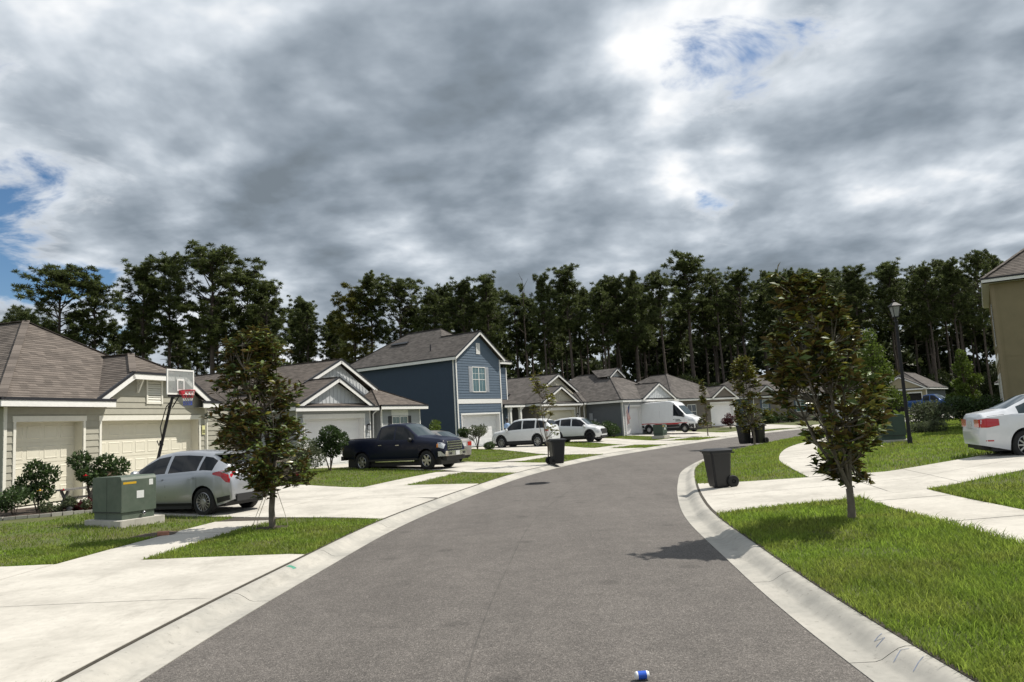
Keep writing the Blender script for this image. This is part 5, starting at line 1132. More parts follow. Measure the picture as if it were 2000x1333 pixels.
# --- pines
def pine_meshes(seed, H_=26.0, base=.56, rad=3.6, nb=30, bare=False, full=1.0):
    rd = random.Random(seed); tr = MB(); pts = []; rs = []; bx = by = 0.0
    for i in range(12):
        t = i / 11; pts.append((bx, by, H_ * .97 * t)); rs.append(.27 * (1 - t) ** .8 + .035); bx += rd.uniform(-.10, .10); by += rd.uniform(-.10, .10)
    tr.tube(pts, rs, 8)
    at_ = lambda z: (np.interp(z, [p[2] for p in pts], [p[0] for p in pts]), np.interp(z, [p[2] for p in pts], [p[1] for p in pts]))
    puffs = []
    for i in range(nb):
        t = (i + rd.random()) / nb; z = H_ * (base + (1 - base) * .94 * t); az = i * 2.4 + rd.uniform(-.8, .8)
        prof = (.42 + .58 * math.sin(math.pi * min(1, t * .80 + .14))) if not bare else .6
        Lb = rad * prof * rd.uniform(.45, 1.15); el = rd.uniform(-.15, .75) + .55 * t; x0, y0 = at_(z); P = []; n = 5
        for k in range(n):
            s = k / (n - 1); P.append((x0 + math.cos(az) * Lb * s * math.cos(el), y0 + math.sin(az) * Lb * s * math.cos(el), z + Lb * s * math.sin(el) + .35 * s * s * Lb * .3))
        tr.tube(P, [.075 * (1 - .8 * k / (n - 1)) for k in range(n)], 4, cap=False)
        if bare and rd.random() < .8: continue
        for k in range(2, n):
            for q in range((1 if k < n - 1 else 3) + (rd.random() < full * .6)):
                o = .5 if k < n - 1 else .75; c = P[k]; puffs.append((c[0] + rd.uniform(-o, o), c[1] + rd.uniform(-o, o), c[2] + rd.uniform(-.45, .65), rd.uniform(.38, .72)))
    for k in range(6): z = H_ * rd.uniform(base - .22, base); az = rd.uniform(0, 6.3); x0, y0 = at_(z); Ls = rd.uniform(.5, 1.6); tr.tube([(x0, y0, z), (x0 + math.cos(az) * Ls, y0 + math.sin(az) * Ls, z + rd.uniform(-.2, .35))], [.05, .015], 4, cap=False)
    if not bare:
        for k in range(5): x0, y0 = at_(H_ * .97); puffs.append((x0 + rd.uniform(-.5, .5), y0 + rd.uniform(-.5, .5), H_ * .985 - k * .35, .7))
    tme = tr.build('trunk', 'pine_bark', None, 60); td = tme.data; bpy.data.objects.remove(tme)
    if not puffs: puffs = [(0, 0, H_ * .9, .4)]
    pf = np.array(puffs); n = 64; k = np.repeat(np.arange(len(pf)), n); d = unit(len(k)); d[:, 2] = d[:, 2] * .8 + .25; d /= np.linalg.norm(d, axis=1)[:, None]
    r = pf[k, 3][:, None]; C = pf[k, :3] + d * r * (.25 + .45 * rng.random(len(k)))[:, None] * np.array([1.05, 1.05, .95]); V, F = leaf_cards(C, d, r[:, 0] * .40, .032 + .022 * rng.random(len(k)), .35)
    o = mesh_np('crown', V, F, ['needles']); cd = o.data; bpy.data.objects.remove(o)
    return td, cd
PINES = [pine_meshes(11, base=.55, rad=3.9, nb=52), pine_meshes(12, base=.62, rad=3.0, nb=40), pine_meshes(13, base=.50, rad=4.6, nb=58), pine_meshes(14, base=.66, rad=3.3, nb=38), pine_meshes(15, base=.58, rad=2.6, nb=38), pine_meshes(16, base=.60, rad=3.6, nb=46), pine_meshes(17, base=.45, rad=3.2, nb=16, bare=True), pine_meshes(18, base=.40, rad=4.4, nb=60)]
def pine(x, y, top, var, label, group=None, rz=0.0, wide=1.0, olive=False):
    z = zt(x, y) - .1; s = (top - 1.0 - z) / 26.0; o = empty('pine_tree', (x, y, z), rz, (s * wide, s * wide, s)); tag(o, label, 'tree', group)
    link('trunk', PINES[var][0], o); c = link('crown', PINES[var][1], o)
    if olive: c.material_slots[0].link = 'OBJECT'; c.material_slots[0].material = M['leaf_olive']
    return o
FRONT = [(-70.2, 100, 20.2, 3, 1.0, 'pine showing only its edge above the sage roof'), (-62.3, 100, 27.3, 2, 1.35, 'broad open pine standing apart over the sage bungalow ridge'), (-57.3, 101, 26.2, 4, 1.2, 'narrow pine beside the broad one over the sage roof'),
    (-50.6, 100, 27.2, 0, 1.15, 'pine with a bent limb left of the tallest crowns'), (-47.3, 101, 28.5, 5, 1.0, 'slim tall pine between two wide crowns over the hoop'), (-41.3, 100, 28.9, 2, 1.45, 'tallest widest pine crown above the basketball hoop'), (-37.2, 103, 26.5, 7, 1.1, 'pine leaning into the widest crown, on its far side'),
    (-33.5, 100, 23.7, 0, 1.2, 'rounded pine above the near magnolia top'), (-30.1, 108, 23.0, 4, 1.0, 'short slim pine before the gap above the grey bungalow'), (-23.2, 108, 23.7, 7, 1.25, 'yellowish green tree above the grey bungalow gables'),
    (-20.5, 108, 25.8, 5, 1.0, 'pine behind the yellowish tree, highest of its clump'), (-16.6, 108, 24.6, 2, 1.15, 'full dark pine at the end of the clump left of the blue house'), (-11.0, 108, 22.9, 4, 1.0, 'low pine just over the blue house ridge'),
    (-6.9, 108, 23.9, 0, 1.0, 'pine rising behind the blue gable peak'), (-3.4, 109, 24.6, 0, 1.0, 'dense pine right behind the blue gable, taller of two'), (2.1, 108, 25.2, 6, .7, 'ragged half-dead pine with a few tufts on top'), (4.8, 107, 23.8, 1, .8, 'slender pine next to the ragged half-dead one'),
    (8.7, 108, 25.0, 1, 1.15, 'tall pine with an open crown above the beige bungalow'), (13.4, 108, 21.6, 5, .95, 'lower pine between tall ones above the slate house'), (18.5, 109, 23.6, 0, .95, 'pine with a rounded top above the slate dormer'), (22.8, 110, 23.9, 3, 1.0, 'high crowned pine left of the tallest central one'),
    (28.8, 118, 27.9, 3, 1.35, 'tallest pine of the centre, over the delivery van'), (33.6, 118, 25.4, 6, 1.0, 'bare grey dead pine between two green crowns'), (37.3, 118, 24.9, 0, 1.15, 'broad dark pine above the brown bungalow'), (43.5, 118, 24.0, 1, 1.0, 'pine with a small tufted head left of the roadside magnolia'),
    (50.6, 118, 23.9, 3, 1.0, 'pine behind the top of the roadside magnolia'), (56.1, 118, 24.4, 1, 1.2, 'umbrella-topped pine right of the roadside magnolia'), (62.4, 119, 25.0, 0, 1.1, 'pine standing directly behind the street lamp head'), (67.4, 118, 24.3, 5, 1.0, 'pine with a forked look right of the lamp head'),
    (71.6, 118, 24.7, 1, .95, 'pine with an airy crown above the wheat bungalow'), (75.3, 117, 25.6, 2, .75, 'dense narrow pine nearest the mustard house eave')]
for i, (x, y, top, v, wd, lb) in enumerate(FRONT): pine(x, y, top, v, lb, 'pines along the front of the wood', i * 1.9, wd, i == 9)
rd = random.Random(5)
def zone(x):
    for lim, nm in ((-45, 'over the sage bungalow'), (-25, 'between hoop and grey bungalow'), (-8, 'over the grey bungalow'), (6, 'beside the blue house gable'), (20, 'over the beige and slate bungalows'), (38, 'over the van and brown bungalow'), (58, 'behind the roadside magnolia')):
        if x < lim: return nm
    return 'right of the street lamp'
for i in range(128):
    t = (i + rd.random()) / 128; x = -88 + 200 * t; y = 104 + max(0, x) * .14 + rd.uniform(4, 34) + (6 if x > 20 else 0)
    if x < -12 and rd.random() < .45: continue
    pine(x, y, rd.uniform(20, 25) * (y / 112) ** .6, rd.choice((0, 1, 3, 4, 5, 5)), 'pine standing deeper in the wood, ' + zone(x), 'pines deeper in the wood', rd.uniform(0, 6), rd.uniform(.85, 1.15))
# --- understory trees and undergrowth
def under_mesh(seed, H_=9.0, m='leaf_dark', n=2600):
    rd = random.Random(seed); lobes = [(rd.uniform(-1.6, 1.6), rd.uniform(-1.6, 1.6), H_ * rd.uniform(.25, .85), rd.uniform(.9, 1.8), rd.uniform(.9, 1.8), rd.uniform(.7, 1.4)) for _ in range(11)]
    o = cloud('crown', lobes, n, .24, .12, m, None, .35); cd = o.data; bpy.data.objects.remove(o); tr = MB(); tr.tube([(0, 0, 0), (.1, .05, H_ * .4), (0, .1, H_ * .85)], [.13, .09, .03], 6)
    for l in lobes: tr.tube([(0, 0, max(.5, l[2] - 1.6)), (l[0] * .7, l[1] * .7, l[2])], [.05, .015], 4, cap=False)
    o = tr.build('trunk', 'pine_bark', None, 60); td = o.data; bpy.data.objects.remove(o); return td, cd
UND = [under_mesh(31), under_mesh(32), under_mesh(33), under_mesh(34, m='leaf_olive')]
for i in range(110):
    t = (i + rd.random()) / 110; x = -84 + 190 * t; y = 97 + max(0, x) * .16 + rd.uniform(0, 14) + (4 if x > 20 else 0)
    hgt = rd.uniform(6, 13) if x < -12 else rd.choice((rd.uniform(3, 6), rd.uniform(4, 9), rd.uniform(3, 7))); o = empty('understory_tree', (x, y, .2), rd.uniform(0, 6), (hgt / 9 * .9, hgt / 9 * .9, hgt / 9)); tag(o, 'leafy small tree under the pines, ' + zone(x), 'tree', 'small trees under the pines'); v = rd.choice((0, 1, 2)) if rd.random() < .86 else 3
    link('trunk', UND[v][0], o); link('crown', UND[v][1], o)
lob = []
for i in range(420):
    x = rd.uniform(-100, 135); y = 100 + max(0, x) * .17 + rd.uniform(2, 26); lob.append((x, y + (8 if x > -12 else 0), rd.uniform(.8, 3.2) if x < -12 else rd.uniform(.8, 6.0), rd.uniform(1.2, 3), rd.uniform(1, 2.5), rd.uniform(.8, 2.4)))
tag(cloud('undergrowth', lob, 80000, .32, .18, 'leaf_dark', None, .2, kind='stuff'), 'dark undergrowth at the foot of the wood', 'undergrowth')
lob = []
for i in range(900):
    x = rd.uniform(-130, 175)
    if x < -12 and rd.random() < .5: continue
    y = 140 + max(0, x) * .12 + rd.uniform(0, 30); zz = rd.uniform(1, 10 if x < -12 else 17); lob.append((x, y, zz, rd.uniform(2, 4.5), rd.uniform(1.2, 3), rd.uniform(1.5, 3.5)))
tag(cloud('distant_wood', lob, 150000, .58, .38, 'leaf_dark', None, .1, kind='stuff'), 'far dense wood closing the view behind the pines', 'wood')

# --- magnolias
def magnolia(name, label, x, y, H_, zc0, prof, nros, lean=(0, 0), leafL=.075, forks=5, trunk_r=.05, seed=1, group='young magnolias along the street', fork_z=.75, new=.10, per=8):
    """prof: crown radius at equal steps from crown base zc0 to the top"""
    rd = random.Random(seed); z0 = zt(x, y) - .03; o = empty(name, (x, y, z0)); tag(o, label, 'tree', group)
    R_ = lambda z: float(np.interp((z - zc0) / (H_ - zc0), np.linspace(0, 1, len(prof)), prof)); tr = MB(); lx, ly = lean; fz = fork_z
    base = [(0, 0, -.05), (rd.uniform(-.02, .02), .0, fz * .5), (.02, .01, fz)]; tr.tube(base, [trunk_r * 1.25, trunk_r, trunk_r * .95], 9)
    limbs = []
    for k in range(forks):
        az = k * 2 * math.pi / forks + rd.uniform(-.4, .4); topz = H_ * rd.uniform(.62, .97) if k else H_ * .98; rr = R_(topz * .75) * rd.uniform(.25, .75) * (0 if k == 0 else 1); P = []; n = 7
        for i in range(n):
            s = i / (n - 1); z = fz + (topz - fz) * s; q = rr * math.sin(min(1, s * 1.3) * math.pi / 2); P.append((.02 + math.cos(az) * q + lx * s * (topz / H_) + rd.uniform(-.02, .02), .01 + math.sin(az) * q + ly * s + rd.uniform(-.02, .02), z))
        tr.tube(P, [trunk_r * .62 * (1 - .85 * i / (n - 1)) for i in range(n)], 6, cap=False); limbs.append(P)
    allp = [p for P in limbs for p in P[1:]]; ros = []
    for k in range(nros):
        if k % 9 == 0:                     # next bough: a loose clump of rosettes
            z = zc0 + (H_ - zc0) * rd.random() ** .9; r = R_(z) * rd.choice((rd.uniform(.2, .7), rd.uniform(.6, .95), rd.uniform(.7, 1.08))); az = rd.uniform(0, 2 * math.pi); s = (z - zc0) / (H_ - zc0)
            cc = (math.cos(az) * r + lx * s, math.sin(az) * r + ly * s, z)
        c = (cc[0] + rd.gauss(0, .10), cc[1] + rd.gauss(0, .10), cc[2] + rd.gauss(0, .12)); ros.append(c)
        p = min(allp, key=lambda p: (p[0] - c[0]) ** 2 + (p[1] - c[1]) ** 2 + 2.5 * (p[2] - c[2] + .25) ** 2 + (50 if p[2] > c[2] + .05 else 0))
        m_ = ((p[0] + c[0]) / 2, (p[1] + c[1]) / 2, (p[2] + c[2]) / 2 - .03); tr.tube([p, m_, c], [.011, .008, .004], 4, cap=False)
    tr.build('trunk', 'bark_pale', o, 60)
    rc = np.array(ros); k = np.repeat(np.arange(len(rc)), per); n = len(k); out = rc[k].copy(); out[:, 2] = 0; out /= np.linalg.norm(out, axis=1)[:, None] + .2
    d = unit(n); d[:, 2] = np.abs(d[:, 2]) * .55 - .12; d += out * .35; d /= np.linalg.norm(d, axis=1)[:, None]
    Ll = leafL * (.7 + .6 * rng.random(n)); C = rc[k] + d * Ll[:, None] * 1.05 + rng.normal(size=(n, 3)) * .02
    up = np.array([0, 0, 1.0]) + .55 * rng.normal(size=(n, 3)); sd = np.cross(d, up); sd /= np.linalg.norm(sd, axis=1)[:, None] + 1e-9; nr = np.cross(sd, d); nr *= np.sign(nr[:, 2])[:, None] + 1e-9
    W_ = Ll[:, None] * .41; L2 = Ll[:, None]; b0 = C - d * L2; tip = C + d * L2 - nr * L2 * .25; s1 = C + sd * W_ + nr * W_ * .35; s2 = C - sd * W_ + nr * W_ * .35; md = C
    off = nr * .0022
    V = np.stack([b0, s1, tip, s2, md, b0 - off, s1 - off, tip - off, s2 - off, md - off], 1).reshape(-1, 3); b = np.arange(n) * 10
    top = np.concatenate([np.stack([b, b + 1, b + 4], 1), np.stack([b + 1, b + 2, b + 4], 1), np.stack([b + 2, b + 3, b + 4], 1), np.stack([b + 3, b, b + 4], 1)]); und = np.concatenate([np.stack([b + 5, b + 9, b + 6], 1), np.stack([b + 6, b + 9, b + 7], 1), np.stack([b + 7, b + 9, b + 8], 1), np.stack([b + 8, b + 9, b + 5], 1)])
    isn = rng.random(n) < new; mi = np.concatenate([np.tile(np.where(isn, 2, 0), 4), np.tile(np.where(isn, 2, 1), 4)])
    mesh_np('crown', V, np.concatenate([top, und]), ['mag_top', 'mag_under', 'mag_new'], o, midx=mi)
    return o
mg = magnolia('magnolia_tree', 'magnolia with dense rusty crown in front of the silver hatchback', -5.23, 15.72, 4.12, .80, [.42, .80, .93, .95, .93, .86, .76, .66, .55, .42, .2], 950, (-.40, .0), .078, 7, .062, 21, fork_z=.85)
for dx, dy, ex, ey in ((-.05, -.05, -.34, -.28), (.0, -.06, -.22, -.40), (.05, .03, .26, .22)):
    mb = MB(); mb.tube([(dx, dy, .95), (ex * .8, ey * .8, .3), (ex, ey, .03)], .006, 5); mb.build('guy_rope', M.setdefault('rope', mat('rope', (.42, .38, .27), .9)), mg)
magnolia('magnolia_tree', 'magnolia with sparse open crown on the lawn by the kerb', 5.27, 12.05, 3.86, .68, [.22, .60, .85, .90, .88, .78, .66, .54, .40, .18], 600, (-.42, .0), .086, 7, .058, 22, fork_z=.52, new=.22)
magnolia('magnolia_tree', 'slim columnar magnolia standing in front of black bins', 13.1, 41.2, 4.85, .7, [.55, .85, .95, .95, .85, .7, .6, .5, .2], 480, (-.25, 0), .105, 5, .06, 23, new=.5)
magnolia('magnolia_tree', 'thin leggy magnolia with few leaves beside the far bin', 1.35, 33.8, 4.2, 1.5, [.5, .62, .6, .5, .42, .3, .2], 95, (-.2, 0), .085, 4, .035, 24, new=.6, per=6)
magnolia('magnolia_tree', 'small magnolia sapling in front of the van nose', 15.9, 62.0, 4.7, .5, [.55, .75, .6, .4, .32, .28, .2], 130, (0, 0), .11, 4, .045, 25, new=.3)

# --- leafy street trees and shrubs
def leafy(name, label, x, y, H_, lobes, n, L_, W_, m, cat='tree', stems=3, stem_r=.05, group=None, z=None, flowers=None, shell=.35):
    o = empty(name, (x, y, (zt(x, y) if z is None else z) - .02)); tag(o, label, cat, group); tr = MB()
    for k in range(stems):
        az = 2 * math.pi * k / stems + .5; l = lobes[k % len(lobes)]; tr.tube([(math.cos(az) * stem_r * .6, math.sin(az) * stem_r * .6, -.05), (l[0] * .35 + math.cos(az) * stem_r, l[1] * .35 + math.sin(az) * stem_r, l[2] * .5), (l[0], l[1], l[2])], [stem_r, stem_r * .7, stem_r * .3], 6)
    for l in lobes:
        for q in range(5): tr.tube([(l[0] * .5, l[1] * .5, l[2] * .6), (l[0] + random.uniform(-.7, .7) * l[3], l[1] + random.uniform(-.7, .7) * l[4], l[2] + random.uniform(-.3, .7) * l[5])], [stem_r * .35, stem_r * .1], 4, cap=False)
    tr.build('trunk' if cat == 'tree' else 'stem', 'bark', o, 60); cloud('crown', lobes, n, L_, W_, m, o, shell)
    if flowers:
        for (fx, fy, fz, fm) in flowers:
            mb = MB()
            for k in range(6):
                a = k * math.pi / 3; c, s_ = math.cos(a), math.sin(a); mb.add([(fx, fy, fz), (fx + c * .05 - s_ * .028, fy + s_ * .05 + c * .028, fz + .02), (fx + c * .075, fy + s_ * .075, fz + .012), (fx + c * .05 + s_ * .028, fy + s_ * .05 - c * .028, fz + .02)], [(0, 1, 2, 3)])
            mb.lathe([(.02, 0), (.015, .05), (.001, .06)], 8, (fx, fy, fz)); mb.build('flower', fm, o)
    return o
def rl(n, sx, sy_, z0, z1, r0, r1): return [(random.uniform(-sx, sx), random.uniform(-sy_, sy_), random.uniform(z0, z1), *(random.uniform(r0, r1),) * 2, random.uniform(r0, r1) * .85) for _ in range(n)]
random.seed(41)
leafy('leafy_tree', 'bright green leafy tree behind the street lamp', 23.4, 48, 6.6, [(0, 0, 6.0, .5, .5, .7), (0, 0, 5.0, .9, .9, .8), (0, 0, 4.0, 1.2, 1.1, .8)] + rl(13, 1.5, 1.2, 1.6, 3.8, .55, .95), 7500, .095, .05, 'leaf_bright', stems=3, stem_r=.09)
leafy('leafy_tree', 'small upright leafy tree before the far grey house', 28.0, 46, 4.7, [(0, 0, 4.2, .35, .35, .5), (0, 0, 3.5, .6, .6, .6)] + rl(9, .65, .6, 1.5, 2.8, .4, .65), 4200, .09, .045, 'leaf_bright', stems=3, stem_r=.07)
leafy('shrub', 'grey-green feathery shrub at the lawn edge, nearest the lamp post', 21.2, 38.6, 1.7, rl(8, .9, .7, .5, 1.2, .45, .7), 4200, .07, .028, 'shrub_grey', 'shrub', 5, .03)
leafy('shrub', 'dark loose shrub against the corner of the mustard house', 23.6, 38.9, 2.0, rl(9, 1.0, .7, .6, 1.5, .45, .75), 4200, .07, .03, 'shrub_leaf', 'shrub', 5, .03)
leafy('shrub', 'low grassy shrub in front of the feathery shrubs', 20.6, 36.6, .7, rl(6, 1.1, .4, .15, .4, .3, .45), 2200, .08, .018, 'shrub_grey', 'shrub', 4, .02)
leafy('hibiscus_bush', 'hibiscus bush with a red bloom before the single garage door', -12.35, 21.4, 1.75, [(-.35, .1, 1.35, .34, .34, .3), (.35, .2, 1.25, .32, .32, .28), (.75, .2, 1.1, .3, .3, .3), (-.05, 0, .95, .35, .35, .25), (.3, -.1, .8, .3, .3, .25)], 1700, .06, .03, 'shrub_leaf', 'shrub', 5, .022, flowers=[(.12, -.42, .92, 'flower_red'), (-.55, -.35, .55, 'flower_red')])
leafy('hibiscus_bush', 'taller garden bush at the bungalow corner board', -13.25, 20.5, 1.5, [(-.1, 0, 1.2, .3, .3, .3), (.3, 0, 1.05, .3, .3, .28), (-.35, 0, .8, .32, .32, .3), (.15, -.1, .6, .35, .35, .3)], 1500, .055, .028, 'shrub_leaf', 'shrub', 5, .02, flowers=[(.3, -.4, .62, 'flower_yellow')])
leafy('garden_plant', 'leafy plant at the outer end of the flower bed', -13.3, 19.6, .8, rl(5, .4, .3, .3, .65, .2, .32), 1100, .05, .025, 'shrub_leaf', 'plant', 4, .012)
leafy('garden_plant', 'small mixed plants along the bed edging', -12.5, 20.15, .4, rl(7, .8, .25, .1, .28, .12, .2), 1100, .045, .02, 'shrub_grey', 'plant', 3, .01)
leafy('garden_plant', 'trailing low plant by the bench foot', -11.55, 21.6, .35, rl(5, .5, .25, .08, .22, .12, .18), 800, .04, .016, 'shrub_grey', 'plant', 3, .01)
def spiky(label, x, y, n, L_, w, m, cat='plant', droop=.35, name='spiky_plant', stem=0.0, group=None):
    o = empty(name, (x, y, zt(x, y) - .02)); tag(o, label, cat, group)
    if stem: tr = MB(); tr.tube([(0, 0, -.05), (0, 0, stem)], [.09, .07], 8); tr.build('stem', 'bark', o, 60)
    for k in range(n):
        az = k * 2.4; e = random.uniform(.35, 1.35); mb = MB(); q = []; ll = L_ * random.uniform(.7, 1.1)
        for i in range(5):
            s = i / 4; rr = ll * s * math.cos(e); z = stem + .03 + ll * s * math.sin(e) - droop * ll * s * s; ww = w * (math.sin(math.pi * min(.97, .18 + s * .8))) ; c, d = math.cos(az), math.sin(az); q += [(rr * c - d * ww, rr * d + c * ww, z + .01), (rr * c, rr * d, z - .02 * w / .05), (rr * c + d * ww, rr * d - c * ww, z + .01)]
        mb.v = q
        for i in range(4): mb.f += [[i * 3, i * 3 + 1, i * 3 + 4, i * 3 + 3], [i * 3 + 1, i * 3 + 2, i * 3 + 5, i * 3 + 4]]
        mb.m = [0] * len(mb.f); mb.build('leaf', m, o, 60)
    return o
random.seed(43)
spiky('dark red broad-leaved plant beside the utility box', -11.75, 20.9, 34, .62, .062, 'leaf_red', name='cordyline', droop=.25)
spiky('smaller dark red plant nearer the flower bed path light', -12.0, 20.3, 18, .42, .05, 'leaf_red', name='cordyline', droop=.25)
spiky('green sword-leaved plant in the flower bed', -12.35, 20.5, 16, .55, .03, 'shrub_leaf', droop=.2)
spiky('small palm with arching fronds on the far lawn', 30.6, 59.5, 22, 1.9, .16, 'leaf_bright', 'palm', .55, 'palm', .4)
leafy('shrub', 'rounded glossy shrub in front of the white garage door', -8.85, 34.9, 2.1, [(0, 0, 1.75, .5, .5, .4), (.45, 0, 1.45, .5, .5, .45), (-.45, 0, 1.2, .5, .5, .45), (.1, 0, 1.0, .55, .55, .4)], 3600, .06, .032, 'shrub_leaf', 'shrub', 4, .035)
leafy('shrub', 'feathery grey-green shrub half behind the near magnolia', -9.75, 33.9, 1.6, [(0, 0, 1.1, .6, .6, .5), (-.3, 0, .6, .7, .7, .5), (.4, 0, .7, .6, .6, .5)], 3000, .06, .02, 'shrub_grey', 'shrub', 4, .03)
leafy('ground_cover_plant', 'low crimson ground cover beside the grey bungalow lawn', -9.5, 30.2, .4, rl(7, .8, .5, .12, .26, .18, .28), 1500, .05, .02, 'leaf_pink', 'plant', 3, .01)
leafy('shrub', 'twiggy pale shrub before the blue house garage', -2.9, 53.6, 1.9, rl(6, .7, .5, .8, 1.5, .35, .5), 1700, .07, .022, 'shrub_grey', 'shrub', 7, .03)
leafy('shrub', 'upright green shrub at the blue house corner', -4.0, 54.4, 1.7, rl(5, .3, .3, .6, 1.4, .3, .45), 1300, .07, .03, 'shrub_leaf', 'shrub', 5, .025)
leafy('shrub', 'yellow-green shrub peeping over the champagne sedan', -6.2, 52.8, 2.3, rl(5, .6, .5, 1.2, 2.0, .4, .5), 1300, .08, .03, 'leaf_bright', 'shrub', 5, .03)
leafy('shrub', 'tiny round shrub on the lawn before the white SUV', -2.0, 52.0, .6, [(0, 0, .3, .42, .42, .3)], 900, .05, .025, 'shrub_leaf', 'shrub', 3, .015)
leafy('shrub', 'bushy shrub along the slate side wall, taller of two', 7.6, 67.4, 1.7, rl(6, .8, .6, .5, 1.2, .5, .7), 2200, .08, .035, 'shrub_leaf', 'shrub', 4, .03)
leafy('shrub', 'lower spreading shrub along the slate side wall', 8.7, 66.3, 1.4, rl(6, .8, .6, .4, .9, .5, .65), 2200, .08, .035, 'shrub_leaf', 'shrub', 4, .03)
leafy('shrub', 'reddish twiggy shrub on the brown bungalow lawn', 22.6, 78.5, 1.6, rl(6, .7, .6, .6, 1.3, .4, .55), 1600, .09, .035, 'leaf_red', 'shrub', 5, .03)
leafy('shrub', 'dark shrub left of the brown bungalow window', 18.6, 79.2, 1.9, rl(6, .7, .6, .6, 1.3, .5, .65), 1600, .1, .04, 'shrub_leaf', 'shrub', 5, .03)
for i, (x, y, lb) in enumerate(((30.6, 90.8, 'shrub under the shuttered window, first of three'), (32.2, 91.4, 'shrub under the tan bungalow corner, middle of three'), (34.2, 92.4, 'shrub along the teal side of the tan bungalow'))): leafy('shrub', lb, x, y, 1.3, rl(5, .7, .5, .4, .8, .5, .7), 1500, .1, .045, 'shrub_leaf', 'shrub', 3, .03)
build_grass()
# ------------------------------------------------------------------ street furniture and small things
M['box_green'] = mat('utility_green', (0.080, 0.108, 0.080), 0.5, 0.14, 4, color2=(0.115, 0.140, 0.108), c2scale=3, c2amt=.6)
M['box_green_dark'] = mat('utility_dark_green', (0.035, 0.062, 0.045), 0.45, 0.10, 4)
M['sticker'] = mat('sticker', (0.72, 0.73, 0.72), 0.4); M['warn'] = mat('warning_yellow', (0.62, 0.38, 0.02), 0.4)
M['bin_black'] = mat('bin_plastic', (0.012, 0.0125, 0.014), 0.42, 0.2, 12); M['rusty'] = mat('rust_red', (0.18, 0.03, 0.02), 0.7)
M['board_clear'] = mat('acrylic_board', (0.42, 0.44, 0.43), 0.15, 0.25, 5, color2=(0.24, 0.26, 0.25), c2scale=5); _b = M['board_clear'].node_tree.nodes['Principled BSDF']; _b.inputs['Alpha'].default_value = .5; M['hoop_red'] = mat('hoop_red', (0.45, 0.03, 0.045), 0.4)
M['net_red'] = mat('net_red', (0.5, 0.04, 0.06), 0.8); M['net_white'] = mat('net_white', (0.75, 0.75, 0.75), 0.8); M['net_blue'] = mat('net_blue', (0.03, 0.08, 0.45), 0.8)
M['grey_wood'] = mat('grey_wood', (0.16, 0.155, 0.145), 0.85, 0.25, 14); M['brick'] = mat('brick_clay', (0.42, 0.20, 0.13), 0.85, 0.25, 30)
def rounded_box(mb, x0, x1, y0, y1, z0, z1, r, m=0):
    pts = []
    for cx, cy, a in ((x1 - r, y1 - r, 0), (x0 + r, y1 - r, 90), (x0 + r, y0 + r, 180), (x1 - r, y0 + r, 270)):
        for k in range(4): t = R(a + 30 * k); pts.append((cx + r * math.cos(t), cy + r * math.sin(t)))
    lo = [(x, y, z0) for x, y in pts]; mb.prism(lo, (0, 0, z1 - z0), m)
def utility_box(label, x, y, rz, lx, ly, hgt, z=None, m='box_green'):
    o = empty('utility_box', (x, y, (zt(x, y) if z is None else z)), rz, (1, 1, ZS)); tag(o, label, 'utility box', 'green utility boxes')
    p = MB(); rounded_box(p, -lx / 2 - .12, lx / 2 + .14, -ly / 2 - .14, ly / 2 + .16, -.1, .10, .06); p.build('concrete_pad', 'concrete', o)
    b = MB(); b.box(-lx / 2 + .03, lx / 2 - .03, -ly / 2 + .03, ly / 2 - .03, .10, .24); b.build('base_sill', m, o)
    b = MB(); n = 10; prof = [(-lx / 2, .24), (-lx / 2, hgt - .07), (-lx / 2 + .02, hgt - .02), (-lx / 2 + .07, hgt), (lx / 2 - .08, hgt + .01), (lx / 2 - .03, hgt - .01), (lx / 2, hgt - .06), (lx / 2, .24)]
    b.prism([(q[0], -ly / 2, q[1]) for q in prof], (0, ly, 0)); cab = b.build('cabinet', m, o, 30)
    s = MB(); s.box(-.002 + lx * .0, .004 + lx * .0, -ly / 2 - .003, -ly / 2, .12, hgt - .03); s.box(-lx / 2 + .04, lx / 2 - .04, -ly / 2 - .003, -ly / 2, .235, .25); s.build('door_seam', 'black_plastic', o)
    w = MB(); w.box(lx / 2, lx / 2 + .003, -ly / 2 + .04, ly / 2 - .5, hgt - .14, hgt - .10); w.build('warning_label', 'warn', cab)
    w = MB(); w.box(lx / 2, lx / 2 + .003, ly / 2 - .18, ly / 2 - .08, hgt - .19, hgt - .08); w.build('sticker', 'sticker', cab)
    w = MB(); w.box(lx / 2, lx / 2 + .003, -.06, .12, .48, .62); w.build('sticker', 'sticker', cab)
    k = MB(); k.lathe([(.001, 0), (.035, 0), (.035, .05), (.02, .06)], 10, (lx / 2 + .0, .1, .19), 'x'); k.build('padlock', 'alloy', o)
    return o
utility_box('pale green utility box on a concrete pad before the silver hatchback', -9.42, 17.75, R(-30), 1.15, .86, .90)
utility_box('dark green utility box behind the street lamp pole', 15.35, 30.6, R(-12), .95, .85, .92, m='box_green_dark')
utility_box('small dark green utility box in front of the delivery van', 11.75, 61.0, R(-35), .85, .85, .84, .28, 'box_green_dark')

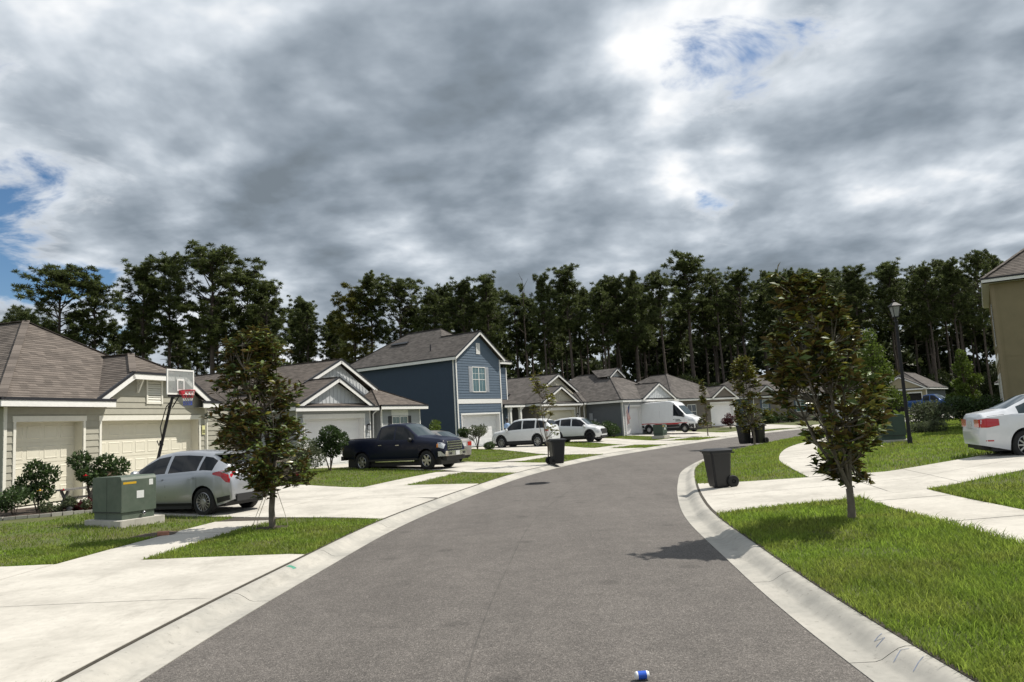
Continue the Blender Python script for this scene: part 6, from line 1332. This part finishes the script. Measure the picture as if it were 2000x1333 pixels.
def street_lamp():
    x, y = 15.05, 28.6; o = empty('street_lamp', (x, y, zt(x, y) - .02)); tag(o, 'black street lamp post with a lantern head on the right lawn', 'lamp')
    p = MB(); p.lathe([(.001, -.1), (.09, -.1), (.09, .25), (.075, .32), (.07, .5), (.062, 2.5), (.052, 4.72), (.075, 4.74), (.075, 4.80), (.045, 4.83), (.045, 4.95)], 14); p.build('pole', 'black_metal', o, 40)
    h = MB(); zb, zt_ = 4.95, 5.36; a, b = .085, .145
    for sx_, sy_ in ((1, 1), (1, -1), (-1, 1), (-1, -1)): h.bar((sx_ * a, sy_ * a, zb), (sx_ * b, sy_ * b, zt_), .022, .022)
    h.box(-a - .015, a + .015, -a - .015, a + .015, zb - .03, zb + .005); h.box(-b - .02, b + .02, -b - .02, b + .02, zt_ - .01, zt_ + .02); hd = h.build('lantern_frame', 'black_metal', o)
    c = MB(); q = b + .045; c.add([(-q, -q, zt_ + .02), (q, -q, zt_ + .02), (q, q, zt_ + .02), (-q, q, zt_ + .02), (-.05, -.05, zt_ + .16), (.05, -.05, zt_ + .16), (.05, .05, zt_ + .16), (-.05, .05, zt_ + .16)], [(0, 3, 2, 1), (4, 5, 6, 7), (0, 1, 5, 4), (1, 2, 6, 5), (2, 3, 7, 6), (3, 0, 4, 7)]); c.lathe([(.03, zt_ + .16), (.03, zt_ + .2), (.045, zt_ + .22), (.02, zt_ + .26), (.001, zt_ + .27)], 10); c.build('lantern_cap', 'black_metal', o)
    M['lamp_pane'] = mat('frosted_pane', (.38, .39, .38), .35, transl=.4); a -= .004; b -= .004
    for s0, s1 in (((-1, -1), (1, -1)), ((1, -1), (1, 1)), ((1, 1), (-1, 1)), ((-1, 1), (-1, -1))):
        g = MB(); g.add([(s0[0] * a, s0[1] * a, zb + .006), (s1[0] * a, s1[1] * a, zb + .006), (s1[0] * b, s1[1] * b, zt_ - .012), (s0[0] * b, s0[1] * b, zt_ - .012)], [(0, 1, 2, 3)]); g.build('pane', 'lamp_pane', hd)
street_lamp()

def wheelie_bin(label, x, y, rz, sc=1.0, z=None, group=None):
    """front faces -x, wheels and handle at +x"""
    o = empty('wheelie_bin', (x, y, (zt(x, y) if z is None else z) + .012), rz, (sc, sc, sc)); tag(o, label, 'bin', group or 'black wheelie bins')
    b = MB(); n = 5; V = []
    for z_, fx, bx_, hy in ((.03, -.22, .22, .22), (.12, -.245, .235, .235), (.55, -.285, .265, .262), (.93, -.32, .29, .285), (.95, -.345, .31, .30), (.99, -.345, .31, .30)):
        r = .05; V.append([(fx + r, -hy, z_), (bx_ - r, -hy, z_), (bx_, -hy + r, z_), (bx_, hy - r, z_), (bx_ - r, hy, z_), (fx + r, hy, z_), (fx, hy - r, z_), (fx, -hy + r, z_)])
    for ring in V: b.v += ring
    for i in range(len(V) - 1):
        for j in range(8): b.f.append([i * 8 + j, i * 8 + (j + 1) % 8, i * 8 + 8 + (j + 1) % 8, i * 8 + 8 + j])
    b.f.append(list(range(8))[::-1]); b.m = [0] * len(b.f); b.build('body', 'bin_black', o, 25)
    l = MB(); L0 = [(-.37, -.31), (.30, -.31), (.33, -.28), (.33, .28), (.30, .31), (-.37, .31), (-.395, .26), (-.395, -.26)]
    l.v += [(px_, py_, .995) for px_, py_ in L0] + [(px_, py_, 1.03) for px_, py_ in L0] + [(px_ * .72, py_ * .72, 1.075) for px_, py_ in L0]
    for i in range(2):
        for j in range(8): l.f.append([i * 8 + j, i * 8 + (j + 1) % 8, i * 8 + 8 + (j + 1) % 8, i * 8 + 8 + j])
    l.f += [[16 + j for j in range(8)], list(range(8))[::-1]]; l.m = [0] * len(l.f); l.build('lid', 'bin_black', o, 30)
    h = MB(); h.tube([(.37, -.26, .96), (.37, .26, .96)], .018, 8); h.bar((.30, -.26, .96), (.38, -.26, .96), .04, .04); h.bar((.30, .26, .96), (.38, .26, .96), .04, .04); h.build('handle', 'bin_black', o, 40)
    for sg in (1, -1):
        t = MB(); t.lathe([(.06, -.04), (.15, -.04), (.168, -.02), (.168, .02), (.15, .04), (.06, .04), (.06, -.04)], 22, axis='y'); wl_ = t.build('wheel', 'rubber', o, 40, (.27, sg * .27, .168))
        hb = MB(); hb.lathe([(.001, .03), (.03, .032), (.04, .02)], 12, axis='y'); hb.lathe([(.001, -.03), (.03, -.032), (.04, -.02)], 12, axis='y')
        for k in range(9): a = k * 2 * math.pi / 9; hb.bar((.03 * math.cos(a), 0, .03 * math.sin(a)), (.14 * math.cos(a), 0, .14 * math.sin(a)), .05, .014, up=(0, 1, 0))
        hb.build('hub', 'black_metal', wl_, 40)
    ax = MB(); ax.tube([(.27, -.27, .168), (.27, .27, .168)], .014, 6); ax.build('axle', 'black_metal', o); return o
wheelie_bin('black wheelie bin at the kerb end of the right driveway', 5.0, 18.75, R(12), .9)
wheelie_bin('black wheelie bin beyond the left kerb, beside the thin magnolia', 1.72, 33.3, R(196), 1.05)
wheelie_bin('black bin behind the columnar magnolia, left of a pair', 13.0, 42.6, R(30), 1.05); wheelie_bin('black bin behind the columnar magnolia, right of a pair', 13.75, 42.4, R(30), 1.05)

def hoop():
    o = empty('basketball_hoop', (-12.05, 24.5, .22), R(-20), (1, 1, ZS)); tag(o, 'portable basketball hoop leaning over the silver hatchback', 'basketball hoop')     # +x towards the drive
    b = MB(); rounded_box(b, -.55, .45, -.38, .38, .0, .16, .12); b.build('base', 'black_plastic', o, 30)
    p = MB(); p.tube([(-.15, 0, .1), (.35, 0, 1.45), (.72, 0, 2.45), (.92, 0, 2.92)], [.052, .05, .045, .045], 10); p.build('pole', 'black_metal', o, 40)
    s = MB(); s.tube([(.42, .0, 1.42), (.30, 0, 1.9), (.56, 0, 2.45), (.95, 0, 2.72)], .016, 6); s.tube([(.16, 0, 1.55), (.24, 0, 1.42), (.30, 0, 1.55)], .018, 6)
    for sg in (.09, -.09): s.tube([(.72, sg, 2.42), (1.12, sg, 2.82)], .018, 6); s.tube([(.88, sg, 2.86), (1.12, sg, 3.16)], .018, 6)
    s.build('lift_arms', 'black_metal', o, 40)
    x = 1.16; hw_, z0, z1 = .58, 2.74, 3.42; bd = MB(); bd.box(x, x + .012, -hw_, hw_, z0, z1); board = bd.build('backboard', 'board_clear', o)
    f = MB(); t = .045
    for a in ((-hw_, hw_, z0, z0 + t), (-hw_, hw_, z1 - t, z1)): f.box(x - .014, x + .02, a[0], a[1], a[2], a[3])
    for a in ((-hw_, -hw_ + t), (hw_ - t, hw_)): f.box(x - .014, x + .02, a[0], a[1], z0 + t, z1 - t)
    q = .155
    for a in ((-q, q, z0 + .10, z0 + .14), (-q, q, z0 + .38, z0 + .42)): f.box(x + .012, x + .018, *a)
    for a in ((-q, -q + .04), (q - .04, q)): f.box(x + .012, x + .018, a[0], a[1], z0 + .14, z0 + .38)
    f.build('frame_and_target', 'trim', board); k = MB()
    for yy in (-.2, .2): k.box(x - .02, x - .004, yy - .014, yy + .014, z0 + t, z1 - t)
    k.box(x - .03, x - .006, -.5, .5, z0 - .06, z0 + .0); k.build('back_brace', 'black_metal', board)
    r = MB(); zc_ = z0 + .10; cx_ = x + .30; r.tube([(cx_ + .225 * math.cos(2 * math.pi * i / 24), .225 * math.sin(2 * math.pi * i / 24), zc_) for i in range(25)], .014, 6, cap=False); r.box(x + .02, x + .10, -.09, .09, zc_ - .09, zc_ + .02); r.build('rim', 'hoop_red', o, 40)
    n = MB(); rings = [(.225, 0), (.20, -.07), (.175, -.14), (.15, -.21), (.135, -.28), (.125, -.35), (.13, -.40)]; N_ = 12
    for i in range(len(rings) - 1):
        for j in range(N_):
            for dj in (0, 1):
                a0 = 2 * math.pi * (j + .5 * (i % 2)) / N_; a1 = 2 * math.pi * (j + dj + .5 * ((i + 1) % 2) - (1 if i % 2 == 0 else 0) * 0 - (.5 if True else 0) * 0 - (1 if (i % 2 == 0) else 0) * (1 if False else 0)) / N_
                if dj == 1 and i % 2 == 0: a1 = 2 * math.pi * (j - .5) / N_
                if dj == 1 and i % 2 == 1: a1 = 2 * math.pi * (j + 1) / N_
                n.tube([(cx_ + rings[i][0] * math.cos(a0), rings[i][0] * math.sin(a0), zc_ + rings[i][1]), (cx_ + rings[i + 1][0] * math.cos(a1), rings[i + 1][0] * math.sin(a1), zc_ + rings[i + 1][1])], .0055, 4, (0 if i < 3 else 1 if i < 4 else 2), False)
    n.build('net', ['net_red', 'net_white', 'net_blue'], o)
hoop()

# --- flower bed: bench, stand, path light, edging stones, stake
def bench():
    o = empty('bench', (-13.35, 22.5, .27), R(72), (1, 1, ZS)); tag(o, 'weathered grey wooden bench with crossed legs before the garage', 'bench')
    for k in range(3): b = MB(); b.box(-.62, .62, -.17 + k * .115, -.07 + k * .115, .42, .46); b.build('seat_plank', 'grey_wood', o)
    for x in (-.45, .45):
        for sg in (1, -1): b = MB(); b.bar((x, sg * .17, 0), (x, -sg * .14, .42), .05, .07); b.build('leg', 'grey_wood', o)
    b = MB(); b.box(-.45, .45, -.025, .025, .2, .25); b.build('stretcher', 'grey_wood', o)
bench()
def stand():
    o = empty('wooden_stand', (-12.75, 23.15, .27), R(70), (1, 1, ZS)); tag(o, 'brown wooden plant stand between the two garage doors', 'stand')
    b = MB(); b.box(-.36, .36, -.2, .2, .82, .86); b.build('top', 'grey_wood', o); b = MB(); b.box(-.30, .30, -.16, -.13, .64, .82); b.box(-.30, .30, .13, .16, .64, .82); b.box(-.33, -.30, -.16, .16, .64, .82); b.box(.30, .33, -.16, .16, .64, .82); b.build('apron', 'wood_dark', o)
    for x in (-.29, .29):
        for y in (-.13, .13): b = MB(); b.box(x - .03, x + .03, y - .03, y + .03, 0, .64); b.build('leg', 'wood_dark', o)
stand()
spiky('potted spiky plant on the ground under the wooden stand', -12.9, 23.35, 9, .45, .02, 'shrub_leaf', droop=.1)
o = empty('path_light', (-12.05, 19.95, .17)); tag(o, 'small black solar path light at the flower bed edge', 'light'); b = MB(); b.tube([(0, 0, -.05), (0, 0, .12)], .012, 6); b.build('stake', 'black_metal', o); b = MB(); b.lathe([(.05, .12), (.06, .26)], 10); b.build('lens', 'lamp_pane', o, 40); b = MB(); b.lathe([(.001, .31), (.04, .30), (.085, .255), (.085, .245), (.001, .25)], 12); b.build('cap', 'black_metal', o, 40)
b = MB(); b.tube([(0, 0, -.1), (.01, 0, .62)], .012, 6); b.lathe([(.02, .6), (.03, .64), (.001, .68)], 8); st = b.build('marker_stake', 'rusty', None, 40, (-11.2, 20.9, .2)); tag(st, 'thin rusty marker stake beside the utility box', 'stake')
bed = MB(); pts = [(-14.6, 18.9), (-13.2, 19.05), (-12.3, 19.6), (-11.4, 20.5), (-10.9, 21.4), (-12.4, 22.0), (-14.2, 21.9), (-15.2, 21.2)]
bed.prism([(x, y, zt(x, y) + .0) for x, y in pts], (0, 0, .05)); tag(bed.build('flower_bed', 'mulch'), kind='structure'); random.seed(12)
edge_pts = resample([(-15.2, 18.8), (-13.2, 18.95), (-12.25, 19.5), (-11.3, 20.45), (-10.85, 21.3)], 22)
for i in range(21):
    p, q = edge_pts[i], edge_pts[i + 1]; m_ = (p + q) / 2; b = MB(); d = (q - p) * .47; nrm = np.array([-d[1], d[0]]); nrm = nrm / np.linalg.norm(nrm) * .045; h_ = .055 + random.random() * .025
    V0 = [m_ - d - nrm, m_ + d - nrm * random.uniform(.7, 1), m_ + d + nrm, m_ - d + nrm * random.uniform(.7, 1)]; z_ = zt(*m_) - .02; b.prism([(v[0] - m_[0], v[1] - m_[1], 0) for v in V0], (0, 0, h_ + .02)); s_ = b.build('edging_stone', 'curb', bpy.data.objects['flower_bed']); s_.location = (m_[0], m_[1], z_)
for nm, x, y, r_, lab in (('mulch_ring', -5.23, 15.72, .42, 0), ('soil_patch', -7.55, 15.6, .5, 0)):
    b = MB(); n = 22; z_ = zt(x, y); ring = [(x + math.cos(2 * math.pi * i / n) * r_ * random.uniform(.75, 1.15), y + math.sin(2 * math.pi * i / n) * r_ * random.uniform(.75, 1.15), z_ + .004) for i in range(n)]
    b.v = ring + [(x, y, z_ + .04)]; b.f = [[i, (i + 1) % n, n] for i in range(n)]; b.m = [0] * n; tag(b.build(nm, 'mulch' if nm == 'mulch_ring' else 'soil', None, 60), kind='structure')
b = MB(); b.box(-.11, .11, -.05, .05, 0, .07); br_ = b.build('brick', 'brick', None, 0, (-7.35, 15.35, .15)); br_.rotation_euler = (.1, .05, .5); tag(br_, 'loose orange brick lying in the bare soil by the walk', 'brick')

# --- on the road
b = MB(); b.lathe([(.001, -.060), (.024, -.060), (.033, -.050), (.033, .046), (.026, .060), (.022, .058), (.001, .056)], 20, axis='x', m=0); cn = empty('drink_can', (.84, 5.82, .031 + .030)); tag(cn, 'blue and white drink can lying on the asphalt', 'can'); b.build('can_body', 'trim', cn, 40)
M['can_blue'] = mat('can_blue', (.02, .10, .55), .3); b = MB(); b.lathe([(.0334, -.036), (.0334, .036)], 20, axis='x'); o_ = b.build('can_print', 'can_blue', cn, 40); b = MB(); b.lathe([(.001, .0585), (.021, .0585), (.021, .0605), (.026, .0608)], 16, axis='x'); b.build('can_end', 'alloy', cn, 40); cn.rotation_euler = (.9, 0, .1); cn.scale = (.9, .9, .9)
b = MB(); b.lathe([(.001, .0), (.30, .0), (.33, -.004)], 28); 
for k in range(-2, 3): b.box(-.26 + abs(k) * .03, .26 - abs(k) * .03, k * .1 - .014, k * .1 + .014, .0005, .006)
mh = b.build('manhole_cover', 'black_metal', None, 30, (.58, 24.5, .036)); tag(mh, 'dark round manhole cover in the left lane', 'manhole cover'); mh.scale = (1.25, 1.25, 1)
KP = [(HW, .003), (HW + .20, .004), (HW + .25, .018), (HW + .32, .062), (HW + .385, .098), (HW + .44, .112), (HW + CW, .112)]
def on_kerb(sg, lat, s): p = offs(sg * lat, s); return (p[0], p[1], float(np.interp(lat, [k[0] for k in KP], [k[1] for k in KP])) + .004)
M['mark_green'] = mat('green_mark', (.06, .25, .17), .7, .3, 40); M['mark_blue'] = mat('blue_mark', (.16, .20, .29), .7, .3, 40)
def mark(name, label, sg, lines, wd, m):
    b = MB()
    for ln in lines:
        for (l0, s0), (l1, s1) in zip(ln[:-1], ln[1:]):
            n = 4
            for i in range(n):
                a = on_kerb(sg, l0 + (l1 - l0) * i / n, s0 + (s1 - s0) * i / n); c = on_kerb(sg, l0 + (l1 - l0) * (i + 1) / n, s0 + (s1 - s0) * (i + 1) / n); d = Vector((c[0] - a[0], c[1] - a[1], 0)); d = Vector((-d.y, d.x, 0)).normalized() * wd / 2; b.add([Vector(a) - d, Vector(c) - d, Vector(c) + d, Vector(a) + d], [(0, 1, 2, 3)])
    tag(b.build(name, m), label, 'paint mark', kind='stuff' if len(lines) > 1 else None)
sg_ = s_at(-.1, 10.9); mark('paint_mark', 'small green survey mark on the left kerb', -1, [[(HW + .34, sg_), (HW + .46, sg_ + .02)]], .09, 'mark_green')
sb = s_at(-.4, 6.2); mark('paint_mark', 'faint blue scribbles on the right kerb', 1, [[(HW + .30, sb), (HW + .40, sb + .06), (HW + .33, sb + .10), (HW + .42, sb + .16)], [(HW + .28, sb - .35), (HW + .38, sb - .26), (HW + .44, sb - .28)], [(HW + .30, sb - .62), (HW + .44, sb - .5)]], .006, 'mark_blue')

# --- flag on the slate house
def flag():
    a = hw(P_SLATE, .18, -.06, 1.35); o = empty('flag', a, math.pi / 2 - P_SLATE[2], (1, 1, ZS)); tag(o, 'red white and blue striped flag hanging by the slate bungalow garage', 'flag')
    p = MB(); p.tube([(0, 0, 0), (.12, -.62, 1.1)], .014, 6); p.lathe([(.001, 1.12), (.03, 1.10), (.001, 1.06)], 8, (.125, -.63, 0)); p.build('pole', 'trim', o, 40)
    M['flag_red'] = mat('flag_red', (.30, .03, .035), .8, transl=.3); M['flag_white'] = mat('flag_white', (.62, .60, .58), .8, transl=.3); M['flag_blue'] = mat('flag_blue', (.035, .06, .16), .8, transl=.3)
    b = MB(); nu, nv = 18, 13
    for i in range(nu + 1):
        u = i / nu
        for j in range(nv + 1):
            v = j / nv; hx, hy, hz = .12 * (1 - v * .62), -.62 * (1 - v * .62), 1.1 * (1 - v * .62); g_ = u * (1.25 - .2 * v); b.v.append((hx + .10 * math.sin(u * 7 + v * 2) * u + .06 * u, hy + .16 * u * (1 - v) + .09 * math.sin(v * 9 + u * 5) * u, hz - g_))
    for i in range(nu):
        for j in range(nv): b.f.append([i * (nv + 1) + j, (i + 1) * (nv + 1) + j, (i + 1) * (nv + 1) + j + 1, i * (nv + 1) + j + 1]); b.m.append(2 if (i < nu * .42 and j < 7) else (0 if j % 2 == 0 else 1))
    b.build('cloth', ['flag_red', 'flag_white', 'flag_blue'], o, 80)
flag()
mw = Wall(bpy.data.objects[[ob.name for ob in bpy.data.objects if ob.get('label', '').startswith('slate grey')][0]], (0, 13), (0, .14))
for u_, z_, w_, h_ in ((9.2, 1.25, .34, .55), (9.75, 1.05, .22, .3)): trim_box(mw, u_, u_ + w_, z_, z_ + h_, .002, .14, 'meter_box', 'shutter_grey')
trim_box(mw, 9.34, 9.38, -.1, 1.25, .02, .06, 'conduit', 'shutter_grey')

# --- person beyond the white SUV
def limb(b, pts, rs, n=10): b.tube(pts, rs, n)
def person():
    o = empty('person', (-.75, 58.2, .3), R(120), (1, 1, ZS)); tag(o, 'person in a light blue shirt seen from behind beyond the white SUV', 'person')
    M['skin'] = mat('skin', (.11, .06, .038), .6); M['shirt'] = mat('light_blue_shirt', (.32, .45, .66), .8, .1, 12); M['trousers'] = mat('dark_trousers', (.03, .032, .04), .8); M['hair'] = mat('black_hair', (.012, .01, .009), .7); M['shoe'] = mat('shoe', (.02, .02, .02), .6)
    def body(rings_list, name, m, parent, sm=60):
        b = MB()
        for rings in rings_list:
            n = 14; o_ = len(b.v)
            for (cx_, cy_, cz_, rx, ry) in rings:
                for j in range(n): t = 2 * math.pi * j / n; b.v.append((cx_ + rx * math.cos(t), cy_ + ry * math.sin(t), cz_))
            for i in range(len(rings) - 1):
                for j in range(n): b.f.append([o_ + i * n + j, o_ + i * n + (j + 1) % n, o_ + (i + 1) * n + (j + 1) % n, o_ + (i + 1) * n + j]); b.m.append(0)
            b.f.append([o_ + j for j in range(n)][::-1]); b.f.append([o_ + (len(rings) - 1) * n + j for j in range(n)]); b.m += [0, 0]
        return b.build(name, m, parent, sm)
    # one continuous figure: pelvis, torso, neck, head (x forward, y left)
    bd = body([[(0, 0, .86, .11, .165), (0, 0, .95, .12, .172), (.0, 0, 1.08, .10, .15), (.0, 0, 1.22, .115, .165), (.0, 0, 1.36, .115, .185), (-.005, 0, 1.44, .09, .16), (0, 0, 1.49, .06, .075), (.005, 0, 1.54, .055, .058), (.015, 0, 1.58, .075, .065), (.025, 0, 1.64, .098, .078), (.02, 0, 1.70, .102, .08), (.01, 0, 1.755, .085, .068), (.0, 0, 1.79, .04, .035)],
        [(0, .085, .05, .05, .045), (0, .085, .3, .058, .052), (.005, .088, .48, .062, .06), (0, .09, .70, .08, .078), (0, .085, .9, .09, .085)], [(0, -.085, .05, .05, .045), (0, -.085, .3, .058, .052), (.005, -.088, .48, .062, .06), (0, -.09, .70, .08, .078), (0, -.085, .9, .09, .085)]], 'body', 'skin', o)
    ar = MB()
    for sg in (1, -1):
        ar.tube([(0, sg * .17, 1.40), (-.01, sg * .225, 1.20), (.0, sg * .245, 1.08), (.05, sg * .25, .95), (.08, sg * .245, .86)], [.05, .045, .04, .034, .028], 10)
        for k in range(4): y = sg * (.235 + .012 * (k - 1.5)); ar.tube([(.085 + .016 * k - .02, y, .86), (.095 + .016 * k - .02, y, .80), (.088 + .014 * k - .02, y - sg * .012, .765 + .008 * abs(k - 1.5))], [.010, .009, .007], 6)
        ar.tube([(.11, sg * .235, .86), (.135, sg * .225, .83), (.14, sg * .22, .80)], [.011, .010, .008], 6)
    ar.build('arms', 'skin', o, 60)
    body([[(0, 0, .88, .135, .185), (0, 0, 1.0, .13, .178), (0, 0, 1.22, .132, .182), (0, 0, 1.36, .132, .205), (-.005, 0, 1.44, .11, .185), (0, 0, 1.485, .075, .10)]], 'shirt', 'shirt', o)
    sl = MB()
    for sg in (1, -1): sl.tube([(0, sg * .16, 1.42), (-.005, sg * .205, 1.32), (-.01, sg * .235, 1.16)], [.068, .066, .062], 12)
    sl.build('sleeves', 'shirt', o, 60)
    body([[(0, 0, .95, .128, .180), (0, 0, .86, .13, .18), (0, 0, .80, .12, .17)], [(0, .085, .06, .072, .07), (0, .088, .45, .08, .078), (0, .088, .84, .10, .095)], [(0, -.085, .06, .072, .07), (0, -.088, .45, .08, .078), (0, -.088, .84, .10, .095)]], 'trousers', 'trousers', o)
    h = body([[(-.02, 0, 1.62, .085, .082), (-.012, 0, 1.70, .108, .088), (-.005, 0, 1.76, .098, .08), (.0, 0, 1.80, .05, .045)]], 'hair', 'hair', o)
    for sg in (1, -1):
        e = MB(); e.lathe([(.001, -.008), (.022, -.006), (.028, .0), (.015, .012)], 10, (.02, sg * .078, 1.66), 'y'); e.build('ear', 'skin', o, 60); e = MB(); e.lathe([(.001, .012), (.012, .006), (.014, 0)], 8, (.112, sg * .033, 1.675), 'x'); e.build('eye', 'hair', o, 60); s = MB(); rounded_box(s, -.09, .17, sg * .085 - .045, sg * .085 + .045, 0, .075, .04); s.build('shoe', 'shoe', o)
    f = MB(); f.add([(.115, -.016, 1.635), (.115, .016, 1.635), (.118, 0, 1.685), (.148, 0, 1.642)], [(0, 1, 3), (1, 2, 3), (2, 0, 3)]); f.build('nose', 'skin', o); f = MB(); f.box(.108, .116, -.025, .025, 1.603, 1.611); f.build('mouth', 'hoop_red', o)
person()
